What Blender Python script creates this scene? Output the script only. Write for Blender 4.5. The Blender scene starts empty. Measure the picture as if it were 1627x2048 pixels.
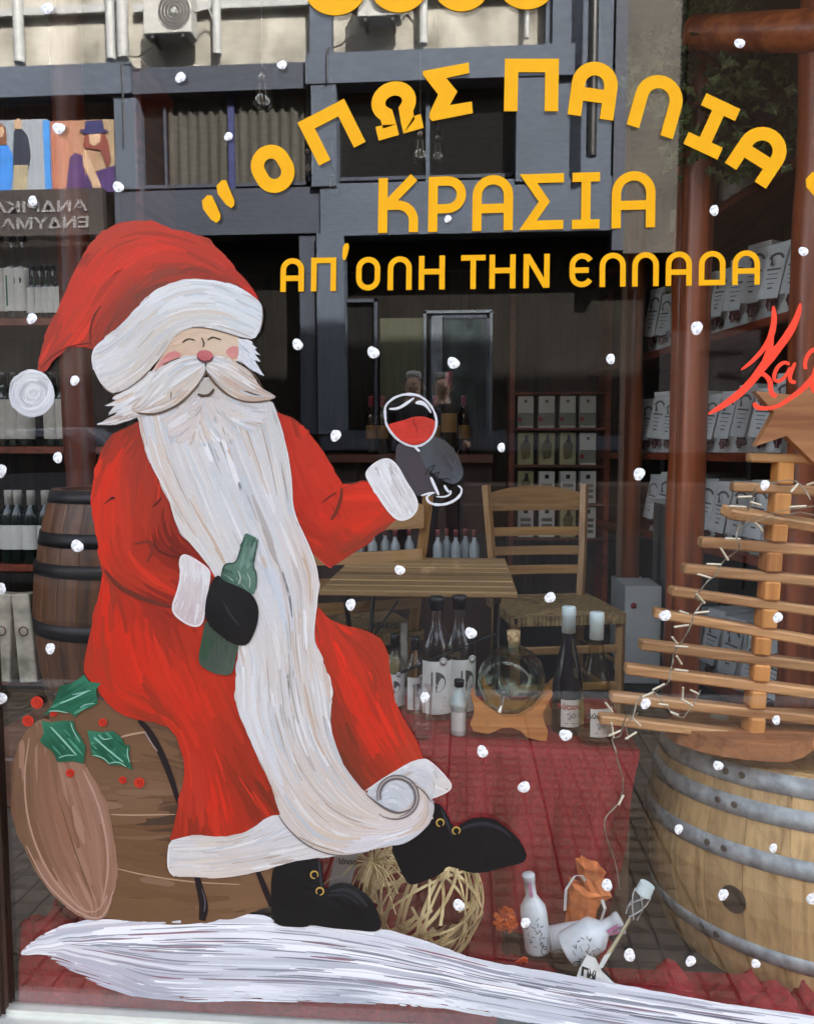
import bpy, bmesh, math, random
import numpy as np
from mathutils import Vector, Matrix, Euler, noise, geometry
random.seed(7); np.random.seed(7)
S = bpy.context.scene
COL = S.collection
# ---------------------------------------------------------------- camera
CAMY = -1.2; CAMZ = 1.10; FPX = 1540.0
YAW = math.radians(4.31); PITCH = math.radians(4.5)
cam_d = bpy.data.cameras.new('camera'); cam = bpy.data.objects.new('camera', cam_d); COL.objects.link(cam)
cam.location = (0, CAMY, CAMZ); cam.rotation_euler = (math.radians(90) - PITCH, 0, YAW)
cam_d.sensor_fit = 'VERTICAL'; cam_d.sensor_height = 36.0; cam_d.sensor_width = 36.0
cam_d.lens = FPX / 2048 * 36.0; cam_d.clip_start = 0.02; cam_d.clip_end = 500
S.camera = cam
S.render.resolution_x = 813; S.render.resolution_y = 1024
# ---------------------------------------------------------------- world and sun
SUN_EL = math.radians(40); SUN_AZ = math.radians(28)      # sun stands behind the shop, over its roof
w = bpy.data.worlds.new("World"); S.world = w; w.use_nodes = True
nt = w.node_tree; bg = nt.nodes['Background']
sky = nt.nodes.new('ShaderNodeTexSky'); sky.sky_type = 'NISHITA'; sky.sun_disc = False
sky.sun_elevation = SUN_EL; sky.sun_rotation = SUN_AZ
hs = nt.nodes.new('ShaderNodeHueSaturation'); hs.inputs['Saturation'].default_value = .45      # desaturated to take the blue cast off shaded whites
nt.links.new(sky.outputs[0], hs.inputs['Color']); nt.links.new(hs.outputs[0], bg.inputs[0]); bg.inputs[1].default_value = 0.15
sky.dust_density = 3.5; sky.ozone_density = 0.0; sky.air_density = .8
sd = bpy.data.lights.new('sun', 'SUN'); sd.energy = 4.5; sd.angle = math.radians(0.5); sd.color = (1, .95, .87)
sun = bpy.data.objects.new('sun', sd); COL.objects.link(sun)
dv = Vector((math.sin(SUN_AZ) * math.cos(SUN_EL), math.cos(SUN_AZ) * math.cos(SUN_EL), math.sin(SUN_EL)))
sun.rotation_euler = dv.to_track_quat('Z', 'Y').to_euler(); sun.location = dv * 30
S.view_settings.view_transform = 'Standard'; S.view_settings.look = 'None'
S.view_settings.exposure = 3.8; S.view_settings.gamma = 1; S.view_settings.use_curve_mapping = False
S.render.engine = 'CYCLES'
S.cycles.max_bounces = 10; S.cycles.transparent_max_bounces = 24; S.cycles.glossy_bounces = 4
S.cycles.caustics_reflective = False; S.cycles.caustics_refractive = False

# ---------------------------------------------------------------- where a direction meets a plane
MC = Euler((math.radians(90) - PITCH, 0, YAW)).to_matrix()
MCN = np.array(MC)
def P(px, py, D):            # point D metres in front of the camera, measured square to the shop front
    d = MC @ Vector(((px - 813.5) / FPX, -(py - 1024) / FPX, -1))
    t = D / d.y
    return Vector((d.x * t, CAMY + D, CAMZ + d.z * t))
def PZ(px, py, z):
    d = MC @ Vector(((px - 813.5) / FPX, -(py - 1024) / FPX, -1))
    t = (z - CAMZ) / d.z
    return Vector((d.x * t, CAMY + d.y * t, z))
def R(px, py, D):            # a point across the street, seen in the pane as in a mirror
    p = P(px, py, D); return Vector((p.x, -p.y, p.z))
def Garr(pts, y=0.0):        # many points on the glass
    a = np.asarray(pts, float)
    d = np.stack([(a[:, 0] - 813.5) / FPX, -(a[:, 1] - 1024) / FPX, -np.ones(len(a))], 1) @ MCN.T
    t = -CAMY / d[:, 1]
    out = d * t[:, None]; out[:, 1] = y if np.isscalar(y) else y; out[:, 2] += CAMZ
    return out
def lin(c):
    return tuple(((v / 255) / 12.92 if v / 255 <= .04045 else ((v / 255 + .055) / 1.055) ** 2.4) for v in c[:3])

# ---------------------------------------------------------------- materials
MATS = {}
def _new(name):
    m = bpy.data.materials.new(name); m.use_nodes = True
    n = m.node_tree; b = n.nodes['Principled BSDF']; MATS[name] = m
    return m, n, b
def mat(name, c, rough=.6, metal=0, var=.12, scale=12, bump=.0, c2=None, spec=.5, stretch=(1, 1, 1), detail=4, coat=0):
    if name in MATS: return MATS[name]
    m, n, b = _new(name); L = n.links
    tc = n.nodes.new('ShaderNodeTexCoord'); mp = n.nodes.new('ShaderNodeMapping'); mp.inputs['Scale'].default_value = stretch
    L.new(tc.outputs['Object'], mp.inputs[0])
    nz = n.nodes.new('ShaderNodeTexNoise'); nz.inputs['Scale'].default_value = scale; nz.inputs['Detail'].default_value = detail
    L.new(mp.outputs[0], nz.inputs['Vector'])
    r = n.nodes.new('ShaderNodeValToRGB'); L.new(nz.outputs[0], r.inputs[0])
    a = tuple(max(0, v * (1 - var)) for v in c[:3]); z = tuple(min(1, v * (1 + var)) for v in (c2 or c)[:3])
    r.color_ramp.elements[0].position = .32; r.color_ramp.elements[1].position = .68
    r.color_ramp.elements[0].color = (*a, 1); r.color_ramp.elements[1].color = (*z, 1)
    L.new(r.outputs[0], b.inputs['Base Color'])
    b.inputs['Roughness'].default_value = rough; b.inputs['Metallic'].default_value = metal
    b.inputs['Specular IOR Level'].default_value = spec; b.inputs['Coat Weight'].default_value = coat
    if bump:
        bp = n.nodes.new('ShaderNodeBump'); bp.inputs['Strength'].default_value = bump; bp.inputs['Distance'].default_value = .003
        L.new(nz.outputs[0], bp.inputs['Height']); L.new(bp.outputs[0], b.inputs['Normal'])
    return m
def wood(name, c1, c2, axis='x', rough=.55, fine=60, bump=.25, coat=0):
    """grain stretched along one axis, broad tone shifts and dark pores"""
    if name in MATS: return MATS[name]
    m, n, b = _new(name); L = n.links
    s = {'x': (.035, 1, 1), 'y': (1, .035, 1), 'z': (1, 1, .035)}[axis]
    tc = n.nodes.new('ShaderNodeTexCoord'); oi = n.nodes.new('ShaderNodeObjectInfo')
    ad = n.nodes.new('ShaderNodeVectorMath'); ad.operation = 'ADD'
    cx = n.nodes.new('ShaderNodeCombineXYZ'); ml = n.nodes.new('ShaderNodeMath'); ml.operation = 'MULTIPLY'; ml.inputs[1].default_value = 17
    L.new(oi.outputs['Random'], ml.inputs[0])
    for k in range(3): L.new(ml.outputs[0], cx.inputs[k])
    L.new(tc.outputs['Object'], ad.inputs[0]); L.new(cx.outputs[0], ad.inputs[1])
    mp = n.nodes.new('ShaderNodeMapping'); mp.inputs['Scale'].default_value = s; L.new(ad.outputs[0], mp.inputs[0])
    n1 = n.nodes.new('ShaderNodeTexNoise'); n1.inputs['Scale'].default_value = fine; n1.inputs['Detail'].default_value = 6; n1.inputs['Distortion'].default_value = .6
    n2 = n.nodes.new('ShaderNodeTexNoise'); n2.inputs['Scale'].default_value = fine * .16; n2.inputs['Detail'].default_value = 3
    L.new(mp.outputs[0], n1.inputs['Vector']); L.new(mp.outputs[0], n2.inputs['Vector'])
    mx = n.nodes.new('ShaderNodeMath'); mx.operation = 'MULTIPLY_ADD'; mx.inputs[1].default_value = .55
    sc = n.nodes.new('ShaderNodeMath'); sc.operation = 'MULTIPLY'; sc.inputs[1].default_value = .45
    L.new(n2.outputs[0], sc.inputs[0]); L.new(n1.outputs[0], mx.inputs[0]); L.new(sc.outputs[0], mx.inputs[2])
    r = n.nodes.new('ShaderNodeValToRGB'); L.new(mx.outputs[0], r.inputs[0])
    e = r.color_ramp.elements; e[0].position = .38; e[1].position = .62
    e[0].color = (*c1, 1); e[1].color = (*c2, 1)
    mid = e.new(.5); mid.color = (*[(p * .4 + q * .6) for p, q in zip(c1, c2)], 1)
    hv = n.nodes.new('ShaderNodeHueSaturation'); L.new(r.outputs[0], hv.inputs['Color'])
    mr = n.nodes.new('ShaderNodeMapRange'); mr.inputs['To Min'].default_value = .8; mr.inputs['To Max'].default_value = 1.18
    L.new(oi.outputs['Random'], mr.inputs[0]); L.new(mr.outputs[0], hv.inputs['Value'])
    L.new(hv.outputs[0], b.inputs['Base Color'])
    b.inputs['Roughness'].default_value = rough; b.inputs['Coat Weight'].default_value = coat; b.inputs['Coat Roughness'].default_value = .25
    bp = n.nodes.new('ShaderNodeBump'); bp.inputs['Strength'].default_value = bump; bp.inputs['Distance'].default_value = .002
    L.new(n1.outputs[0], bp.inputs['Height']); L.new(bp.outputs[0], b.inputs['Normal'])
    return m
def paint_mat(name, rough=.5, bump=.35, bscale=260):
    if name in MATS: return MATS[name]
    m, n, b = _new(name); L = n.links
    at = n.nodes.new('ShaderNodeAttribute'); at.attribute_name = 'Col'
    tc = n.nodes.new('ShaderNodeTexCoord')
    nz = n.nodes.new('ShaderNodeTexNoise'); nz.inputs['Scale'].default_value = bscale; nz.inputs['Detail'].default_value = 3
    L.new(tc.outputs['Object'], nz.inputs['Vector'])
    mr = n.nodes.new('ShaderNodeMapRange'); mr.inputs['To Min'].default_value = .93; mr.inputs['To Max'].default_value = 1.07
    L.new(nz.outputs[0], mr.inputs[0])
    vm = n.nodes.new('ShaderNodeVectorMath'); vm.operation = 'SCALE'
    L.new(at.outputs['Color'], vm.inputs[0]); L.new(mr.outputs[0], vm.inputs['Scale'])
    L.new(vm.outputs[0], b.inputs['Base Color'])
    b.inputs['Roughness'].default_value = rough; b.inputs['Specular IOR Level'].default_value = .2
    bp = n.nodes.new('ShaderNodeBump'); bp.inputs['Strength'].default_value = bump; bp.inputs['Distance'].default_value = .0006
    L.new(nz.outputs[0], bp.inputs['Height']); L.new(bp.outputs[0], b.inputs['Normal'])
    return m
def glass_mat(name, tint=(1, 1, 1), k=1.0, rough=.0, floor=0.0, ior=1.5, edge=None):
    """clear pane / bottle glass: what is behind shows through, Fresnel reflection on top"""
    if name in MATS: return MATS[name]
    m = bpy.data.materials.new(name); m.use_nodes = True; n = m.node_tree; MATS[name] = m
    for q in list(n.nodes): n.nodes.remove(q)
    o = n.nodes.new('ShaderNodeOutputMaterial'); t = n.nodes.new('ShaderNodeBsdfTransparent'); g = n.nodes.new('ShaderNodeBsdfGlossy')
    g.inputs['Roughness'].default_value = rough; g.inputs['Color'].default_value = (1, 1, 1, 1)
    f = n.nodes.new('ShaderNodeFresnel'); ge = n.nodes.new('ShaderNodeNewGeometry')      # same reflectance from either side of a wall
    io = n.nodes.new('ShaderNodeMapRange'); io.inputs['To Min'].default_value = ior; io.inputs['To Max'].default_value = 1 / ior
    n.links.new(ge.outputs['Backfacing'], io.inputs[0]); n.links.new(io.outputs[0], f.inputs[0])
    ma = n.nodes.new('ShaderNodeMath'); ma.operation = 'MULTIPLY_ADD'; ma.inputs[1].default_value = k; ma.inputs[2].default_value = floor; ma.use_clamp = True
    n.links.new(f.outputs[0], ma.inputs[0])
    mx = n.nodes.new('ShaderNodeMixShader'); n.links.new(ma.outputs[0], mx.inputs[0])
    t.inputs[0].default_value = (*tint, 1)
    if edge:
        lw = n.nodes.new('ShaderNodeLayerWeight'); lw.inputs[0].default_value = .35
        cr = n.nodes.new('ShaderNodeMix'); cr.data_type = 'RGBA'
        cr.inputs[6].default_value = (*tint, 1); cr.inputs[7].default_value = (*edge, 1)
        n.links.new(lw.outputs['Facing'], cr.inputs[0]); n.links.new(cr.outputs[2], t.inputs[0])
    n.links.new(t.outputs[0], mx.inputs[1]); n.links.new(g.outputs[0], mx.inputs[2]); n.links.new(mx.outputs[0], o.inputs[0])
    return m

# ---------------------------------------------------------------- mesh and object helpers
def root_loc(o):
    v = Vector((0, 0, 0))
    while o: v += o.location; o = o.parent
    return v
class MB:
    def __init__(s): s.v = []; s.f = []; s.sm = []
    def add(s, vs, fs, smooth=False):
        b = len(s.v); s.v += [Vector(v) for v in vs]; s.f += [[i + b for i in f] for f in fs]; s.sm += [smooth] * len(fs); return s
    def box(s, c, d, rot=None, bevel=0):
        hx, hy, hz = d[0] / 2, d[1] / 2, d[2] / 2; c = Vector(c)
        if bevel:
            e = min(bevel, hx * .9, hy * .9, hz * .9)
            vs = []; 
            for sx in (-1, 1):
                for sy in (-1, 1):
                    for sz in (-1, 1):
                        vs += [Vector((sx * hx, sy * (hy - e), sz * (hz - e))), Vector((sx * (hx - e), sy * hy, sz * (hz - e))), Vector((sx * (hx - e), sy * (hy - e), sz * hz))]
            def I(sx, sy, sz, k): return (((sx > 0) * 4 + (sy > 0) * 2 + (sz > 0)) * 3) + k
            fs = []
            for a in (-1, 1):
                q = [I(a, -1, -1, 0), I(a, 1, -1, 0), I(a, 1, 1, 0), I(a, -1, 1, 0)]; fs.append(q if a > 0 else q[::-1])
                q = [I(-1, a, -1, 1), I(-1, a, 1, 1), I(1, a, 1, 1), I(1, a, -1, 1)]; fs.append(q if a > 0 else q[::-1])
                q = [I(-1, -1, a, 2), I(1, -1, a, 2), I(1, 1, a, 2), I(-1, 1, a, 2)]; fs.append(q if a > 0 else q[::-1])
            for a in (-1, 1):
                for b in (-1, 1):
                    fs.append([I(a, b, -1, 0), I(a, b, 1, 0), I(a, b, 1, 1), I(a, b, -1, 1)])
                    fs.append([I(a, -1, b, 0), I(a, 1, b, 0), I(a, 1, b, 2), I(a, -1, b, 2)])
                    fs.append([I(-1, a, b, 1), I(1, a, b, 1), I(1, a, b, 2), I(-1, a, b, 2)])
                    for cc in (-1, 1): fs.append([I(a, b, cc, 0), I(a, b, cc, 1), I(a, b, cc, 2)])
        else:
            vs = [Vector((x, y, z)) for x in (-hx, hx) for y in (-hy, hy) for z in (-hz, hz)]
            fs = [[0, 1, 3, 2], [4, 6, 7, 5], [0, 4, 5, 1], [2, 3, 7, 6], [0, 2, 6, 4], [1, 5, 7, 3]]
        if rot is not None: vs = [rot @ v for v in vs]
        return s.add([v + c for v in vs], fs)
    def cyl(s, a, b, r1, r2=None, n=12, caps=True, smooth=True):
        a = Vector(a); b = Vector(b); r2 = r1 if r2 is None else r2
        q = (b - a).normalized().to_track_quat('Z', 'Y').to_matrix()
        vs = []
        for p, r in ((a, r1), (b, r2)):
            for k in range(n):
                t = 2 * math.pi * k / n; vs.append(p + q @ Vector((r * math.cos(t), r * math.sin(t), 0)))
        s.add(vs, [[k, (k + 1) % n, n + (k + 1) % n, n + k] for k in range(n)], smooth)
        if caps:
            s.add(vs, [list(range(n))[::-1], list(range(n, 2 * n))], False)
        return s
    def tube(s, pts, r, n=6, smooth=True):
        pts = [Vector(p) for p in pts]; m = len(pts); vs = []; ref = (pts[-1] - pts[0]).normalized().orthogonal() if (pts[-1] - pts[0]).length > 1e-6 else (pts[1] - pts[0]).normalized().orthogonal()
        for i, p in enumerate(pts):
            d = (pts[min(i + 1, m - 1)] - pts[max(i - 1, 0)]).normalized()
            ref = (ref - d * ref.dot(d)); ref = ref.normalized() if ref.length > 1e-4 else d.orthogonal(); e2 = d.cross(ref); rr = r[i] if isinstance(r, (list, tuple)) else r
            for k in range(n):
                t = 2 * math.pi * (k + .5) / n; vs.append(p + (ref * math.cos(t) + e2 * math.sin(t)) * rr)
        fs = [[i * n + k, i * n + (k + 1) % n, (i + 1) * n + (k + 1) % n, (i + 1) * n + k] for i in range(m - 1) for k in range(n)]
        s.add(vs, fs, smooth); s.add(vs, [list(range(n))[::-1], [(m - 1) * n + k for k in range(n)]], False); return s
    def lathe(s, prof, n=24, c=(0, 0, 0), M=None, smooth=True, a0=0, a1=2 * math.pi):
        full = abs(a1 - a0 - 2 * math.pi) < 1e-6; c = Vector(c); vs = []; m = len(prof); nn = n if full else n + 1
        for k in range(nn):
            t = a0 + (a1 - a0) * k / n
            for r, z in prof:
                v = Vector((r * math.cos(t), r * math.sin(t), z)); v = (M @ v) if M is not None else v; vs.append(v + c)
        fs = []
        for k in range(n):
            k2 = (k + 1) % nn if full else k + 1
            for i in range(m - 1): fs.append([k * m + i, k2 * m + i, k2 * m + i + 1, k * m + i + 1])
        return s.add(vs, fs, smooth)
    def prism(s, pts, y0, y1):     # polygon given in (x,z), extruded along y
        n = len(pts); vs = [(p[0], y0, p[1]) for p in pts] + [(p[0], y1, p[1]) for p in pts]
        tri = geometry.tessellate_polygon([[Vector((p[0], p[1], 0)) for p in pts]])
        s.add(vs, [list(t) for t in tri] + [[i + n for i in t][::-1] for t in tri] + [[i, (i + 1) % n, n + (i + 1) % n, n + i] for i in range(n)])
        return s
    def build(s, name, m, parent=None, label=None, cat=None, group=None, kind=None, loc=None):
        me = bpy.data.meshes.new(name)
        off = root_loc(parent) if parent else Vector((0, 0, 0))
        here = Vector(loc) if loc is not None else off
        me.from_pydata([tuple(v - here) for v in s.v], [], s.f); me.polygons.foreach_set('use_smooth', s.sm)
        bm = bmesh.new(); bm.from_mesh(me); bmesh.ops.recalc_face_normals(bm, faces=bm.faces); bm.to_mesh(me); bm.free()
        me.materials.append(m); o = bpy.data.objects.new(name, me); COL.objects.link(o)
        if parent: o.parent = parent; o.location = here - off
        else: o.location = here if loc is not None else (0, 0, 0)
        return tag(o, label, cat, group, kind)
def tag(o, label=None, cat=None, group=None, kind=None):
    if label: o['label'] = label
    if cat: o['category'] = cat
    if group: o['group'] = group
    if kind: o['kind'] = kind
    return o
def thing(name, loc, label, cat, group=None, rz=0):
    o = bpy.data.objects.new(name, None); COL.objects.link(o); o.location = loc; o.rotation_euler = (0, 0, rz)
    o.empty_display_size = .05
    return tag(o, label, cat, group)
def copy_tree(o, parent=None):
    c = o.copy(); COL.objects.link(c)
    if parent: c.parent = parent
    for ch in list(o.children): copy_tree(ch, c)
    return c
def dup(o, loc, rz=0, label=None, rot=None, scale=None):
    c = copy_tree(o); c.location = loc; c.rotation_euler = rot if rot else (0, 0, rz)
    if label: c['label'] = label
    if scale: c.scale = (scale,) * 3
    return c
def text_mesh(body, size, mtl, name, parent, loc, rot=(math.radians(90), 0, 0), depth=.0004, fit=None, bold=0.0, flip=False):
    """flat print: body written at loc, returned as a mesh object"""
    cu = bpy.data.curves.new('t', 'FONT'); cu.body = body; cu.size = size; cu.extrude = depth; cu.offset = bold; cu.resolution_u = 3
    cu.align_x = 'CENTER'; cu.align_y = 'CENTER'
    ob = bpy.data.objects.new('t', cu); COL.objects.link(ob)
    me = bpy.data.meshes.new_from_object(ob); bpy.data.objects.remove(ob); bpy.data.curves.remove(cu)
    M = Euler(rot).to_matrix().to_4x4()
    if fit and len(me.vertices):
        xs = [v.co.x for v in me.vertices]; k = fit / max(1e-6, (max(xs) - min(xs))); me.transform(Matrix.Diagonal((k, 1, 1, 1)))
    if flip: me.transform(Matrix.Diagonal((-1, 1, 1, 1)))
    me.transform(M); me.name = name; me.materials.clear(); me.materials.append(mtl)
    o = bpy.data.objects.new(name, me); COL.objects.link(o)
    if parent: o.parent = parent
    o.location = loc
    return o
# ================================================================ SETTING
FLOORZ = .03
m_pave = mat('pavement_concrete', lin((158, 134, 108)), .85, var=.18, scale=9, bump=.3)
m_groove = mat('pavement_joint', lin((116, 98, 80)), .95, var=.2)
m_asph = mat('asphalt', (.034, .032, .030), .9, var=.25, scale=60, bump=.4)
b = MB(); b.box((0, -30, -.34), (160, 56.2, .4)); b.build('street', m_asph, kind='structure')
b = MB(); b.box((0, -1.0, -.14), (24, 2.2, .24)); pav = b.build('pavement', m_groove, kind='structure')
b = MB(); b.box((0, -2.16, -.09), (24, .12, .24), bevel=.01); b.build('kerb', mat('kerb_stone', (.32, .31, .29), .8), pav)
# grooved paving slabs: each slab has 5 x 5 raised squares
b = MB(); T = .30; g = 5; q = T / g
b.box((0, 0, .004), (T - .008, T - .008, .008))
for i in range(g):
    for j in range(g):
        b.box((-T / 2 + q * (i + .5), -T / 2 + q * (j + .5), .011), (q - .008, q - .008, .008))
slab0 = b.build('paving_slab', m_pave, pav, loc=(0, 0, -.02))
first = True
for i in range(-9, 9):
    for j in range(7):
        o = slab0 if first else slab0.copy()
        if not first: COL.objects.link(o)
        first = False
        o.location = (i * T + .1, -.17 - j * T, -.02 + random.uniform(-.001, .001))
# far pavement, raised on steps
m_step = mat('far_steps', lin((84, 70, 62)), .85, var=.15)
b = MB(); b.box((0, -11.9, .28), (60, 1.9, .56)); b.box((0, -11.2, .0), (60, 1.4, .56)); b.build('far_pavement', m_step, kind='structure')

# ---- our shop: walls round the opening, room inside, unseen storeys above, tall enough to shade the street
GX0 = P(13, 2021, 1.2).x; SILL = P(15, 2021, 1.2).z; GX1 = 4.4; GTOP = 3.15
m_wall = mat('shop_plaster', (.55, .52, .46), .9, var=.1, scale=5, bump=.2)
b = MB()
HB = 15.2
b.box((GX0 - .06 - .15, .005, HB / 2 - .2), (.3, .05, HB)); b.box((GX0 - 3.36 - 5, .005, HB / 2 - .2), (10, .05, HB)); b.box((GX0 - 1.86, .005, (3.2 + HB) / 2 - .1), (3.0, .05, HB - 3.2 - .2)); b.box((GX0 - 1.86, .005, 0), (3.0, .05, .5)); b.box((GX1 + .06 + 6, .005, HB / 2 - .2), (12, .05, HB))
b.box(((GX0 + GX1) / 2, .005, (GTOP + .06 + HB - .2) / 2), (GX1 - GX0 + .12, .05, HB - .2 - GTOP - .06))
b.box(((GX0 + GX1) / 2, .005, (SILL - .05 - .2) / 2), (GX1 - GX0 + .12, .05, SILL - .05 + .2))
b.box((.7, 8.4, HB / 2), (25, .2, HB - .2)); b.box((-11.2, 4.3, HB / 2), (.2, 8, HB - .2)); b.box((13.2, 4.3, HB / 2), (.2, 8, HB - .2)); b.box((.7, 4.25, HB - .1), (25, 8.4, .2))
shopb = b.build('shop_building', m_wall, label='cream plastered shop building around and behind the painted display window', cat='building')
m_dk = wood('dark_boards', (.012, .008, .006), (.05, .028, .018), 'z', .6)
b = MB()
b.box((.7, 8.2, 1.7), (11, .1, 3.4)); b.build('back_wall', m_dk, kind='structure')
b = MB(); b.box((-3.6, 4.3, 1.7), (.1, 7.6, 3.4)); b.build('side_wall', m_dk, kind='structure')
b = MB(); b.box((.7, 4.3, 3.3), (10.6, 7.9, .12)); b.build('ceiling', mat('dark_ceiling', (.16, .13, .10), .8), kind='structure')
m_grout = mat('floor_grout', (.03, .027, .025), .9)
m_ftile = mat('shop_floor_tile', lin((116, 104, 90)), .4, var=.2, scale=6, bump=.08)
b = MB(); b.box((.7, 4.1, FLOORZ - .11), (12, 8.1, .2)); floor = b.build('floor', m_grout, kind='structure')
b = MB(); b.box((0, 0, .004), (.392, .392, .016), bevel=.003)
ft = b.build('floor_tile', m_ftile, floor, loc=(0, 0, FLOORZ - .008)); first = True
ang = math.radians(-11)
for i in range(-9, 9):
    for j in range(0, 15):
        x = i * .4; y = .45 + j * .4
        X = .2 + x * math.cos(ang) - (y - .3) * math.sin(ang); Y = .3 + x * math.sin(ang) + (y - .3) * math.cos(ang)
        if Y < .24 or Y > 7.5 or X < -3.2 or X > 3.4: continue
        o = ft if first else ft.copy()
        if not first: COL.objects.link(o)
        first = False
        o.location = (X, Y, FLOORZ - .008 + random.uniform(-.0008, .0008)); o.rotation_euler = (0, 0, ang)
# ---- the window itself
m_alu = mat('window_aluminium', lin((205, 205, 196)), .35, .6, var=.05, scale=30)
m_alud = mat('window_dark_profile', lin((62, 46, 38)), .45, .3, var=.1)
m_pane = glass_mat('window_glass', (.985, .988, .985), k=1.0, floor=.002)
added_window = thing('shop_window', (GX0 - 1.86, 0, .25), 'added unseen left-hand shop window beyond the dark frame, letting in more daylight', 'window')  # made-up opening out of view, brings more daylight onto the display
b = MB(); b.box((GX0 - 1.86, .003, 1.725), (3.0, .006, 2.95)); b.build('pane', m_pane, added_window)
win = thing('shop_window', ((GX0 + GX1) / 2, 0, SILL), 'large plate glass shop window with slim metal frame, carrying the painted Santa', 'window')
b = MB(); b.box(((GX0 + GX1) / 2, .003, (SILL + GTOP) / 2), (GX1 - GX0, .006, GTOP - SILL)); b.build('pane', m_pane, win)
b = MB(); b.box(((GX0 + GX1) / 2, -.014, SILL - .022), (GX1 - GX0 + .1, .072, .05), bevel=.004)
b.box(((GX0 + GX1) / 2, -.004, SILL + .006), (GX1 - GX0 + .1, .016, .010)); b.build('bottom_rail', m_alu, win)
b = MB(); b.box((GX0 - .024, .0, (SILL + GTOP) / 2), (.05, .05, GTOP - SILL)); b.build('jamb', m_alud, win)
b = MB(); b.box((GX1 + .024, .0, (SILL + GTOP) / 2), (.05, .05, GTOP - SILL)); b.build('jamb', m_alud, win)
b = MB(); b.box(((GX0 + GX1) / 2, .0, GTOP + .026), (GX1 - GX0 + .1, .05, .05)); b.build('top_rail', m_alu, win)
b = MB(); b.box((GX0 + .004, -.008, (SILL + GTOP) / 2), (.006, .01, GTOP - SILL)); b.build('glazing_bead', m_alud, win)

# ================================================================ ACROSS THE STREET (seen in the glass)
FD = 14.0; FY = -(FD + CAMY)
m_pipe = mat('white_pipe_paint', (.36, .37, .37), .5, var=.1)
m_blue = mat('blue_grey_render', lin((76, 85, 99)), .8, var=.10, scale=1.5, bump=.1)
m_blueD = mat('blue_grey_panel', lin((54, 60, 73)), .7, var=.12, scale=1.6)
m_dark = mat('dark_shopfront', (.02, .018, .016), .25, var=.2, scale=2, spec=.2)
m_facw = mat('streaked_wall', (.24, .22, .18), .8, c2=(.40, .38, .33), var=.35, scale=1.4, bump=.3, stretch=(1, 1, .6), detail=8)
def fr(pxl, pxr, pyt, pyb, D=FD):
    pm = (pxl + pxr) / 2; ym = (pyt + pyb) / 2
    return P(pxl, ym, D).x, P(pxr, ym, D).x, P(pm, pyb, D).z, P(pm, pyt, D).z
def FB(mb, pxl, pxr, pyt, pyb, out=.1, th=.1, D=FD, bevel=0):
    x0, x1, z0, z1 = fr(pxl, pxr, pyt, pyb, D - max(out, 0))
    return mb.box(((x0 + x1) / 2, -(D + CAMY) + out - th / 2, (z0 + z1) / 2), (x1 - x0, th, z1 - z0), bevel=bevel)
fac = thing('office_building', (0, FY, 0), 'blue-grey two storey building across the street, mirrored in the glass', 'building')
b = MB(); b.box((0, FY - 2, 4), (40, 3, 8)); b.build('carcass', m_dark, fac)
b = MB(); FB(b, -900, 2300, -60, 140, .06, .3); b.build('upper_wall', m_facw, fac)
# upper row: white pipes, rails and mullions
for pl, pr, pt, pb in ((40, 60, -58, 138), (222, 240, -58, 132), (244, 266, -58, 130), (432, 449, -58, 122), (838, 856, -58, 102), (1046, 1056, -58, 90)):
    b = MB(); x0, x1, z0, z1 = fr(pl, pr, pt, pb); b.cyl(((x0 + x1) / 2, FY + .22, z0), ((x0 + x1) / 2, FY + .22, z1), (x1 - x0) / 2, n=12); b.build('pipe', m_pipe, fac)
for pl, pr, py in ((-300, 222, 26), (266, 620, 8), (660, 1046, -14)):
    b = MB(); FB(b, pl, pr, py - 8, py + 8, .2, .1); b.build('rail', m_pipe, fac)
for pl, pr in ((618, 662), (1092, 1118)):
    b = MB(); FB(b, pl, pr, -200, 112, .28, .3); b.build('pilaster', m_blue, fac)
# the long blue-grey beams
for nm, pl, pr, pt, pb, o_, mt in (('beam', -900, 262, 146, 206, .40, m_blue), ('beam', 262, 610, 130, 182, .34, m_blueD), ('beam', 610, 1150, 96, 158, .46, m_blue),
                         ('spandrel', -900, -60, 378, 470, .36, m_blueD), ('spandrel', 230, 640, 378, 470, .34, m_blueD), ('spandrel', 640, 1226, 360, 466, .40, m_blue)):
    b = MB(); FB(b, pl, pr, pt, pb, o_, .4); b.build(nm, mt, fac)
for pl, pr, pt, pb, o_, mt in ((230, 274, 196, 378, .38, m_blue), (622, 672, 150, 372, .44, m_blue), (1032, 1102, 130, 362, .44, m_blue), (1104, 1226, -200, 362, .36, m_blue),
                           (634, 688, 466, 868, .42, m_blue), (1228, 1252, -58, 500, .42, m_blueD), (1252, 1400, -58, 505, .2, mat('brown_grey_wall', lin((78, 74, 68)), .85, var=.2, scale=1.2)), (600, 632, 470, 868, .30, m_blueD)):
    b = MB(); FB(b, pl, pr, pt, pb, o_, .42); b.build('pillar', mt, fac)
b = MB(); b.box((P(1500, 200, FD).x + 2.45, FY, 6), (7.2, .7, 12)); b.build('end_wall', mat('far_brown_wall', lin((22, 17, 15)), .95, var=.2, scale=1.5, spec=.03), fac)
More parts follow.
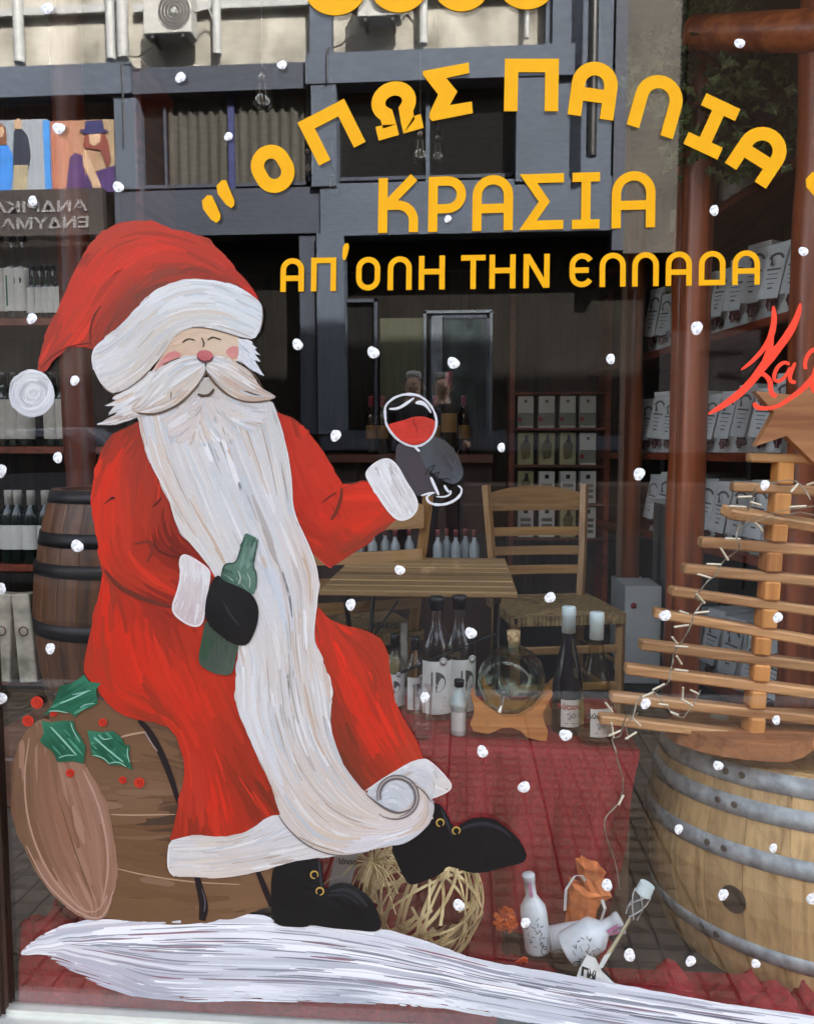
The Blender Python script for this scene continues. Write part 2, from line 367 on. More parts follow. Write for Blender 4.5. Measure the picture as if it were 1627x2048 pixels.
# window bays, first floor
m_cur = mat('grey_curtain', lin((66, 64, 58)), .9, var=.25, scale=3, stretch=(6, 1, .3))
m_wg = mat('far_window_glass', (.012, .012, .012), .08, var=.1)
def fwin(pl, pr, pt, pb, mull=(), curtain=None):
    b = MB(); FB(b, pl, pr, pt, pb, .04, .06); wn = b.build('window', m_wg, fac)
    x0, x1, z0, z1 = fr(pl, pr, pt, pb)
    b = MB()
    for a_, c_ in (((x0 + x1) / 2, None),):
        b.box(((x0 + x1) / 2, FY + .09, z0 + .03), (x1 - x0, .06, .06)); b.box(((x0 + x1) / 2, FY + .09, z1 - .03), (x1 - x0, .06, .06))
        b.box((x0 + .03, FY + .09, (z0 + z1) / 2), (.06, .06, z1 - z0)); b.box((x1 - .03, FY + .09, (z0 + z1) / 2), (.06, .06, z1 - z0))
    b.build('frame', m_blueD, wn)
    for mpx, mw, mm in mull:
        b = MB(); FB(b, mpx - mw / 2, mpx + mw / 2, pt, pb, .14, .05); b.build('mullion', mm, wn)
    if curtain:
        b = MB(); cx0, cx1, _, _ = fr(curtain[0], curtain[1], pt, pb); n_ = 60; vs = []; fs = []
        for k in range(n_ + 1):
            x = cx0 + (cx1 - cx0) * k / n_; y = FY + .075 + .03 * math.sin(k * 1.45) + .008 * math.sin(k * 3.1)
            vs += [(x, y, z0 + .06), (x, y, z1 - .06)]
        for k in range(n_): fs.append([2 * k, 2 * k + 2, 2 * k + 3, 2 * k + 1])
        b.add(vs, fs, True); b.build('curtain', m_cur, wn)
    return wn
m_navy = mat('navy_mullion', lin((44, 50, 96)), .6)
fwin(274, 622, 182, 378, ((462, 12, m_navy), (330, 5, m_blueD)), (340, 620))
fwin(672, 1032, 158, 362, ((855, 8, m_blue),))
fwin(688, 756, 600, 868); fwin(860, 978, 632, 868)
b = MB(); FB(b, 760, 846, 636, 870, .12, .1); b.build('shutter_panel', mat('olive_panel', lin((66, 68, 52)), .7, var=.1), fac)
# ground floor door, frames
dr = MB(); FB(dr, 846, 984, 622, 874, .1, .08); dr = dr.build('door', mat('door_dark', lin((26, 26, 26)), .3), fac)
b = MB()
for q in ((846, 852, 622, 874), (862, 884, 632, 868), (978, 984, 622, 874), (846, 984, 620, 626)): FB(b, *q, .13, .03)
b.build('frame', mat('door_frame_grey', lin((92, 100, 108)), .5), dr)
b = MB(); FB(b, 886, 976, 632, 868, .11, .02); b.build('pane', mat('door_pane_far', lin((58, 66, 68)), .15, var=.6, scale=2.2), dr)
b = MB()
FB(b, 688, 1010, 860, 872, .5, .4); FB(b, 640, 1240, 872, 900, .9, .9); b.build('doorstep', m_blueD, fac)
# shop sign band (reads normally from the street, reversed in the pane)
sg = thing('shop_sign', Vector((P(20, 425, FD).x, FY + .3, P(20, 425, FD).z)), 'dark clothes shop sign with grey capitals below the fashion posters', 'sign')
b = MB(); FB(b, -320, 206, 382, 474, .44, .16); b.build('sign_board', mat('sign_board_brown', lin((52, 46, 44)), .5), sg)
m_sgt = mat('sign_lettering', lin((120, 120, 122)), .5, var=.05)
def ftext(body, pl, pr, py, hpx, out, mt, par, name='lettering'):
    x0, x1, z0, z1 = fr(pl, pr, py - hpx / 2, py + hpx / 2, FD - out)
    # seen from the street (+y side): text runs towards -x
    o = text_mesh(body, (z1 - z0) / .72, mt, name, None, (0, 0, 0), (math.radians(90), 0, math.radians(180)), .004, fit=x1 - x0, bold=.006)
    L0 = root_loc(par); o.parent = par; o.location = Vector(((x0 + x1) / 2, FY + out, (z0 + z1) / 2)) - L0
    return o
ftext('ΑΝΔΡΙΚΑ & ΓΥΝΑΙΚΕΙΑ', -290, 176, 418, 21, .452, m_sgt, sg)
ftext('ΕΝΔΥΜΑΤΑ - ΑΞΕΣΟΥΑΡ', -302, 178, 451, 21, .452, m_sgt, sg)
# fashion posters: plain figures
def poster(name, label, pl, pr, pt, pb, bgm, out=.2):
    x0, x1, z0, z1 = fr(pl, pr, pt, pb)
    t = thing(name, ((x0 + x1) / 2, FY + out, z0), label, 'poster', 'fashion posters in the shopfront opposite')
    b = MB(); FB(b, pl, pr, pt, pb, out, .03); b.build('print_sheet', bgm, t); return t
def fpoly(pts, out, mt, par, name):
    b = MB(); q = [P(x, y, FD - out) for x, y in pts]
    b.prism([(v.x, v.z) for v in q], FY + out, FY + out + .006); return b.build(name, mt, par)
def grad(name, c1, c2, axis=0, sc=1.0):
    m, n, bb = _new(name); tc = n.nodes.new('ShaderNodeTexCoord'); sp = n.nodes.new('ShaderNodeSeparateXYZ'); r = n.nodes.new('ShaderNodeValToRGB')
    n.links.new(tc.outputs['Generated'], sp.inputs[0]); n.links.new(sp.outputs[axis], r.inputs[0]); n.links.new(r.outputs[0], bb.inputs['Base Color'])
    r.color_ramp.elements[0].color = (*c1, 1); r.color_ramp.elements[1].color = (*c2, 1); bb.inputs['Roughness'].default_value = .5
    return m
pz = poster('fashion_poster', 'orange poster of a red-haired woman in a dark wide-brimmed hat', 100, 232, 240, 384, grad('print_orange', lin((160, 98, 76)), lin((150, 132, 106))))
PK = lambda n_, c: mat('print_' + n_, lin(c), .5, var=.18, scale=3)
fpoly([(133, 372), (140, 315), (150, 305), (166, 312), (170, 350), (232, 330), (240, 384), (130, 384)], .206, PK('purple', (62, 40, 92)), pz, 'dress')
fpoly([(166, 305), (172, 300), (185, 330), (200, 365), (205, 384), (190, 384), (176, 350), (166, 330)], .213, PK('skin', (176, 146, 120)), pz, 'arm')
fpoly([(166, 288), (170, 268), (205, 262), (216, 280), (222, 320), (215, 335), (200, 300), (172, 296)], .216, PK('auburn', (120, 60, 50)), pz, 'hair')
fpoly([(178, 266), (202, 262), (200, 284), (188, 293), (180, 286)], .222, PK('skin', (176, 146, 120)), pz, 'face')
fpoly([(158, 260), (170, 258), (171, 242), (205, 240), (208, 258), (219, 262), (205, 266), (170, 268)], .228, PK('navy', (42, 42, 90)), pz, 'hat')
pw = poster('fashion_poster', 'pale poster of a woman in blue top beside a man in dark jacket', -60, 96, 240, 384, grad('print_pale', lin((118, 130, 146)), lin((142, 148, 156))))
fpoly([(-14, 384), (-12, 300), (0, 280), (16, 290), (26, 310), (26, 350), (22, 384)], .206, PK('bluetop', (50, 120, 200)), pw, 'top')
fpoly([(-6, 290), (-8, 256), (2, 246), (12, 256), (14, 290)], .212, PK('brownhair', (110, 70, 50)), pw, 'hair')
fpoly([(-1, 274), (0, 256), (6, 252), (9, 262), (6, 274)], .219, PK('skin', (176, 146, 120)), pw, 'face')
fpoly([(26, 340), (28, 262), (44, 258), (56, 272), (62, 310), (56, 344)], .206, PK('jacket', (34, 40, 56)), pw, 'jacket')
fpoly([(28, 384), (28, 330), (56, 330), (54, 384)], .209, PK('khaki', (150, 140, 115)), pw, 'trousers')
fpoly([(28, 258), (29, 240), (38, 236), (44, 242), (42, 258)], .212, PK('skin', (176, 146, 120)), pw, 'head')
b = MB(); FB(b, 88, 100, 240, 384, .24, .05); b.build('blue_edge', PK('bluestrip', (60, 130, 200)), pw)
# air conditioners on the upper wall
m_ac = mat('aircon_casing', (.42, .42, .40), .6, var=.08); m_acd = mat('aircon_grille', (.05, .05, .05), .5)
def aircon(pl, pr, pt, pb, label):
    x0, x1, z0, z1 = fr(pl, pr, pt, pb, FD - .6); cx = (x0 + x1) / 2; cz = (z0 + z1) / 2; wd = x1 - x0; h = z1 - z0
    t = thing('air_conditioner', (cx, FY + .3, z0), label, 'air conditioner', 'air conditioners on the opposite wall')
    b = MB(); b.box((cx, FY + .45, cz), (wd, .34, h), bevel=.02); b.build('casing', m_ac, t)
    fx = cx + wd * .16; b = MB(); b.cyl((fx, FY + .60, cz), (fx, FY + .63, cz), h * .40, n=24); fn = b.build('fan_grille', m_acd, t)
    for k in range(5):
        b = MB(); b.lathe([(h * .4 * (k + 1) / 5 - .006, 0), (h * .4 * (k + 1) / 5, .006), (h * .4 * (k + 1) / 5 + .006, 0)], 24, (fx, FY + .632, cz), Matrix.Rotation(math.radians(-90), 3, 'X')); b.build('ring', m_ac, fn)
    b = MB(); b.cyl((fx, FY + .63, cz), (fx, FY + .65, cz), h * .06, n=12); b.build('hub', m_pipe, fn)
    for s_ in (-1, 1):
        b = MB(); b.box((cx + s_ * wd * .32, FY + .4, z0 - .03), (.05, .4, .05)); b.build('bracket', m_acd, t)
    b = MB(); b.tube([(x1, FY + .4, cz + .1), (x1 + .2, FY + .3, cz + .2), (x1 + .35, FY + .15, cz - .2), (x1 + .3, FY + .1, z0 - .5)], .02); b.build('hose', m_ac, t)
aircon(286, 382, -20, 68, 'grey air conditioner with round fan grille, upper left in the reflection')
aircon(714, 800, -50, 34, 'grey air conditioner on a bracket above the middle window bay, upper centre')
for pts in ([(272, 300), (270, 200), (268, 140), (300, 142), (330, 120), (340, 100)], [(664, 190), (664, 128), (690, 120), (712, 100)]):
    b = MB(); b.tube([(P(x, y, FD).x, FY + .5, P(x, y, FD).z) for x, y in pts], .015, 5); b.build('cable', m_acd, fac)
b = MB(); x0, x1, z0, z1 = fr(1162, 1182, -200, 345); b.cyl(((x0 + x1) / 2, FY + .75, z0), ((x0 + x1) / 2, FY + .75, z1), (x1 - x0) / 2, n=12)
b.build('drain_pipe', mat('black_pipe', (.012, .012, .012), .4), label='black drainpipe running down the grey facade opposite', cat='pipe')
# notice banner facing the shop, seen reversed and faint at right
nd = 7.0; ny = -(nd + CAMY)
x0, x1, z0, z1 = fr(1318, 1516, 662, 905, nd)
nb = thing('notice_banner', ((x0 + x1) / 2, ny, 0), 'pale free-standing notice board with faint capitals, mirrored behind the red script', 'sign')
b = MB(); b.box(((x0 + x1) / 2, ny, (z0 + z1) / 2), (x1 - x0, .03, z1 - z0)); b.build('board', mat('notice_board', lin((150, 140, 136)), .7, var=.08), nb)
for lx in (x0 + .05, x1 - .05):
    b = MB(); b.cyl((lx, ny - .05, -.14), (lx, ny - .05, z1), .02, n=8); b.build('post', m_acd, nb)
for bd, pl, pr, py, hp in (('ΧΡΗΣΗ', 1385, 1485, 707, 10), ('ΣΑΒΒΑ', 1432, 1480, 753, 13), ('50', 1337, 1358, 755, 14), ('ΣΗΛΙΔΑΣ', 1334, 1378, 808, 12)):
    a0, a1, c0, c1 = fr(pl, pr, py - hp / 2, py + hp / 2, nd)
    o = text_mesh(bd, (c1 - c0) / .72, mat('notice_print', lin((70, 50, 50)), .6), 'lettering', nb, (0, 0, 0), (math.radians(90), 0, math.radians(180)), .002, fit=a1 - a0)
    o.location = Vector(((a0 + a1) / 2, ny + .018, (c0 + c1) / 2)) - nb.location
# parked car, dark, at the left of the reflection
def car():
    cx = P(70, 800, 6.2).x; cy = -5.0
    t = thing('parked_car', (cx, cy, -.14), 'dark blue parked car mirrored behind the pom-pom of the hat', 'car')
    L_, W_ = 4.2, 1.7
    prof = [(-2.1, .35), (-2.08, .72), (-1.75, .88), (-1.15, .94), (-.55, 1.38), (.75, 1.42), (1.45, 1.02), (2.0, .94), (2.1, .7), (2.1, .35)]
    b = MB(); n = len(prof); vs = []
    for yy, k in ((-.85, .0), (-.78, .0), (.78, .0), (.85, .0)):
        for x, z in prof:
            ins = .16 if z > 1.1 else 0
            vs.append((cx + x * (1 if abs(yy) < .8 else .985), cy + yy * (1 - ins), z - .14 + (0 if abs(yy) < .8 else -.03 * (z > .5))))
    fs = [[k * n + i, k * n + (i + 1) % n, (k + 1) * n + (i + 1) % n, (k + 1) * n + i] for k in range(3) for i in range(n)] + [list(range(n))[::-1], list(range(3 * n, 4 * n))]
    b.add(vs, fs, True); b.build('body', mat('car_paint_navy', (.015, .02, .045), .25, .2, coat=1), t)
    gm = mat('car_glass', (.02, .025, .03), .05)
    for sgn in (1, -1):
        for xs in (((-1.0, .98), (-.52, 1.32), (.1, 1.35), (.1, .98)), ((.16, .98), (.16, 1.35), (.7, 1.35), (1.25, 1.0))):
            b = MB(); b.prism([(cx + a, z - .14) for a, z in xs], cy + sgn * .765 - .01, cy + sgn * .80 + .01); b.build('window', gm, t)
        for x in (-1.35, 1.3):
            b = MB(); b.cyl((cx + x, cy + sgn * .66, .18), (cx + x, cy + sgn * .87, .18), .32, n=20)
            wh = b.build('wheel', mat('tyre_rubber', (.02, .02, .02), .8), t)
            b = MB(); b.cyl((cx + x, cy + sgn * .86, .18), (cx + x, cy + sgn * .885, .18), .2, n=14); b.build('rim', mat('wheel_rim', (.4, .4, .4), .3, .8), wh)
    for x in (-2.09, 2.09):
        for yy in (-.6, .6): b = MB(); b.box((cx + x, cy + yy, .52), (.06, .3, .14), bevel=.02); b.build('headlight' if x < 0 else 'tail_light', mat('lamp_lens', (.6, .6, .58), .2), t)
car()
# two people standing in the street, mirrored over the counter
def person(px, py_head, D, label, top, hair, turn):
    p = P(px, py_head, D); x, y = p.x, -p.y; hz = p.z - .1; gz = -.14
    H = hz + .12 - gz; k = H / 1.75
    t = thing('person', (x, y, gz), label, 'person')
    def skin(nm, nodes, edges, mt, sub=2):
        me = bpy.data.meshes.new(nm); me.from_pydata([tuple(Matrix.Rotation(turn, 3, 'Z') @ Vector((a[0] * k, a[1] * k, a[2] * k))) for a, r in nodes], edges, [])
        o = bpy.data.objects.new(nm, me); COL.objects.link(o)
        md = o.modifiers.new('s', 'SKIN'); o.modifiers.new('b', 'SUBSURF').levels = sub; o.modifiers['b'].render_levels = sub
        for i, (a, r) in enumerate(nodes):
            sv = me.skin_vertices[0].data[i]; sv.radius = (r[0] * k, r[1] * k); sv.use_root = (i == 0)
        dg = bpy.context.evaluated_depsgraph_get(); m2 = bpy.data.meshes.new_from_object(o.evaluated_get(dg)); bpy.data.objects.remove(o)
        m2.materials.clear(); m2.materials.append(mt); m2.polygons.foreach_set('use_smooth', [True] * len(m2.polygons))
        q = bpy.data.objects.new(nm, m2); COL.objects.link(q); q.parent = t; return q
    sk = mat('person_skin', (.6, .38, .28), .6, var=.05)
    B = [((0, 0, .93), (.15, .11)), ((0, 0, 1.12), (.13, .10)), ((0, 0, 1.30), (.16, .11)), ((0, 0, 1.43), (.10, .08)), ((0, 0, 1.50), (.05, .05)), ((0, .01, 1.60), (.075, .09)), ((0, .01, 1.70), (.06, .075)),
         ((.19, 0, 1.41), (.055, .055)), ((.24, .02, 1.15), (.045, .045)), ((.17, .22, 1.12), (.035, .035)), ((.12, .30, 1.14), (.03, .02)),
         ((-.19, 0, 1.41), (.055, .055)), ((-.24, .02, 1.15), (.045, .045)), ((-.22, .1, .92), (.035, .035)), ((-.21, .12, .82), (.03, .02)),
         ((.1, 0, .85), (.10, .10)), ((.11, 0, .48), (.06, .06)), ((.11, -.02, .09), (.04, .045)), ((.11, .12, .04), (.04, .03)),
         ((-.1, 0, .85), (.10, .10)), ((-.11, 0, .48), (.06, .06)), ((-.11, -.02, .09), (.04, .045)), ((-.11, .12, .04), (.04, .03))]
    E = [(0, 1), (1, 2), (2, 3), (3, 4), (4, 5), (5, 6), (3, 7), (7, 8), (8, 9), (9, 10), (3, 11), (11, 12), (12, 13), (13, 14), (0, 15), (15, 16), (16, 17), (17, 18), (0, 19), (19, 20), (20, 21), (21, 22)]
    skin('body', B, E, sk)
    tm = mat('coat_' + top[0], top[1], .85, var=.2)
    J = [(a, (r[0] + .015, r[1] + .015)) for a, r in B]
    skin('jacket', [J[i] for i in (0, 1, 2, 3, 7, 8, 9, 11, 12, 13)], [(0, 1), (1, 2), (2, 3), (3, 4), (4, 5), (5, 6), (3, 7), (7, 8), (8, 9)], tm)
    skin('trousers', [J[i] for i in (0, 15, 16, 17, 19, 20, 21)], [(0, 1), (1, 2), (2, 3), (0, 4), (4, 5), (5, 6)], mat('trousers_dark', (.03, .03, .035), .9))
    skin('hair', [((0, -.03, 1.66), (.07, .07)), ((0, -.015, 1.72), (.075, .08)), ((0, -.02, 1.75), (.055, .06))], [(0, 1), (1, 2)], mat('hair_' + hair[0], hair[1], .9, var=.3, scale=60))
    face = MB(); Rm = Matrix.Rotation(turn, 3, 'Z')
    def fp(a): return Vector((x, y, gz)) + Rm @ (Vector(a) * k)
    for s_ in (-1, 1): face.lathe([(0, -.006), (.012, 0), (0, .006)], 8, fp((s_ * .03, .098, 1.64)))
    face.tube([fp((-.022, .094, 1.565)), fp((0, .099, 1.56)), fp((.022, .094, 1.565))], .004)
    face.build('face_features', mat('face_dark', (.05, .03, .025), .6), t)
    nose = MB(); nose.tube([fp((0, .095, 1.64)), fp((0, .118, 1.60)), fp((0, .1, 1.595))], [.008, .014, .01], 6)
    for s_ in (-1, 1): nose.tube([fp((s_ * .075, 0, 1.64)), fp((s_ * .088, 0, 1.62)), fp((s_ * .075, 0, 1.59))], .012)
    nose.build('nose_and_ears', sk, t)
    return t
person(826, 745, 7.4, 'grey-haired passer-by in a striped dark jacket, the left of the mirrored pair', ('grey', (.05, .05, .06)), ('silver', (.6, .58, .56)), 0.1)
person(884, 748, 7.8, 'grey-haired passer-by in a black coat, the right of the mirrored pair', ('black', (.018, .018, .02)), ('grey', (.42, .40, .38)), -.25)
# ================================================================ PAINTING ON THE GLASS
K = .64
def rgb(c): return np.array([min(.9, v * K) for v in lin(c)])
def smooth(pts, it=2, closed=True):
    a = np.asarray(pts, float)
    for _ in range(it):
        if closed: nx = np.roll(a, -1, 0); q = a * .75 + nx * .25; r = a * .25 + nx * .75; a = np.stack([q, r], 1).reshape(-1, 2)
        else:
            q = a[:-1] * .75 + a[1:] * .25; r = a[:-1] * .25 + a[1:] * .75; a = np.vstack([a[:1], np.stack([q, r], 1).reshape(-1, 2), a[-1:]])
    return a
def inside(poly, pts):
    x, y = pts[:, 0], pts[:, 1]; r = np.zeros(len(pts), bool); n = len(poly)
    for i in range(n):
        x1, y1 = poly[i]; x2, y2 = poly[(i + 1) % n]
        if y1 == y2: continue
        c = ((y1 > y) != (y2 > y)) & (x < (x2 - x1) * (y - y1) / (y2 - y1) + x1); r ^= c
    return r
def field(cols, pts, p=2.6):
    c = np.array([[a, b] for a, b, _ in cols], float); v = np.array([rgb(k) for _, _, k in cols])
    d = ((pts[:, None, :] - c[None]) ** 2).sum(2) + 60; w_ = d ** (-p / 2); w_ /= w_.sum(1, keepdims=True)
    return w_ @ v
def guide(gs, pts):
    q = []; t = []
    for g_ in gs:
        s_ = smooth(g_, 1, False); d = np.gradient(s_, axis=0); d /= np.linalg.norm(d, axis=1, keepdims=True) + 1e-9; q.append(s_); t.append(d)
    q = np.vstack(q); t = np.vstack(t)
    d2 = ((pts[:, None, :] - q[None]) ** 2).sum(2) + 20; w_ = d2 ** -2.0; w_ /= w_.sum(1, keepdims=True)
    v = w_ @ t; return v / (np.linalg.norm(v, axis=1, keepdims=True) + 1e-9)
LAY = .0003
def mesh_col(name, V, F, C, mtl, parent):
    off = root_loc(parent) if parent else Vector((0, 0, 0)); V = np.asarray(V) - np.array(off)
    me = bpy.data.meshes.new(name); me.from_pydata(V.tolist(), [], F)
    at = me.color_attributes.new('Col', 'FLOAT_COLOR', 'POINT'); at.data.foreach_set('color', np.hstack([C, np.ones((len(C), 1))]).astype(np.float32).ravel())
    me.materials.append(mtl); o = bpy.data.objects.new(name, me); COL.objects.link(o)
    if parent: o.parent = parent
    return o
def base_poly(poly, cols, y, step=7, jit=.0):
    poly = np.asarray(poly, float); x0, y0 = poly.min(0); x1, y1 = poly.max(0)
    gx, gy = np.meshgrid(np.arange(x0, x1, step), np.arange(y0, y1, step)); g_ = np.stack([gx.ravel(), gy.ravel()], 1); g_ += np.random.uniform(-1.5, 1.5, g_.shape)
    g_ = g_[inside(poly, g_)]
    # keep clear of the outline
    d = np.min(((g_[:, None, :] - poly[None]) ** 2).sum(2), 1) if len(g_) else np.zeros(0); g_ = g_[d > 6]
    al = [Vector(p) for p in poly] + [Vector(p) for p in g_]
    n = len(poly); r = geometry.delaunay_2d_cdt(al, [], [list(range(n))], 1, 1e-4)
    vs = np.array([[v.x, v.y] for v in r[0]]); return Garr(vs, y), [list(f) for f in r[2]], field(cols, vs)
def strokes(poly, cols, gs, n, w, Lr, y, jit=.06, pal=None, palp=.3, edge=3, seedpoly=None, over=0):
    poly = np.asarray(poly, float); sp = np.asarray(seedpoly if seedpoly is not None else poly, float)
    x0, y0 = sp.min(0); x1, y1 = sp.max(0); s = np.zeros((0, 2))
    while len(s) < n:
        c = np.random.uniform((x0, y0), (x1, y1), (n * 2, 2)); s = np.vstack([s, c[inside(sp, c)]])
    s = s[:n]; step = 5.0; L_ = np.random.uniform(*Lr, n)
    cen = poly.mean(0); shr = poly
    paths = []
    for sg_ in (-1, 1):
        p = s.copy(); al = np.ones(n, bool); tr = [p.copy()]; am = []
        for k in range(int(Lr[1] / 2 / step)):
            v = guide(gs, p) * sg_; q = p + v * step; ok = inside(poly, q + v * edge) if over == 0 else np.ones(n, bool)
            if over: ok = inside(poly, q - v * over)
            al = al & ok & ((k + 1) * step < L_ / 2); p = np.where(al[:, None], q, p); tr.append(p.copy()); am.append(al.copy())
        paths.append((tr, am))
    col = field(cols, s); col = col * (1 + np.random.normal(0, jit, (n, 1))) + np.random.normal(0, jit * .1, (n, 3)) * col
    if pal:
        pc = np.array([rgb(c) for c in pal]); pick = np.random.rand(n) < palp; idx = np.random.randint(0, len(pal), n); mixk = np.random.uniform(.4, 1, n)[:, None]
        col = np.where(pick[:, None], col * (1 - mixk) + pc[idx] * mixk, col)
    col = np.clip(col, .002, .92); V = []; F = []; C = []
    for i in range(n):
        a = [paths[0][0][k + 1][i] for k in range(len(paths[0][1])) if paths[0][1][k][i]][::-1]
        c = [paths[1][0][k + 1][i] for k in range(len(paths[1][1])) if paths[1][1][k][i]]
        pt = np.array(a + [s[i]] + c)
        if len(pt) < 3: continue
        d = np.gradient(pt, axis=0); d /= np.linalg.norm(d, axis=1, keepdims=True) + 1e-9; nn = np.stack([-d[:, 1], d[:, 0]], 1)
        t = np.linspace(0, 1, len(pt)); ww = random.uniform(*w) / 2 * (np.sin(np.pi * (t * .94 + .03)) ** .45) * (1 + .15 * np.sin(t * 9 + i))
        l = pt + nn * ww[:, None]; r = pt - nn * ww[:, None]
        yy = y - random.uniform(.00003, .00027)
        W = Garr(np.vstack([l, r]), yy); b0 = len(V); m_ = len(pt); V += W.tolist(); C += [col[i]] * (2 * m_)
        F += [[b0 + k, b0 + k + 1, b0 + m_ + k + 1, b0 + m_ + k] for k in range(m_ - 1)]
    return V, F, C
def area(name, parent, poly, layer, cols, gs, n=200, w=(3, 8), Lr=(30, 120), jit=.06, pal=None, palp=.3, sm=2, mtl=None, base=True, **kw):
    poly = smooth(poly, sm) if sm else np.asarray(poly, float); y = -.0004 - layer * LAY
    V, F, C = [], [], []
    if base:
        v, f, c = base_poly(poly, cols, y); V = v.tolist(); F = f; C = list(c)
    if n:
        v2, f2, c2 = strokes(poly, cols, gs, n, w, Lr, y, jit, pal, palp, **kw); b0 = len(V); V += v2; F += [[i + b0 for i in q] for q in f2]; C += list(c2)
    return mesh_col(name, V, F, np.array(C), mtl or PAINT, parent)
def line(name, parent, pts, w, col, layer, sm=2, taper=True, jit=0.0, mtl=None, closed=False):
    """one brush line; w in photo pixels"""
    p = smooth(pts, sm, closed); 
    if closed: p = np.vstack([p, p[:1]])
    d = np.gradient(p, axis=0); d /= np.linalg.norm(d, axis=1, keepdims=True) + 1e-9; nn = np.stack([-d[:, 1], d[:, 0]], 1); m_ = len(p)
    t = np.linspace(0, 1, m_); ww = np.interp(t, np.linspace(0, 1, len(w)), w) / 2 if isinstance(w, (list, tuple)) else np.full(m_, w / 2.0)
    if taper and not isinstance(w, (list, tuple)): ww = ww * (np.sin(np.pi * (t * .9 + .05)) ** .5)
    if jit: ww = ww * (1 + np.random.normal(0, jit, m_))
    y = -.0004 - layer * LAY
    l = p + nn * ww[:, None]; r = p - nn * ww[:, None]; W = Garr(np.vstack([l, p, r]), np.concatenate([np.full(m_, y), np.full(m_, y - .00012), np.full(m_, y)]))
    F = [[k, k + 1, m_ + k + 1, m_ + k] for k in range(m_ - 1)] + [[m_ + k, m_ + k + 1, 2 * m_ + k + 1, 2 * m_ + k] for k in range(m_ - 1)]
    C = np.tile(np.minimum(rgb(col) * (1.5 if mtl else 1), .9), (3 * m_, 1)) * (1 + np.random.normal(0, .05, (3 * m_, 1)))
    return mesh_col(name, W.tolist(), F, np.clip(C, 0.001, .9), mtl or PAINT, parent)
PAINT = paint_mat('window_paint')
PAINTG = paint_mat('window_paint_gloss', .3, .15)
def gp(px, py): v = P(px, py, 1.2); return Vector((v.x, -.001, v.z))

K = .82
# ---- snow ground
SNOW = [(33, 1912), (60, 1885), (80, 1870), (138, 1847), (214, 1840), (332, 1845), (415, 1838), (494, 1823), (540, 1832), (560, 1850), (623, 1851), (700, 1856), (760, 1860), (829, 1877), (905, 1901), (953, 1922), (1022, 1933), (1100, 1946), (1208, 1966), (1315, 1984), (1416, 2001), (1517, 2018), (1700, 2042), (1700, 2110), (1500, 2110), (1250, 2062), (1090, 2046), (1000, 2026), (919, 2008), (850, 2001), (746, 2003), (678, 1988), (609, 1980), (540, 1984), (449, 1978), (346, 1987), (297, 1984), (242, 1970), (180, 1944), (138, 1921), (97, 1902), (60, 1908)]
snow = thing('painted_snow', gp(500, 2030), 'white brushed snow bank painted along the bottom of the window', 'window painting')
SG = [[(33, 1912), (140, 1870), (300, 1860), (500, 1850), (760, 1880), (1000, 1950), (1300, 2000), (1650, 2050)], [(60, 1910), (200, 1920), (350, 1950), (600, 1950), (900, 1980), (1200, 2040), (1650, 2100)], [(140, 1915), (240, 1950), (300, 1975), (420, 1975)]]
SC = [(430, 1900, (196, 199, 206)), (560, 1930, (206, 208, 214)), (820, 1925, (204, 206, 212)), (690, 1980, (172, 175, 186)), (1000, 1972, (206, 209, 215)), (1150, 2012, (190, 192, 202)), (300, 1930, (150, 150, 164)), (190, 1915, (150, 130, 142)), (1340, 2030, (188, 190, 200)), (100, 1880, (240, 240, 242)), (300, 1880, (238, 239, 242)), (600, 1890, (236, 237, 241)), (900, 1940, (238, 239, 242)), (1200, 2000, (228, 230, 236)), (1500, 2040, (232, 234, 238)), (200, 1935, (200, 200, 210)), (500, 1960, (232, 233, 238)), (800, 1980, (238, 239, 242))]
core = [(90, 1880), (140, 1860), (332, 1856), (500, 1840), (700, 1870), (829, 1890), (1000, 1940), (1300, 1992), (1700, 2052), (1700, 2100), (1300, 2062), (1000, 2010), (746, 1985), (500, 1960), (330, 1965), (230, 1930), (150, 1890)]
area('snow_base', snow, core, 0, [(a, b_, tuple(int(v * .86) for v in c)) for a, b_, c in SC], SG, n=0)
area('brush_strokes', snow, SNOW, .5, SC, SG, n=1500, w=(2, 12), Lr=(90, 420), jit=.04, pal=[(178, 182, 192), (245, 246, 248), (250, 250, 250), (250, 250, 250), (204, 208, 216)], palp=.5, base=False, sm=1)
area('dark_streaks', snow, core, 1.4, [(500, 1900, (150, 152, 162))], SG, n=150, w=(1, 4), Lr=(60, 240), jit=.15, pal=[(110, 108, 120), (150, 110, 120)], palp=.3, base=False, sm=1)
area('dry_brush_fringe', snow, [(100, 1905), (200, 1935), (300, 1968), (420, 1968), (660, 1972), (860, 1990), (1100, 2030), (1100, 2052), (860, 2012), (700, 2004), (520, 2002), (340, 2002), (230, 1984), (130, 1932)], 1.0, SC, SG, n=420, w=(1, 4.5), Lr=(20, 150), jit=.08, base=False, sm=1, over=14)

K = .82
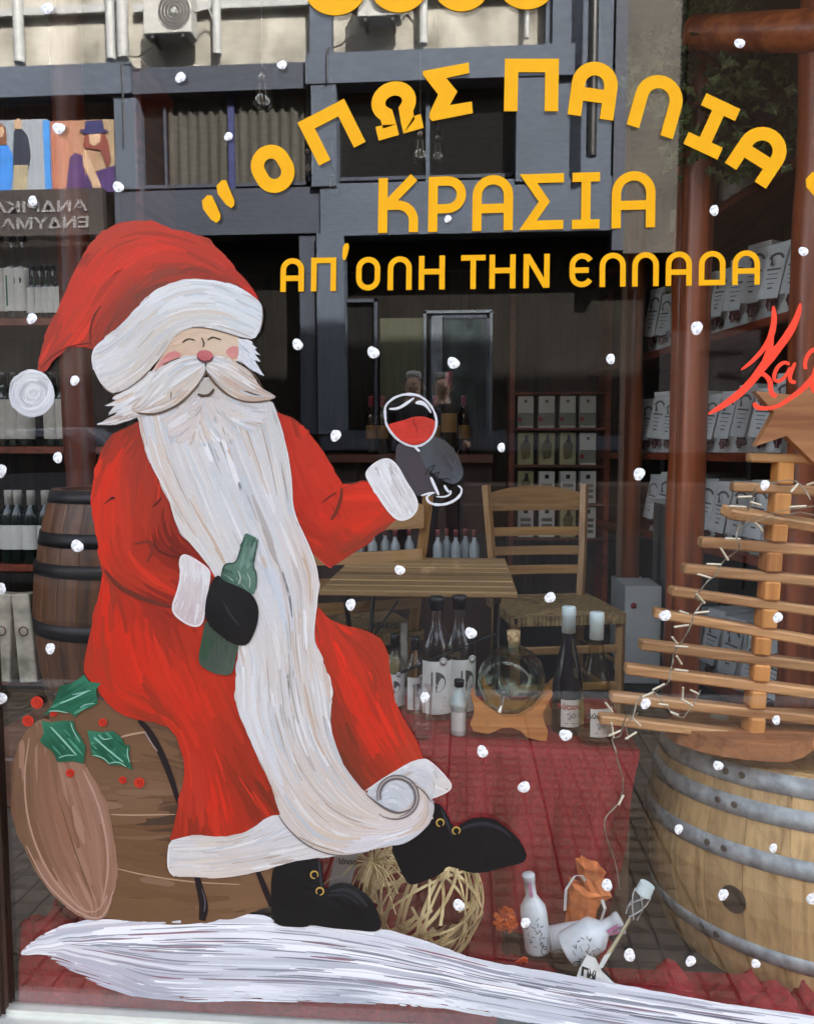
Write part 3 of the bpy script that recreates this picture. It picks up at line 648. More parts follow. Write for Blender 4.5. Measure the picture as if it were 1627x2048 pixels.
# ---- painted barrel seat
pb = thing('painted_barrel', gp(250, 1842), 'brown barrel painted on the glass, the seat of the painted Santa', 'window painting')
BODY = [(86, 1433), (140, 1405), (207, 1398), (242, 1420), (277, 1436), (318, 1440), (350, 1452), (372, 1480), (380, 1530), (378, 1600), (360, 1690), (420, 1740), (500, 1735), (560, 1725), (560, 1812), (539, 1812), (494, 1826), (418, 1838), (332, 1846), (214, 1842), (160, 1800)]
BC = [(200, 1430, (108, 78, 56)), (300, 1500, (112, 82, 58)), (260, 1590, (120, 90, 68)), (300, 1640, (108, 74, 48)), (260, 1720, (110, 80, 54)), (300, 1800, (112, 82, 56)), (480, 1790, (118, 88, 62)), (360, 1500, (92, 68, 50)), (345, 1640, (70, 54, 42))]
BG = [[(160, 1440), (260, 1440), (360, 1470)], [(225, 1620), (300, 1622), (360, 1616)], [(235, 1740), (340, 1762), (540, 1770)], [(230, 1830), (330, 1838), (540, 1806)], [(180, 1520), (280, 1515), (370, 1540)]]
area('barrel_body', pb, BODY, 1, BC, BG, n=420, w=(6, 18), Lr=(60, 220), jit=.03, pal=[(132, 102, 80), (98, 68, 46)], palp=.08, sm=1)
for nm, pts, w_ in (('highlight', [(221, 1628), (260, 1630), (352, 1628)], 3), ('highlight', [(232, 1736), (300, 1752), (390, 1764), (480, 1768)], 3), ('highlight', [(300, 1462), (252, 1470), (240, 1476)], 4)):
    line(nm, pb, pts, w_, (170, 138, 112), 3)
END = [(104, 1440), (86, 1435), (60, 1452), (38, 1486), (26, 1534), (24, 1590), (32, 1645), (50, 1700), (78, 1748), (114, 1794), (150, 1827), (182, 1841), (208, 1838), (222, 1815), (231, 1770), (233, 1720), (221, 1640), (200, 1580), (169, 1526), (138, 1478)]
EC = [(80, 1470, (122, 92, 68)), (40, 1560, (112, 84, 62)), (60, 1700, (118, 88, 66)), (120, 1560, (132, 92, 72)), (140, 1660, (136, 96, 76)), (180, 1770, (140, 102, 82)), (215, 1700, (150, 112, 92)), (190, 1600, (146, 110, 90)), (170, 1830, (160, 122, 102))]
EG = [[(100, 1480), (110, 1600), (150, 1720), (190, 1800)], [(60, 1480), (55, 1600), (90, 1720), (160, 1820)], [(140, 1500), (190, 1600), (215, 1720), (200, 1820)]]
area('barrel_end', pb, END, 3, EC, EG, n=320, w=(5, 16), Lr=(80, 260), jit=.03, pal=[(156, 120, 100), (118, 84, 62)], palp=.14, sm=1)
for pts, w_, c in (([(60, 1475), (48, 1560), (60, 1660), (100, 1750), (160, 1818), (195, 1826), (216, 1790)], 4, (172, 138, 118)), ([(168, 1540), (196, 1600), (214, 1670), (219, 1740), (205, 1810)], 5, (170, 136, 118)), ([(54, 1690), (90, 1762), (140, 1812), (185, 1838), (212, 1830), (228, 1780)], 3, (184, 152, 134)), ([(120, 1600), (150, 1700), (185, 1790)], 2, (104, 72, 52))):
    line('rim_highlight', pb, pts, w_, c, 4.5)
for pts, w_ in (([(278, 1440), (296, 1456), (320, 1498), (344, 1556), (358, 1606)], 13), ([(394, 1750), (403, 1786), (409, 1812), (405, 1840)], [11, 14, 18, 12]), ([(514, 1738), (530, 1776), (544, 1812)], [8, 12, 10])):
    line('hoop', pb, pts, w_, (34, 26, 28), 4)
line('highlight', pb, [(290, 1462), (304, 1486), (316, 1502)], 3, (150, 130, 124), 5); line('highlight', pb, [(404, 1776), (412, 1800), (409, 1822)], 2.5, (90, 84, 92), 5)

# ---- Santa
K = .64
sa = thing('painted_santa', gp(470, 1840), 'large white-bearded Santa painted on the shop window, seated on a painted barrel', 'window painting')
RED, DK, MID = (226, 54, 30), (150, 56, 38), (194, 62, 38)
COAT_L = [(290, 836), (262, 852), (230, 866), (207, 892), (193, 936), (184, 984), (187, 1032), (195, 1073), (203, 1120), (207, 1146), (203, 1177), (193, 1221), (180, 1273), (170, 1321), (169, 1345), (192, 1362), (207, 1399), (242, 1423), (277, 1440), (318, 1444), (346, 1457), (363, 1485), (372, 1520), (368, 1561), (359, 1603), (349, 1651), (341, 1690), (400, 1690), (480, 1690), (560, 1660), (640, 1680), (640, 1400), (600, 1200), (560, 1000), (500, 850), (380, 820)]
CC = [(250, 880, DK), (215, 950, RED), (195, 1010, RED), (270, 950, (172, 60, 42)), (310, 1010, (168, 56, 38)), (240, 1050, (206, 62, 40)), (200, 1090, RED), (270, 1090, (176, 52, 34)), (340, 1090, (112, 38, 26)), (370, 1110, (122, 40, 28)), (300, 1150, (200, 58, 34)), (240, 1150, (196, 60, 36)), (230, 1185, (150, 52, 36)), (320, 1215, (150, 46, 32)), (345, 1210, (146, 44, 32)), (210, 1240, (225, 50, 28)), (200, 1300, (180, 58, 36)), (260, 1280, (228, 52, 28)), (330, 1260, (170, 52, 34)), (300, 1340, (232, 52, 30)), (380, 1320, (190, 56, 34)), (230, 1370, (208, 50, 28)), (300, 1420, (160, 54, 34)), (380, 1420, (218, 56, 34)), (440, 1420, (190, 56, 34)), (400, 1520, (204, 52, 32)), (430, 1600, (232, 52, 30)), (400, 1650, (150, 50, 32)), (470, 1560, (160, 52, 32)), (520, 1600, (130, 50, 32)), (480, 1480, (168, 54, 34)), (440, 1660, (190, 54, 34)), (380, 1580, (196, 60, 42)), (380, 1390, (226, 52, 30))]
CG = [[(270, 870), (215, 940), (200, 1050), (215, 1130), (260, 1180), (340, 1215)], [(300, 900), (290, 1000), (280, 1080), (300, 1120), (360, 1150)], [(210, 1180), (200, 1280), (220, 1370)], [(280, 1230), (290, 1320), (340, 1420), (400, 1500), (420, 1650)], [(400, 1350), (440, 1450), (500, 1560), (540, 1620)], [(350, 1260), (400, 1380), (440, 1480)], [(200, 1370), (290, 1420), (340, 1440), (380, 1500), (380, 1650)], [(250, 930), (250, 1050)]]
area('coat', sa, COAT_L, 6, CC, CG, n=1500, w=(4, 15), Lr=(40, 160), jit=.035, pal=[(232, 60, 36), (190, 54, 34)], palp=.10, sm=1)
COAT_R = [(545, 815), (561, 828), (588, 835), (619, 866), (643, 904), (667, 942), (674, 950), (690, 975), (733, 962), (790, 960), (800, 1036), (788, 1042), (760, 1064), (733, 1088), (698, 1112), (664, 1134), (654, 1129), (633, 1112), (560, 1060), (540, 940)]
RC = [(570, 860, (200, 52, 34)), (600, 900, (206, 58, 38)), (640, 960, (216, 60, 40)), (680, 990, (224, 56, 34)), (740, 980, (226, 58, 36)), (770, 1020, (196, 60, 38)), (720, 1050, (226, 56, 32)), (690, 1090, (168, 60, 40)), (660, 1120, (176, 54, 36)), (620, 1050, (180, 50, 32)), (650, 1030, (222, 54, 34)), (600, 980, (196, 50, 32)), (590, 840, (150, 50, 34)), (740, 1075, (150, 60, 42)), (670, 1005, (160, 48, 34))]
RG = [[(570, 840), (600, 940), (640, 1040), (670, 1110)], [(620, 880), (670, 980), (690, 1060)], [(690, 990), (740, 985), (780, 1000)], [(650, 1120), (720, 1080), (790, 1030)], [(650, 1060), (720, 1040), (780, 1010)]]
area('sleeve', sa, COAT_R, 6, RC, RG, n=480, w=(4, 14), Lr=(30, 130), jit=.03, pal=[(238, 62, 36), (180, 54, 36)], palp=.08, sm=1)
SKIRT = [(620, 1190), (635, 1212), (654, 1236), (688, 1250), (726, 1258), (753, 1270), (769, 1288), (778, 1312), (779, 1346), (784, 1384), (795, 1422), (812, 1448), (833, 1489), (850, 1522), (800, 1560), (731, 1590), (680, 1570), (640, 1500), (620, 1420), (610, 1300)]
KC = [(640, 1230, (196, 58, 38)), (650, 1270, (228, 60, 40)), (680, 1290, (180, 62, 42)), (730, 1290, (168, 60, 42)), (765, 1320, (186, 60, 40)), (690, 1340, (236, 56, 34)), (660, 1340, (176, 58, 38)), (745, 1370, (160, 58, 40)), (715, 1400, (240, 56, 34)), (690, 1430, (150, 56, 38)), (760, 1430, (190, 58, 38)), (740, 1460, (240, 56, 36)), (700, 1480, (130, 58, 38)), (770, 1490, (226, 56, 34)), (710, 1540, (118, 60, 42)), (800, 1500, (176, 58, 36)), (750, 1545, (160, 56, 36)), (670, 1450, (152, 56, 38)), (820, 1500, (200, 70, 46))]
KG = [[(650, 1240), (690, 1340), (720, 1420), (770, 1500)], [(640, 1280), (670, 1420), (700, 1520), (740, 1570)], [(700, 1260), (760, 1300), (780, 1400), (830, 1500)]]
area('coat_skirt', sa, SKIRT, 6, KC, KG, n=520, w=(4, 14), Lr=(40, 160), jit=.03, pal=[(246, 58, 36), (160, 60, 42)], palp=.08, sm=1)
# folds and scribbles on the coat
for pts, w_, c in (([(212, 1140), (235, 1170), (270, 1190), (320, 1208), (348, 1214)], [3, 9, 11, 9, 4], (116, 50, 36)), ([(270, 1088), (295, 1082), (308, 1086), (306, 1105), (295, 1125)], 6, (132, 52, 36)), ([(310, 1078), (312, 1096), (330, 1108), (365, 1116)], 4, (100, 36, 26)), ([(645, 1005), (660, 992), (674, 985)], 4, (130, 44, 32)), ([(684, 975), (682, 1000), (672, 1026), (662, 1040)], 7, (120, 50, 34)), ([(690, 975), (720, 962), (733, 962)], 3, (160, 60, 40)), ([(632, 1112), (656, 1132), (664, 1135)], 3, (210, 70, 60))):
    line('fold', sa, pts, w_, c, 7.6)
for pts in ([(211, 1008), (222, 997), (229, 993), (224, 1001)], [(307, 1013), (318, 1003), (324, 995)], [(229, 993), (231, 999)]):
    line('scribble', sa, pts, 2.6, (60, 30, 26), 8)
# fur trims and cuffs
WH = [(240, 236, 232), (224, 222, 220), (232, 226, 216), (216, 218, 222)]
FURP = [(248, 246, 242), (210, 206, 204), (236, 222, 206), (206, 212, 220), (196, 180, 166)]
HEM = [(339, 1681), (362, 1674), (391, 1668), (442, 1673), (484, 1667), (518, 1647), (553, 1624), (600, 1640), (700, 1680), (760, 1690), (700, 1708), (636, 1714), (592, 1718), (540, 1735), (484, 1749), (432, 1755), (387, 1752), (349, 1752), (337, 1740), (335, 1715)]
HC = [(350, 1700, (232, 230, 228)), (420, 1700, (226, 216, 206)), (420, 1735, (236, 222, 208)), (500, 1690, (228, 222, 218)), (540, 1660, (230, 228, 228)), (600, 1690, (232, 226, 222)), (480, 1720, (226, 212, 200)), (600, 1660, (226, 224, 228))]
area('hem_trim', sa, HEM, 7, HC, [[(345, 1720), (400, 1720), (480, 1712), (600, 1690)], [(345, 1690), (420, 1690), (500, 1675), (555, 1640)], [(345, 1742), (440, 1745), (560, 1725), (640, 1708)]], n=330, w=(2, 7), Lr=(30, 130), jit=.03, pal=FURP, palp=.35, sm=1)
line('trim_outline', sa, [(342, 1684), (337, 1712), (338, 1738), (350, 1751)], 3, (248, 246, 240), 8)
HEM2 = [(731, 1581), (753, 1563), (788, 1542), (815, 1525), (843, 1515), (860, 1520), (884, 1546), (903, 1563), (902, 1579), (880, 1589), (862, 1597), (840, 1625), (780, 1630), (745, 1605)]
area('hem_trim', sa, HEM2, 7, [(760, 1570, (214, 216, 220)), (820, 1540, (220, 220, 222)), (850, 1560, (214, 214, 218)), (885, 1565, (236, 228, 220)), (800, 1600, (212, 216, 222)), (845, 1520, (244, 242, 240))], [[(740, 1580), (820, 1530), (850, 1525)], [(790, 1590), (840, 1560), (890, 1570)], [(850, 1520), (870, 1560), (860, 1590)]], n=160, w=(2, 7), Lr=(15, 60), jit=.03, pal=FURP, palp=.35, sm=1)
line('trim_outline', sa, [(731, 1580), (788, 1542), (843, 1515), (862, 1522), (903, 1565), (900, 1580), (868, 1594)], 3, (250, 240, 236), 8)
CUFF = [(367, 1107), (389, 1117), (419, 1138), (421, 1150), (417, 1175), (410, 1221), (406, 1246), (392, 1253), (370, 1244), (348, 1226), (347, 1208), (358, 1180), (365, 1146), (360, 1124)]
area('cuff', sa, CUFF, 8, [(380, 1130, (238, 230, 226)), (390, 1180, (222, 210, 206)), (380, 1230, (218, 200, 200)), (405, 1150, (240, 238, 236))], [[(385, 1120), (388, 1180), (375, 1240)], [(368, 1115), (372, 1170), (355, 1215)]], n=100, w=(3, 7), Lr=(20, 70), jit=.03, pal=[(246, 244, 240), (220, 190, 192)], palp=.3, sm=1)
line('trim_outline', sa, CUFF, 4, (246, 236, 234), 9.3, closed=True, taper=False)
CUFF2 = [(731, 948), (740, 935), (753, 925), (768, 918), (780, 919), (795, 932), (812, 965), (826, 985), (834, 1003), (834, 1018), (824, 1032), (808, 1040), (793, 1038), (778, 1023), (765, 1005), (752, 984), (740, 966)]
area('cuff', sa, CUFF2, 8, [(765, 935, (240, 240, 238)), (790, 980, (226, 220, 216)), (810, 1020, (240, 234, 230)), (760, 960, (238, 236, 234))], [[(770, 930), (790, 980), (815, 1020)], [(745, 950), (775, 990), (800, 1030)]], n=120, w=(3, 8), Lr=(20, 70), jit=.03, pal=[(250, 250, 248), (206, 198, 196)], palp=.3, sm=1)
line('trim_outline', sa, CUFF2, 4, (246, 244, 242), 9.3, closed=True, taper=False)
# gloved hand holding the glass (grey) and the wine glass
area('hand', sa, [(793, 884), (815, 888), (838, 897), (852, 925), (862, 955), (876, 985), (868, 992), (845, 990), (834, 992), (822, 975), (806, 955), (790, 922)], 7, [(820, 930, (78, 72, 74))], [[(800, 900), (850, 980)]], n=40, w=(4, 9), Lr=(30, 80), jit=.04, sm=1)
area('hand', sa, [(864, 872), (885, 878), (903, 893), (922, 925), (927, 945), (922, 960), (905, 970), (885, 960), (862, 945), (842, 918), (838, 895), (848, 885)], 8, [(890, 900, (76, 74, 74)), (860, 920, (84, 88, 92)), (905, 950, (86, 90, 96)), (900, 925, (68, 66, 66))], [[(860, 885), (860, 920), (900, 960)], [(890, 885), (915, 930)]], n=50, w=(4, 9), Lr=(30, 80), jit=.04, sm=2)
for pts in ([(849, 950), (858, 935), (871, 929), (866, 937), (856, 949), (868, 948), (880, 942), (872, 955), (868, 960)], [(868, 962), (885, 957), (900, 958)]):
    line('scribble', sa, pts, 2, (22, 20, 22), 9.5)
wg = sa
rw = [(776, 849), (790, 845), (810, 840), (828, 833), (848, 833), (868, 840), (872, 848), (868, 865), (855, 880), (838, 889), (822, 890), (806, 884), (790, 872), (780, 860)]
area('red_wine', wg, rw, 9, [(820, 860, (214, 62, 48)), (850, 850, (206, 66, 52)), (800, 860, (222, 66, 50))], [[(780, 850), (820, 862), (868, 850)], [(790, 870), (830, 880), (860, 870)]], n=60, w=(2, 6), Lr=(20, 60), jit=.06, sm=1)
line('scribble', wg, [(828, 836), (826, 846), (834, 855), (833, 866)], 1.5, (130, 30, 26), 10.5)
for k in range(3):
    line('bowl_outline', wg, [(769 + k * 1.2, 830), (770, 812 - k), (785, 797 + k), (803, 790), (822, 787 + k * 1.5), (842, 793), (860, 808 + k), (871, 830), (874 - k, 850), (866, 872), (852, 886), (836, 894 - k), (818, 892), (798, 882), (782, 866 - k), (772, 848)], 4.2 - k * .6, (232, 230, 234), 9.6 + k * .4, closed=True, taper=False, jit=.12)
for pts, w_ in (([(779, 818), (795, 818), (812, 808), (828, 796)], [3, 5, 6, 2]), ([(831, 806), (843, 805), (853, 812), (862, 826)], [3, 9, 5, 1.5]), ([(829, 893), (834, 898), (839, 903)], 5)):
    line('glass_highlight', wg, pts, w_, (240, 240, 242), 10.4)
line('glass_stem', wg, [(861, 954), (868, 970), (877, 990)], 6, (244, 244, 246), 10.4); line('glass_stem', wg, [(888, 970), (892, 978), (898, 985)], 5, (238, 238, 242), 10.4)
line('glass_foot', wg, [(868, 985), (856, 990), (852, 998), (862, 1008), (885, 1010), (908, 1002), (922, 988), (923, 976), (915, 971)], 5, (240, 240, 242), 10.4, jit=.12)
line('glass_foot', wg, [(842, 991), (858, 986), (869, 985)], 4, (236, 236, 240), 10.4); line('glass_foot', wg, [(872, 993), (890, 994), (902, 987), (900, 980)], 3.5, (236, 236, 240), 10.4)
# boots
def boot(pts, hl, gr):
    area('boot', sa, pts, 5, gr, [[pts[1], pts[len(pts) // 3], pts[len(pts) // 2]]], n=90, w=(4, 10), Lr=(30, 90), jit=.08, sm=1)
    for h, w_, c in hl: line('boot_highlight', sa, h, w_, c, 6.3)
boot([(543, 1742), (556, 1728), (580, 1720), (643, 1710), (647, 1770), (652, 1777), (664, 1768), (682, 1764), (705, 1767), (736, 1789), (752, 1812), (761, 1840), (762, 1857), (747, 1863), (712, 1859), (660, 1855), (622, 1848), (612, 1853), (590, 1853), (561, 1851), (548, 1843), (542, 1813)],
     [([(638, 1716), (640, 1745), (644, 1775)], 5, (58, 58, 62)), ([(660, 1782), (690, 1776), (715, 1788), (735, 1812)], [2, 8, 10, 3], (52, 52, 56)), ([(656, 1790), (690, 1786), (720, 1808)], 6, (46, 46, 50))], [(600, 1780, (26, 26, 27)), (700, 1820, (24, 24, 25)), (700, 1780, (40, 40, 42))])
boot([(867, 1604), (880, 1608), (893, 1625), (905, 1652), (915, 1652), (925, 1644), (946, 1634), (974, 1633), (1008, 1650), (1036, 1675), (1049, 1698), (1053, 1712), (1046, 1725), (1005, 1734), (970, 1744), (940, 1745), (912, 1735), (893, 1731), (884, 1746), (850, 1761), (822, 1770), (810, 1760), (795, 1727), (780, 1694), (800, 1660), (840, 1640)],
     [([(882, 1616), (892, 1640), (905, 1672)], [2, 7, 2], (52, 52, 58)), ([(916, 1660), (940, 1648), (970, 1645), (1000, 1655), (1022, 1674)], [2, 7, 9, 6, 2], (50, 50, 54))], [(850, 1700, (26, 25, 26)), (980, 1690, (32, 30, 31)), (950, 1725, (30, 28, 29))])
for cx, cy, a0 in ((880, 1644, .3), (912, 1660, .4), (629, 1748, 0), (640, 1781, 1)):
    line('boot_eyelet', sa, [(cx + 7.5 * math.cos(a0 + t * .62), cy + 7.5 * math.sin(a0 + t * .62)) for t in range(-8, 2)], 3.2, (205, 168, 84), 7, sm=1)
# beard
BEARD = [(413, 742), (300, 800), (272, 826), (288, 860), (293, 901), (310, 943), (337, 987), (348, 1032), (365, 1067), (389, 1094), (413, 1122), (430, 1150), (455, 1200), (478, 1290), (475, 1340), (474, 1409), (491, 1457), (518, 1506), (543, 1561), (555, 1615), (574, 1648), (602, 1676), (636, 1697), (678, 1710), (712, 1706), (746, 1696), (767, 1688), (802, 1687), (826, 1673), (850, 1651), (864, 1628), (866, 1606), (857, 1586), (839, 1569), (815, 1556), (800, 1551), (815, 1562), (828, 1580), (828, 1600), (812, 1618), (790, 1624), (765, 1612), (740, 1590), (712, 1566), (688, 1535), (671, 1497), (661, 1463), (661, 1434), (664, 1400), (657, 1353), (641, 1312), (627, 1270), (629, 1233), (635, 1198), (636, 1160), (629, 1126), (616, 1091), (592, 1043), (583, 1023), (583, 992), (581, 957), (573, 901), (562, 856), (554, 825), (545, 800), (500, 790)]
BDC = [(330, 860, (214, 222, 228)), (420, 820, (226, 214, 206)), (500, 830, (228, 224, 222)), (540, 850, (216, 214, 208)), (310, 930, (232, 226, 224)), (380, 900, (232, 226, 220)), (440, 900, (228, 228, 228)), (520, 920, (224, 222, 220)), (570, 940, (236, 228, 216)), (350, 980, (226, 212, 200)), (430, 980, (220, 222, 224)), (500, 1000, (214, 216, 218)), (560, 1020, (218, 218, 218)), (400, 1060, (230, 222, 212)), (470, 1080, (228, 226, 222)), (540, 1100, (224, 226, 228)), (600, 1100, (232, 214, 202)), (500, 1200, (222, 218, 214)), (560, 1200, (218, 224, 230)), (620, 1180, (234, 222, 214)), (500, 1320, (232, 226, 220)), (560, 1320, (222, 214, 206)), (610, 1300, (230, 220, 210)), (520, 1420, (232, 232, 232)), (580, 1400, (226, 222, 220)), (640, 1420, (228, 224, 220)), (540, 1500, (228, 228, 230)), (600, 1520, (224, 214, 204)), (560, 1580, (222, 208, 196)), (620, 1620, (226, 214, 204)), (680, 1600, (222, 206, 192)), (640, 1680, (222, 206, 192)), (720, 1640, (224, 206, 192)), (780, 1650, (232, 218, 206)), (840, 1620, (224, 202, 184)), (820, 1560, (214, 198, 184)), (740, 1680, (236, 232, 236)), (820, 1660, (238, 234, 238))]
BDG = [[(290, 840), (310, 930), (350, 1020), (410, 1110), (470, 1220), (500, 1320), (495, 1430), (530, 1520), (570, 1600), (620, 1670), (680, 1695), (760, 1680), (830, 1660), (858, 1620), (845, 1575), (800, 1550)],
       [(380, 860), (420, 960), (470, 1080), (530, 1200), (560, 1320), (560, 1430), (600, 1540), (660, 1620), (740, 1650), (800, 1650), (840, 1620), (835, 1580)],
       [(470, 850), (510, 960), (560, 1080), (600, 1190), (600, 1300), (620, 1420), (650, 1510), (700, 1580), (760, 1630), (810, 1630), (834, 1600)],
       [(540, 830), (565, 920), (575, 1000), (600, 1080), (628, 1140), (630, 1200), (622, 1270), (650, 1360), (656, 1440), (680, 1520), (730, 1585), (780, 1618), (815, 1610)]]
FURB = [(246, 244, 240), (208, 210, 212), (228, 208, 188), (212, 184, 160), (242, 240, 238), (204, 210, 216), (250, 248, 246), (186, 176, 168)]
area('beard', sa, BEARD, 9, BDC, BDG, n=2400, w=(3, 12), Lr=(50, 230), jit=.025, pal=FURB, palp=.28, sm=1)
area('beard_hairs', sa, BEARD, 10, BDC, BDG, n=130, w=(1, 2), Lr=(40, 160), jit=.1, pal=[(186, 158, 132), (250, 250, 250), (250, 250, 250)], palp=.8, base=False, sm=1)
# chin and swirl
area('chin', sa, [(413, 745), (372, 796), (320, 830), (330, 880), (400, 900), (520, 870), (545, 810), (468, 795), (444, 778)], 10.4, [(400, 830, (224, 212, 204)), (500, 820, (226, 222, 220)), (420, 860, (232, 226, 220)), (350, 850, (228, 214, 204)), (410, 770, (208, 198, 188))], [[(400, 800), (360, 840), (300, 870)], [(420, 810), (440, 850), (470, 890)], [(440, 800), (480, 830), (540, 840)]], n=200, w=(3, 9), Lr=(25, 80), jit=.03, pal=FURB, palp=.35, base=False, sm=1)
sw = [(790 + r_ * math.cos(a_), 1592 + r_ * math.sin(a_)) for a_, r_ in [(t * .35, 36 + (t % 2)) for t in range(18)]]
area('swirl', sa, sw, 8.5, [(790, 1590, (212, 216, 220)), (800, 1570, (222, 222, 224))], [[(770, 1580), (790, 1570), (810, 1590)]], n=60, w=(3, 8), Lr=(10, 40), jit=.03, pal=[(232, 234, 236), (198, 204, 210)], palp=.4, sm=1)
for k in range(6):
    r0 = 29 + k * 1.8; line('swirl_line', sa, [(792 + (r0 + t * .7) * math.cos(2.9 + t * .3), 1590 + (r0 + t * .5) * math.sin(2.9 + t * .3) * 1.02) for t in range(0, 15 + k)], 1.4 + (k % 3) * .7, random.choice([(150, 140, 136), (222, 206, 190), (120, 114, 116), (238, 234, 230)]), 11 + k * .15, sm=1)
line('swirl_line', sa, [(731, 1585), (760, 1609), (785, 1622), (802, 1624), (820, 1616)], [1, 4, 6, 4, 1], (118, 110, 108), 11.9)
for pts, c in (([(557, 1628), (580, 1660), (620, 1694), (680, 1712), (740, 1700)], (120, 110, 104)), ([(745, 1697), (770, 1688), (802, 1687), (830, 1672), (856, 1648), (868, 1620), (866, 1598)], (210, 206, 206)), ([(600, 1672), (640, 1692), (690, 1704)], (176, 152, 132)), ([(820, 1562), (848, 1580), (862, 1602)], (110, 100, 98))):
    line('beard_edge', sa, pts, 2.4, c, 11.5)
for pts in ([(289, 866), (296, 905), (316, 950), (340, 990), (350, 1034), (368, 1068), (416, 1124)], [(549, 815), (567, 870), (576, 910), (584, 960), (585, 1022), (618, 1090), (632, 1128), (638, 1165), (630, 1240), (628, 1268)]):
    line('beard_edge', sa, pts, 3, (244, 238, 232), 11.5)
# face, cheeks, hair, moustache
area('face', sa, [(326, 712), (338, 684), (352, 668), (368, 660), (390, 654), (416, 654), (447, 661), (484, 674), (484, 706), (474, 728), (440, 722), (409, 730), (370, 726), (340, 740), (300, 752)], 11, [(400, 680, (230, 202, 172)), (440, 690, (232, 206, 178)), (350, 700, (226, 194, 164)), (330, 735, (226, 180, 160))], [[(340, 690), (400, 670), (470, 685)]], n=60, w=(5, 10), Lr=(20, 70), jit=.02, sm=1)
area('cheek', sa, [(330, 715), (338, 706), (352, 702), (364, 708), (362, 716), (345, 722), (325, 738), (315, 736)], 12.2, [(340, 716, (222, 138, 132)), (325, 735, (222, 160, 150))], [[(320, 730), (345, 710), (362, 710)]], n=30, w=(3, 6), Lr=(10, 30), jit=.03, pal=[(232, 160, 152)], palp=.4, sm=1)
area('cheek', sa, [(452, 704), (458, 697), (468, 692), (478, 694), (480, 704), (476, 716), (468, 720), (458, 712)], 12.2, [(466, 705, (226, 150, 142))], [[(455, 704), (478, 702)]], n=16, w=(3, 5), Lr=(10, 20), jit=.03, pal=[(232, 170, 160)], palp=.4, sm=1)
area('side_hair', sa, [(478, 678), (497, 680), (506, 684), (505, 690), (516, 697), (508, 698), (522, 711), (510, 708), (523, 724), (510, 720), (528, 751), (508, 742), (495, 734), (476, 722), (479, 700)], 11.5, [(495, 700, (240, 240, 240)), (505, 730, (226, 228, 230))], [[(482, 684), (505, 700), (520, 715)], [(480, 700), (500, 725), (525, 748)]], n=100, w=(1.5, 5), Lr=(12, 40), jit=.03, pal=[(250, 250, 250), (200, 206, 214)], palp=.4, sm=0, over=3)
area('side_hair', sa, [(318, 735), (290, 752), (262, 776), (237, 790), (228, 798), (240, 799), (211, 812), (232, 812), (226, 818), (219, 831), (240, 822), (230, 832), (196, 850), (234, 850), (268, 838), (285, 830), (310, 800), (335, 760)], 11.5, [(300, 770, (234, 230, 224)), (250, 815, (238, 238, 236)), (220, 845, (200, 186, 174)), (270, 800, (238, 232, 224)), (245, 838, (226, 210, 198))], [[(310, 750), (270, 790), (215, 812)], [(300, 790), (260, 820), (222, 830)], [(300, 815), (260, 835), (200, 848)]], n=220, w=(1.5, 6), Lr=(20, 70), jit=.04, pal=[(250, 250, 250), (200, 206, 214), (220, 196, 176), (160, 140, 128)], palp=.4, sm=0, over=3)
ML = [(415, 720), (400, 714), (382, 711), (344, 724), (320, 738), (306, 758), (296, 780), (282, 798), (262, 816), (272, 826), (300, 828), (326, 822), (352, 811), (376, 793), (398, 770), (410, 748), (415, 735)]
MR = [(410, 722), (428, 712), (446, 714), (470, 724), (492, 738), (509, 752), (520, 772), (537, 786), (557, 794), (534, 803), (503, 804), (468, 794), (446, 777), (428, 757), (414, 742)]
MCOL = [(400, 730, (226, 226, 224)), (360, 735, (214, 216, 214)), (330, 770, (228, 226, 222)), (300, 800, (232, 222, 210)), (350, 800, (214, 186, 160)), (385, 770, (214, 194, 174)), (290, 820, (206, 180, 158)), (430, 730, (222, 220, 214)), (470, 750, (220, 208, 192)), (500, 770, (206, 178, 156)), (520, 792, (204, 176, 156)), (450, 765, (218, 200, 180)), (545, 795, (190, 170, 156)), (500, 750, (196, 164, 146))]
area('moustache', sa, ML, 13, MCOL, [[(412, 724), (370, 730), (330, 765), (290, 810)], [(410, 740), (380, 780), (330, 815), (280, 824)], [(400, 720), (350, 725), (310, 765)]], n=330, w=(1.5, 7), Lr=(25, 110), jit=.04, pal=FURB, palp=.45, sm=1)
area('moustache', sa, MR, 13, MCOL, [[(415, 724), (450, 730), (490, 765), (545, 792)], [(416, 742), (440, 768), (480, 796), (530, 800)], [(425, 716), (470, 726), (510, 760)]], n=330, w=(1.5, 7), Lr=(25, 110), jit=.04, pal=FURB, palp=.45, sm=1)
for pts, w_ in (([(409, 752), (396, 774), (372, 800), (345, 818), (310, 830), (278, 826)], [1, 3, 5, 4, 4, 2]), ([(414, 744), (426, 762), (446, 782), (470, 798), (503, 806), (545, 800)], [2, 4, 5, 3, 3, 1]), ([(328, 730), (345, 722), (362, 716)], 2.5), ([(480, 722), (500, 738), (516, 756), (526, 775)], 2), ([(345, 784), (344, 798)], 2), ([(414, 744), (410, 756)], 3)):
    line('moustache_line', sa, pts, w_, (110, 88, 72), 14.6)
area('nose', sa, [(395, 712), (398, 704), (408, 700), (420, 702), (428, 708), (429, 716), (422, 722), (408, 723), (398, 720)], 15, [(412, 706, (212, 128, 130)), (410, 716, (200, 96, 100)), (424, 712, (214, 120, 116))], [[(398, 708), (412, 703), (426, 710)]], n=26, w=(3, 6), Lr=(8, 24), jit=.03, sm=2)
line('nose_shade', sa, [(396, 714), (402, 722), (412, 725), (424, 722), (429, 714)], [1, 4, 5, 4, 1], (110, 66, 72), 16)
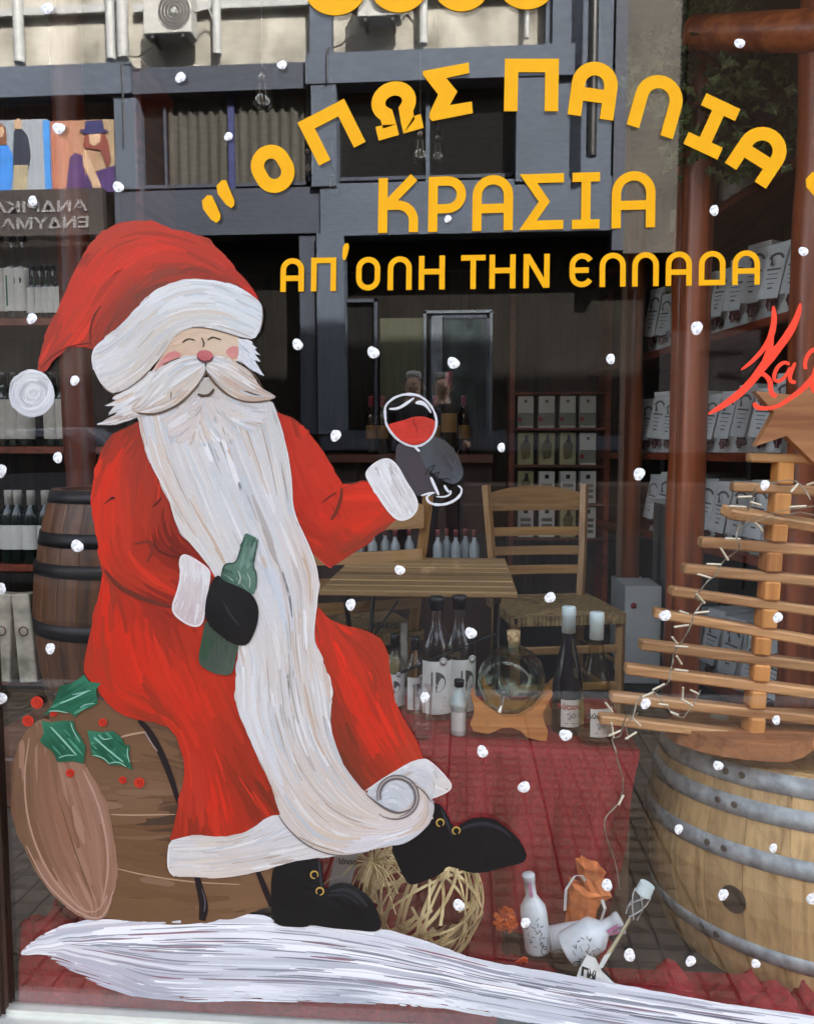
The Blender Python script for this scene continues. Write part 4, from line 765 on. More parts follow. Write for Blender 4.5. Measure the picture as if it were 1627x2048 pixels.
for pts, w_ in (([(367, 686), (374, 680), (381, 678), (387, 680), (392, 681)], [2, 3.4, 2.5, 3, 1.5]), ([(417, 681), (424, 676), (430, 675), (436, 678), (444, 680)], [2, 3.2, 2.6, 3, 1.5]), ([(405, 676), (409, 684), (410, 690), (407, 695)], [1.5, 3, 3, 1]), ([(397, 788), (404, 792), (414, 792), (423, 789), (430, 778)], [2, 6, 5, 6, 3])):
    line('facial_line', sa, pts, w_, (88, 72, 58), 14)
area('mouth', sa, [(402, 770), (414, 756), (424, 768), (430, 778), (420, 788), (404, 790), (396, 784)], 12.6, [(412, 775, (204, 196, 182))], [[(410, 765), (412, 785)]], n=16, w=(2, 5), Lr=(8, 24), jit=.03, sm=1)
# hat
HAT = [(76, 752), (84, 700), (100, 660), (127, 613), (145, 568), (162, 523), (186, 485), (220, 461), (262, 447), (296, 444), (330, 451), (361, 468), (389, 472), (420, 482), (451, 513), (478, 547), (499, 571), (516, 592), (519, 606), (480, 640), (340, 640), (260, 700), (205, 712), (184, 696), (145, 693), (120, 704), (100, 723), (90, 748)]
HTC = [(85, 725, (170, 66, 52)), (100, 690, (176, 60, 44)), (130, 670, (226, 58, 36)), (110, 650, (170, 64, 44)), (150, 600, (214, 60, 40)), (140, 620, (170, 66, 46)), (170, 640, (226, 62, 38)), (195, 560, (230, 60, 38)), (180, 520, (204, 64, 44)), (230, 480, (196, 70, 50)), (290, 465, (206, 66, 44)), (260, 520, (232, 64, 42)), (330, 500, (226, 60, 38)), (400, 495, (196, 62, 42)), (300, 550, (190, 60, 40)), (380, 530, (206, 62, 42)), (340, 550, (150, 70, 52)), (400, 545, (140, 62, 46)), (270, 600, (130, 66, 50)), (240, 640, (124, 62, 48)), (215, 640, (172, 60, 42)), (205, 690, (140, 58, 44)), (190, 670, (130, 56, 42)), (450, 550, (158, 58, 42)), (500, 595, (206, 52, 38)), (460, 525, (206, 60, 42)), (150, 685, (232, 62, 38)), (180, 600, (226, 62, 40))]
HG = [[(90, 720), (130, 640), (165, 560), (200, 500), (280, 465), (360, 480), (430, 510), (500, 580)], [(110, 705), (150, 670), (200, 590), (260, 520), (330, 500), (400, 520), (480, 570)], [(195, 690), (220, 630), (280, 570), (340, 545), (420, 545), (500, 590)]]
area('hat', sa, HAT, 10, HTC, HG, n=900, w=(4, 15), Lr=(40, 170), jit=.03, pal=[(240, 66, 42), (170, 60, 42)], palp=.06, sm=1)
line('fold', sa, [(184, 690), (182, 660), (190, 632), (205, 612)], [1, 3, 4, 1], (110, 44, 34), 11.6)
line('hat_edge', sa, [(84, 738), (100, 719), (122, 702), (146, 692), (182, 686)], 2.5, (110, 40, 32), 11.6)
TRIM = [(187, 706), (193, 692), (224, 669), (248, 647), (275, 618), (303, 589), (344, 568), (385, 560), (423, 563), (461, 569), (496, 586), (518, 601), (526, 614), (528, 642), (520, 664), (510, 680), (482, 675), (447, 662), (413, 655), (388, 654), (362, 662), (342, 682), (324, 709), (306, 733), (289, 754), (262, 776), (237, 787), (218, 785), (203, 766), (191, 742), (185, 722)]
TC_ = [(200, 720, (240, 240, 240)), (230, 750, (232, 228, 222)), (250, 700, (232, 230, 226)), (280, 740, (222, 210, 196)), (300, 690, (220, 216, 210)), (300, 640, (226, 224, 220)), (350, 600, (238, 240, 240)), (350, 650, (224, 218, 208)), (400, 590, (234, 236, 236)), (420, 630, (226, 220, 210)), (480, 600, (226, 232, 234)), (500, 650, (236, 236, 232)), (520, 630, (230, 236, 238)), (260, 770, (212, 196, 180)), (330, 680, (214, 204, 192))]
TG = [[(195, 710), (240, 690), (300, 620), (360, 585), (430, 580), (510, 620)], [(205, 750), (260, 730), (310, 660), (370, 630), (440, 630), (515, 660)], [(230, 780), (290, 745), (330, 690)]]
area('hat_trim', sa, TRIM, 12, TC_, TG, n=900, w=(2, 9), Lr=(30, 150), jit=.03, pal=[(250, 250, 248), (206, 210, 214), (228, 214, 198), (198, 190, 182)], palp=.4, sm=1)
for pts in ([(232, 786), (252, 782), (278, 764), (300, 742)], [(385, 655), (413, 656), (447, 664), (480, 675), (508, 680)], [(205, 768), (216, 782), (234, 790)], [(520, 668), (528, 640), (526, 615)]):
    line('trim_shade', sa, pts, 2.2, (120, 100, 88), 13.6)
for pts in ([(190, 740), (187, 712), (195, 694), (226, 670)], [(340, 570), (385, 561), (430, 565), (490, 584)]):
    line('trim_outline', sa, pts, 3, (250, 250, 250), 13.8)
# pom-pom
pp = [(67 + 47 * math.cos(t * .5), 787 + 48 * math.sin(t * .5)) for t in range(12)]
area('pompom', sa, pp, 12, [(60, 780, (232, 232, 230)), (50, 810, (216, 218, 222)), (90, 790, (222, 224, 226)), (67, 750, (238, 238, 236))], [[(67 + r_ * math.cos(t * .4), 787 + r_ * math.sin(t * .4)) for t in range(15)] for r_ in (12, 26, 40)], n=260, w=(2, 7), Lr=(20, 110), jit=.04, pal=[(250, 250, 250), (190, 192, 196), (204, 200, 196)], palp=.4, sm=1)
# mitten and bottle in the lap
area('bottle_body', sa, [(413, 1236), (406, 1273), (398, 1312), (402, 1330), (418, 1340), (434, 1347), (461, 1350), (469, 1338), (474, 1310), (480, 1285), (450, 1240)], 12, [(430, 1260, (70, 84, 70)), (440, 1310, (78, 86, 76)), (410, 1290, (56, 84, 62)), (460, 1330, (86, 100, 86))], [[(420, 1250), (415, 1320)], [(450, 1260), (450, 1335)]], n=60, w=(4, 9), Lr=(20, 70), jit=.05, sm=1)
area('bottle_neck', sa, [(493, 1065), (500, 1068), (518, 1077), (514, 1095), (505, 1130), (514, 1140), (516, 1158), (512, 1180), (508, 1190), (480, 1180), (442, 1170), (444, 1148), (447, 1132), (455, 1124), (473, 1126), (480, 1100), (487, 1078)], 13, [(500, 1080, (84, 118, 100)), (490, 1110, (118, 150, 134)), (460, 1140, (98, 130, 112)), (500, 1160, (108, 140, 122)), (450, 1160, (66, 98, 80)), (480, 1175, (80, 110, 94))], [[(505, 1075), (488, 1130)], [(450, 1135), (480, 1150), (505, 1180)]], n=90, w=(3, 7), Lr=(15, 60), jit=.07, pal=[(150, 176, 162), (60, 92, 74)], palp=.25, sm=1)
for pts, c in (([(492, 1067), (484, 1098), (474, 1126), (452, 1126), (445, 1146), (442, 1168)], (44, 70, 56)), ([(518, 1078), (506, 1130), (515, 1146), (514, 1178)], (44, 70, 56)), ([(478, 1140), (484, 1156), (478, 1168)], (190, 206, 198)), ([(496, 1146), (503, 1160), (500, 1174)], (176, 196, 186))):
    line('bottle_line', sa, pts, 2.2, c, 14.8)
area('mitten', sa, [(428, 1156), (440, 1148), (446, 1160), (475, 1170), (500, 1183), (512, 1196), (519, 1216), (518, 1240), (510, 1266), (497, 1289), (478, 1290), (460, 1282), (440, 1268), (423, 1252), (411, 1230), (413, 1200), (420, 1175)], 14, [(450, 1200, (36, 34, 34)), (490, 1240, (32, 30, 30)), (440, 1240, (28, 26, 26))], [[(430, 1180), (460, 1220), (490, 1270)]], n=70, w=(4, 9), Lr=(20, 70), jit=.08, sm=1)
line('mitten_line', sa, [(448, 1202), (462, 1228), (480, 1250)], 5, (52, 50, 50), 15.3)

# ---- holly
hol = thing('painted_holly', gp(160, 1520), 'three green holly leaves with red berries painted over the brown barrel', 'window painting')
def px0(pts): return [(x / 2.893, 1340 + y / 2.893) for x, y in pts]
GR = [(42, 108, 80), (34, 92, 66), (60, 130, 100)]
for pts, veins, gg in ((px0([(490, 25), (520, 65), (590, 75), (560, 110), (570, 190), (530, 215), (480, 230), (440, 270), (400, 240), (330, 230), (250, 260), (300, 210), (330, 150), (350, 90), (410, 75), (460, 50)]), [px0([(355, 190), (430, 160), (520, 115)]), px0([(290, 235), (340, 232), (400, 245)]), px0([(470, 215), (500, 195), (555, 190)]), px0([(425, 140), (530, 115)])], [px0([(270, 250), (400, 180), (560, 90)])]),
                   (px0([(245, 290), (300, 302), (360, 290), (430, 292), (440, 340), (470, 380), (500, 440), (490, 540), (430, 525), (340, 530), (310, 470), (235, 410), (258, 360)]), [px0([(300, 325), (370, 400), (450, 490)]), px0([(415, 300), (430, 350), (470, 410)]), px0([(345, 505), (390, 488), (440, 490)])], [px0([(260, 300), (370, 400), (480, 530)])]),
                   (px0([(510, 345), (590, 357), (660, 350), (700, 382), (730, 430), (757, 435), (750, 490), (770, 578), (720, 550), (640, 545), (590, 510), (535, 490), (525, 420)]), [px0([(550, 385), (620, 450), (720, 530)]), px0([(540, 488), (600, 500), (640, 540)]), px0([(575, 370), (600, 400), (650, 392)]), px0([(640, 535), (690, 525), (735, 555)]), px0([(745, 445), (740, 480), (755, 530)])], [px0([(520, 350), (640, 460), (765, 570)])])):
    lf = area('leaf', hol, pts, 7, [(pts[0][0], pts[0][1], GR[2]), (pts[6][0], pts[6][1], GR[0]), (pts[-3][0], pts[-3][1], GR[1])], gg, n=90, w=(2, 6), Lr=(15, 60), jit=.08, pal=[(90, 160, 130), (28, 84, 58)], palp=.25, sm=0)
    for k, v in enumerate(veins): line('vein', lf, v, 3.6 if k == 0 else 2.2, (150, 206, 182), 9)
for cx, cy, r_ in ((76, 1404, 13), (58, 1441, 12), (109, 1426, 7), (207, 1444, 9), (142, 1545, 9), (247, 1559, 8), (280, 1564, 11)):
    bp_ = area('berry', hol, [(cx + r_ * math.cos(t * .7), cy + r_ * math.sin(t * .7)) for t in range(9)], 7, [(cx, cy, (214, 62, 42))], [[(cx - 3, cy), (cx, cy + 3), (cx + 3, cy)]], n=6, w=(2, 4), Lr=(6, 14), jit=.08, sm=1)
    line('swirl', bp_, [(cx + (1 + t * r_ * .085) * math.cos(t), cy + (1 + t * r_ * .085) * math.sin(t)) for t in range(9)], 1.4, (160, 34, 26), 8.4)

# ---- lettering
YEL = _new('yellow_vinyl')[0]
_b = YEL.node_tree.nodes['Principled BSDF']; _b.inputs['Roughness'].default_value = .5; _b.inputs['Specular IOR Level'].default_value = .15
_n = YEL.node_tree.nodes.new('ShaderNodeTexNoise'); _n.inputs['Scale'].default_value = 3
_r = YEL.node_tree.nodes.new('ShaderNodeValToRGB'); _r.color_ramp.elements[0].color = (*[v * .72 for v in lin((255, 176, 8))], 1); _r.color_ramp.elements[1].color = (*[v * .76 for v in lin((255, 190, 4))], 1)
YEL.node_tree.links.new(_n.outputs[0], _r.inputs[0]); YEL.node_tree.links.new(_r.outputs[0], _b.inputs['Base Color'])
REDV = mat('red_window_paint', (.72, .055, .03), .45, var=.1, scale=25)
def stroke_outline(cl, hw, closed=False):
    """constant-width band round a centre line (mitred); returns left and right edges"""
    p = np.asarray(cl, float); n = len(p); l = []; r = []
    for i in range(n):
        a = p[(i - 1) % n] if (closed or i > 0) else None; c = p[(i + 1) % n] if (closed or i < n - 1) else None
        d1 = (p[i] - a) / np.linalg.norm(p[i] - a) if a is not None else None; d2 = (c - p[i]) / np.linalg.norm(c - p[i]) if c is not None else None
        if d1 is None: d1 = d2
        if d2 is None: d2 = d1
        n1 = np.array([-d1[1], d1[0]]); n2 = np.array([-d2[1], d2[0]]); m_ = n1 + n2; m_ /= np.linalg.norm(m_); k = 1 / max(.45, m_ @ n1)
        l.append(p[i] + m_ * hw * k); r.append(p[i] - m_ * hw * k)
    return l, r
def arc(cx, cy, rx, ry, a0, a1, n=10): return [(cx + rx * math.cos(math.radians(a0 + (a1 - a0) * k / n)), cy + ry * math.sin(math.radians(a0 + (a1 - a0) * k / n))) for k in range(n + 1)]
def glyph(ch, W, H, s):
    """centre lines in a W x H box (y down), stroke s"""
    h = s / 2; x0, x1, y0, y1 = h, W - h, h, H - h; mx = W / 2; rr = (x1 - x0) / 2
    top = arc(mx, y0 + rr, rr, rr, 180, 360, 12)
    if ch == 'Π': return [([(x0, H), (x0, y0), (x1, y0), (x1, H)], 0)]
    if ch == 'Λ': return [([(x0, H)] + top + [(x1, H)], 0)]
    if ch == 'Α': return [([(x0, H)] + top + [(x1, H)], 0), ([(x0, H * .6), (x1, H * .6)], 0)]
    if ch == 'Δ': return [([(x0, y1)] + top + [(x1, y1)], 1)]
    if ch == 'Ο': return [(arc(mx, y0 + rr, rr, rr, 180, 360, 12) + arc(mx, y1 - rr, rr, rr, 0, 180, 12), 1)]
    if ch == 'Ι': return [([(mx, s * .5), (mx, H - s * .5)], 0), ([(0, y0), (W, y0)], 0), ([(0, y1), (W, y1)], 0)]
    if ch == 'Κ': return [([(x0, 0), (x0, H)], 0), ([(x0 + h * .6, H * .52), (W - h * 1.0, 0)], 0), ([(x0 + h, H * .50)] + arc(x0 + h + (x1 - x0 - h) * .38, H * .50 + (x1 - x0 - h) * .62, (x1 - x0 - h) * .62, (x1 - x0 - h) * .62, 270, 360, 8) + [(x1, H)], 0)]
    if ch == 'Ρ': return [([(x0, H), (x0, y0), (x1 - H * .3, y0)] + arc(x1 - H * .25, y0 + H * .25, H * .25, H * .25, 270, 450, 12) + [(x0 + h + .05, y0 + H * .5)], 0)]
    if ch == 'Η': return [([(x0, 0), (x0, H)], 0), ([(x1, 0), (x1, H)], 0), ([(x0, H * .47), (x1, H * .47)], 0)]
    if ch == 'Ν': return [([(x0, 0), (x0, H)], 0), ([(x1, 0), (x1, H)], 0), ([(x0 + h * .3, h * .4), (x1 - h * .3, H - h * .4)], 0)]
    if ch == 'Τ': return [([(0, y0), (W, y0)], 0), ([(mx, s * .5), (mx, H)], 0)]
    if ch == 'Ε': return [(arc(mx, y0 + rr, rr, rr, 330, 180, 10) + arc(mx, y1 - rr, rr, rr, 180, 30, 10), 0), ([(x0, H * .5), (W * .78, H * .5)], 0)]
    if ch == 'Σ': return [([(W, y0), (h, y0), (W * .52, H * .5), (h, y1), (W, y1)], 0)]
    if ch == 'Ω':
        return [([(0, y1), (W * .30, y1), (W * .30, H * .80)] + arc(mx, H * .38, W * .38 - h * .3, H * .38 - h, 130, 410, 18) + [(W * .70, H * .80), (W * .70, y1), (W, y1)], 0)]
    return [([(W * .7, 0), (W * .3, H)], 0)]
def letter(ch, q, s, parent, mtl=None, idx=0):
    """q = photo points of top-left, top-right, bottom-left of the letter box; s stroke in photo px"""
    tl, tr, bl = [np.array(v, float) for v in q]; W = np.linalg.norm(tr - tl); H = np.linalg.norm(bl - tl); ux = (tr - tl) / W; uy = (bl - tl) / H
    b = MB(); yb = -.0006
    for k, (cl, closed) in enumerate(glyph(ch, W, H, s)):
        l, r_ = stroke_outline(cl, s / 2, closed); n = len(l); w2 = Garr([tl + ux * p[0] + uy * p[1] for p in l + r_], 0.)
        yf = -.0011 - k * .00012 - (idx % 3) * .00003; fr_ = [(v[0], yf, v[2]) for v in w2]; bk = [(v[0], yb, v[2]) for v in w2]
        m_ = 2 * n; fs = []; rng = range(n) if closed else range(n - 1)
        for i in rng:
            j = (i + 1) % n; fs += [[i, j, n + j, n + i], [m_ + i, m_ + n + i, m_ + n + j, m_ + j], [i, m_ + i, m_ + j, j], [n + i, n + j, m_ + n + j, m_ + n + i]]
        if not closed: fs += [[0, n, m_ + n, m_], [n - 1, m_ + n - 1, m_ + 2 * n - 1, 2 * n - 1]]
        b.add(fr_ + bk, fs)
    return b.build('letter', mtl or YEL, parent)
def quad_shape(pts, parent, name='quote_mark'):
    b = MB(); w2 = Garr(smooth(pts, 1), 0.); b.prism([(v[0], v[2]) for v in w2], -.0017, -.0006); return b.build(name, YEL, parent)
l1 = thing('window_lettering', gp(1000, 330), 'arched top line of yellow Greek capitals on the glass, in quotation marks', 'lettering', 'yellow vinyl lettering on the window')
for i, (ch, q, s_) in enumerate((('Ο', [(487, 318), (556, 274), (535, 402)], 27), ('Π', [(595, 246), (688, 198), (638, 332)], 26), ('Ω', [(733, 178), (823, 152), (757, 282)], 28), ('Π', [(1009, 118), (1117, 118), (1007, 223)], 27), ('Α', [(1149, 118), (1240, 131), (1134, 229)], 27), ('Λ', [(1283, 138), (1375, 168), (1252, 249)], 26), ('Ι', [(1411, 187), (1479, 219), (1365, 288)], 26), ('Α', [(1508, 236), (1590, 288), (1448, 326)], 27))):
    letter(ch, q, s_, l1, idx=i)
# wide sigma of the first line, traced as one solid
b = MB(); w2 = Garr([(845, 143), (937, 126), (938, 147), (892, 157), (914, 184), (899, 211), (943, 204), (945, 227), (864, 243), (858, 236), (859, 226), (876, 190), (845, 150)], 0.); b.prism([(v[0], v[2]) for v in w2], -.0016, -.0006); b.build('letter', YEL, l1)
for q in ([(428, 378), (450, 355), (460, 380), (472, 408), (460, 420)], [(399, 408), (421, 385), (434, 412), (444, 436), (430, 450)], [(1603, 366), (1628, 338), (1640, 360), (1652, 385), (1634, 402)], [(1645, 380), (1668, 352), (1680, 374), (1692, 399), (1674, 416)]): quad_shape(q, l1)
l2 = thing('window_lettering', gp(1030, 466), 'middle line of yellow Greek capitals on the glass, six letters wide', 'lettering', 'yellow vinyl lettering on the window')
XS = [(756, 836), (856, 931), (944, 1025), (1046, 1126), (1143, 1198), (1222, 1309)]
def ln(y0, x0, y1, x1, x): return y0 + (y1 - y0) * (x - x0) / (x1 - x0)
for i, (ch, (a, c)) in enumerate(zip('ΚΡΑΣΙΑ', XS)):
    tp = lambda x: ln(357, 756, 341.5, 1308, x); bt = lambda x: ln(466.5, 756, 455.5, 1308, x)
    letter(ch, [(a + 1, tp(a)), (c + 1, tp(c)), (a - .5, bt(a))], 18.5, l2, idx=i)
l3 = thing('window_lettering', gp(1040, 585), 'bottom line of small yellow Greek capitals on the glass above the door reflection', 'lettering', 'yellow vinyl lettering on the window')
for i, (ch, a, c) in enumerate((('Α', 561, 608), ('Π', 622, 672), ('Ο', 712, 760), ('Λ', 775, 823), ('Η', 837, 889), ('Τ', 921, 970), ('Η', 978, 1030), ('Ν', 1046, 1098), ('Ε', 1138, 1187), ('Λ', 1198, 1250), ('Λ', 1263, 1316), ('Α', 1330, 1382), ('Δ', 1396, 1449), ('Α', 1463, 1518))):
    tp = lambda x: ln(517, 561, 500.5, 1518, x); bt = lambda x: ln(584, 561, 569.5, 1518, x)
    letter(ch, [(a + .6, tp(a)), (c + .6, tp(c)), (a - .3, bt(a))], 11, l3, idx=i)
quad_shape([(686, 488), (700, 487), (692, 520), (684, 521)], l3, 'apostrophe')
l0 = thing('window_lettering', gp(860, 20), 'yellow rounded letter bottoms cut off by the top edge of the window view', 'lettering', 'yellow vinyl lettering on the window')
for cx, cy, rx, ry in ((670, -25, 62, 57), (797, -28, 58, 54), (922, -30, 57, 54), (1052, -33, 58, 53)):
    b = MB(); w2 = Garr([(cx + rx * math.cos(t * math.pi / 24), cy + ry * math.sin(t * math.pi / 24)) for t in range(48)], 0.); b.prism([(v[0], v[2]) for v in w2], -.0016, -.0006); b.build('letter', YEL, l0)
# red script at the right
sc = thing('window_lettering', gp(1560, 850), 'red brush script painted at the right edge of the window, cut off by the frame', 'lettering')
PR = paint_mat('red_brush_paint', .35, .2)
def t6(pts): return [(1400 + x / 6.207, 590 + y / 6.207) for x, y in pts]
for nm, pts, w_ in (('letter_stroke', [(900, 140), (915, 300), (880, 500), (800, 640), (720, 740), (610, 850), (500, 930)], [4, 11, 13, 10, 9, 7, 2]),
                    ('letter_stroke', [(1240, 100), (1190, 300), (1080, 500), (960, 660), (860, 780), (760, 900), (660, 1040), (500, 1210), (300, 1360), (90, 1480)], [2, 12, 16, 16, 19, 17, 15, 15, 11, 2]),
                    ('letter_stroke', [(880, 480), (870, 600), (850, 720), (800, 830)], [8, 11, 16, 14]),
                    ('letter_stroke', [(690, 1010), (760, 970), (820, 1010), (865, 1080), (860, 1160), (885, 1230), (940, 1260)], [8, 9, 9, 11, 10, 10, 7]),
                    ('letter_stroke', [(655, 1340), (700, 1400), (800, 1410), (950, 1390), (1100, 1290), (1250, 1180), (1400, 1030), (1500, 900)], [6, 11, 8, 8, 9, 11, 15, 16]),
                    ('letter_stroke', [(1100, 860), (1040, 830), (960, 880), (910, 980), (910, 1060), (980, 1080), (1060, 1000), (1110, 900)], [6, 7, 8, 8, 7, 7, 7, 6]),
                    ('letter_stroke', [(1170, 840), (1130, 930), (1100, 1020), (1120, 1080), (1180, 1080)], [5, 8, 8, 8, 5]),
                    ('letter_stroke', [(1300, 920), (1290, 830), (1340, 720), (1410, 670), (1500, 680)], [7, 8, 8, 9, 9]),
                    ('letter_stroke', [(1500, 700), (1440, 900), (1400, 1050), (1390, 1180), (1440, 1210)], [9, 12, 14, 10, 7])):
    line(nm, sc, t6(pts), w_, (246, 74, 52), .3 + .25 * random.random(), mtl=PR, taper=False)

# ---- dabs of snow
DW = mat('thick_white_paint', (.70, .70, .70), .35, c2=(.86, .86, .86), var=.42, scale=190, bump=.8)
DOTS = [(95, 17, 'on the white pipe, top left'), (361, 155, 'left of the highest dab, on the grey beam'), (564, 130, 'nearest the top of the window, left of the arched words'), (118, 257, 'between the two fashion posters'), (457, 273, 'above the opening quotation marks'), (237, 374, 'at the corner of the woman poster'), (66, 402, 'over the mirrored shop sign'), (64, 637, 'left of the hat, over the green bottles'), (150, 761, 'right of the pom-pom'), (595, 689, 'right of the face'), (746, 705, 'above the wine glass'), (906, 726, 'right of the two passers-by'), (1220, 718, 'by the thin back post of the right shelves'), (1392, 656, 'on the second shelf edge'), (1427, 421, 'under the tilted letters, far right'), (1478, 87, 'in front of the vine leaves'), (1605, 503, 'at the right edge by the last small letter'), (671, 871, 'above the raised sleeve'), (1002, 895, 'left of the gift carton rack'), (116, 915, 'left of the shoulder'), (2, 942, 'cut by the left edge, upper'), (1277, 948, 'on the round log post'), (1528, 970, 'on the second slat of the wooden tree'), (155, 1092, 'on the dark barrel behind the elbow'), (3, 1177, 'cut by the left edge, lower'), (799, 1140, 'on the slatted table top'), (1099, 1195, 'on the straw seat of the right chair'), (701, 1209, 'under the slatted table'), (101, 1297, 'above the holly'), (941, 1266, 'right of the tall clear bottles'), (1329, 1231, 'at the left end of the seventh slat'), (1554, 1235, 'right of the tree trunk'), (1290, 1407, 'near the bottom left of the wooden tree'), (849, 1394, 'in front of the tumbler'), (1551, 1440, 'between the two lowest slats'), (1130, 1470, 'at the foot of the dark wine bottle'), (2, 1396, 'cut by the left edge beside the berries'), (964, 1503, 'highest on the red cloth'), (1435, 1531, 'on the rim of the big barrel'), (1047, 1574, 'middle of the red cloth'), (1356, 1658, 'between two hoops of the big barrel, left'), (1545, 1696, 'between two hoops of the big barrel, right'), (1213, 1770, 'beside the orange paper jar'), (1445, 1789, 'above the bung hole'), (917, 1810, 'on the wicker ball'), (1050, 1845, 'beside the marigold'), (1258, 1910, 'below the netted vial'), (1380, 1922, 'on the low barrel hoop, left'), (1510, 1927, 'on the low barrel hoop, right'), (1624, 1797, 'at the right edge of the big barrel'), (895, 438, 'faint, inside the letter Rho of the middle line')]
for px, py, where in DOTS:
    b = MB(); r0 = random.uniform(8.2, 12.4) if py != 438 else 7; n = 26; rings = 7; ph = random.uniform(0, 6); vs = []; pts = []; ys = []
    for k in range(rings + 1):
        f_ = k / rings
        for t in range(n):
            a = 2 * math.pi * t / n; rr = r0 * f_ * (1 + .09 * math.sin(2 * a + ph) + .05 * math.sin(3 * a + ph * 2.3) * f_ + random.uniform(-.035, .035) * (f_ > .8))
            pts.append((px + rr * math.cos(a), py + rr * math.sin(a) * 1.04)); ys.append(-.0004 - .0009 * (1 - f_ ** 3) * (1 + .35 * math.sin(3.1 * rr * .35 + a * 2 + ph) * math.sin(f_ * 3.1)))
    W = Garr(pts, np.array(ys)); fs = [[k * n + t, k * n + (t + 1) % n, (k + 1) * n + (t + 1) % n, (k + 1) * n + t] for k in range(1, rings) for t in range(n)] + [[n + t for t in range(n)]]
    b.add([tuple(v) for v in W], fs, True); o = b.build('snow_dab', DW, None, 'white paint dab ' + where, 'paint dab', 'white snow dabs painted over the window', loc=tuple(Garr([(px, py)], -.0004)[0]))
# ================================================================ INSIDE THE SHOP
OAK = wood('oak_stave', lin((150, 116, 70)), lin((206, 170, 116)), 'z', .6, 55, .2)
STEEL = mat('galvanised_hoop', lin((136, 142, 144)), .5, .1, c2=lin((162, 168, 170)), var=.15, scale=40, bump=.12)
RIV = mat('rusty_rivet', lin((92, 84, 78)), .6, .5, var=.3, scale=80)
PINE = wood('pine_slat', lin((150, 104, 62)), lin((200, 152, 102)), 'x', .5, 70, .15)
PINEZ = wood('pine_block', lin((176, 110, 52)), lin((214, 150, 82)), 'z', .5, 60, .15)
LOG = wood('varnished_log', lin((84, 38, 20)), lin((160, 84, 46)), 'z', .4, 26, .5, coat=.15)
LOG_DIM = wood('dimmed_varnished_log', lin((64, 24, 12)), lin((110, 50, 28)), 'z', .45, 26, .4)  # darker log copy: dimness of the left posts put into the colour
LOGX = wood('varnished_log_level', lin((138, 66, 28)), lin((214, 124, 64)), 'x', .4, 26, .4, coat=.15)
SHELF = wood('shelf_board', lin((84, 36, 22)), lin((134, 62, 38)), 'y', .5, 30, .2)
BLK = mat('black_print', (.012, .012, .012), .6, var=.1)
def barrel(c, prof, hoops, n, name, label, stave_m, hoop_m, hw, a_riv=None, bung=None):
    t = thing(name, c, label, 'barrel'); cx, cy, cz = c
    def rad(z): return float(np.interp(z, [p[1] for p in prof], [p[0] for p in prof]))
    zs = np.linspace(prof[0][1], prof[-1][1], 9); da = 2 * math.pi / n
    b = MB(); vs = []
    for z in zs:
        r_ = rad(z)
        for k, dr in ((-.5, -.0012), (-.42, .0004), (0, .001), (.42, .0004), (.5, -.0012)):
            a = k * da * .992; vs.append(((r_ + dr) * math.cos(a), (r_ + dr) * math.sin(a), z))
        a = .5 * da * .99
        vs += [((r_ - .025) * math.cos(-a), (r_ - .025) * math.sin(-a), z), ((r_ - .025) * math.cos(a), (r_ - .025) * math.sin(a), z)]
    fs = []
    for i in range(len(zs) - 1):
        o = i * 7; q = o + 7
        for k in range(4): fs.append([o + k, o + k + 1, q + k + 1, q + k])
        fs += [[o + 5, o, q, q + 5], [o + 4, o + 6, q + 6, q + 4], [o + 6, o + 5, q + 5, q + 6]]
    e = (len(zs) - 1) * 7; fs += [[e, e + 1, e + 2, e + 3, e + 4, e + 6, e + 5], [0, 5, 6, 4, 3, 2, 1]]
    b.add([Vector(c) + Vector(v) for v in vs], fs, False); s0 = b.build('stave', stave_m, t)
    for k in range(1, n):
        o = s0.copy(); COL.objects.link(o); o.rotation_euler = (0, 0, k * da + random.uniform(-.001, .001)); o.location.z += random.uniform(-.001, .001)
    b = MB(); zt = prof[-1][1] - .025; b.cyl((cx, cy, cz + zt - .02), (cx, cy, cz + zt), rad(zt) - .026, n=32); b.build('head', stave_m, t)
    b = MB(); b.cyl((cx, cy, cz + .02), (cx, cy, cz + .04), rad(.03) - .026, n=32); b.build('head', stave_m, t)
    for z0, z1 in hoops:
        b = MB(); b.lathe([(rad(z0) + .0015, z0), (rad(z0) + .0042, z0), (rad((z0 + z1) / 2) + .0045, (z0 + z1) / 2), (rad(z1) + .0042, z1), (rad(z1) + .0015, z1)], 64, c); h = b.build('hoop', hoop_m, t)
        if a_riv is not None:
            a0 = a_riv + (z0 - .3) * .35
            for da_ in (0, .10):
                b = MB(); a = a0 + da_; zz = (z0 + z1) / 2; r_ = rad(zz) + .004
                p = Vector((cx + r_ * math.cos(a), cy + r_ * math.sin(a), cz + zz)); d = Vector((math.cos(a), math.sin(a), 0))
                b.cyl(p, p + d * .003, .0075, .006, n=12); b.build('rivet', RIV, h)
    if bung:
        a, zz = bung; r_ = rad(zz) + .0015; d = Vector((math.cos(a), math.sin(a), 0)); p = Vector((cx, cy, cz + zz)) + d * r_
        M = d.to_track_quat('Z', 'Y').to_matrix()
        b = MB(); b.lathe([(.0, .0022), (.025, .0022), (.027, .0004)], 24, p, M); b.build('bung_hole_disc', mat('bung_shadow', (.035, .02, .012), .9, var=.3), t)  # dark disc laid on the staves paints the shade inside the hole
    return t, rad
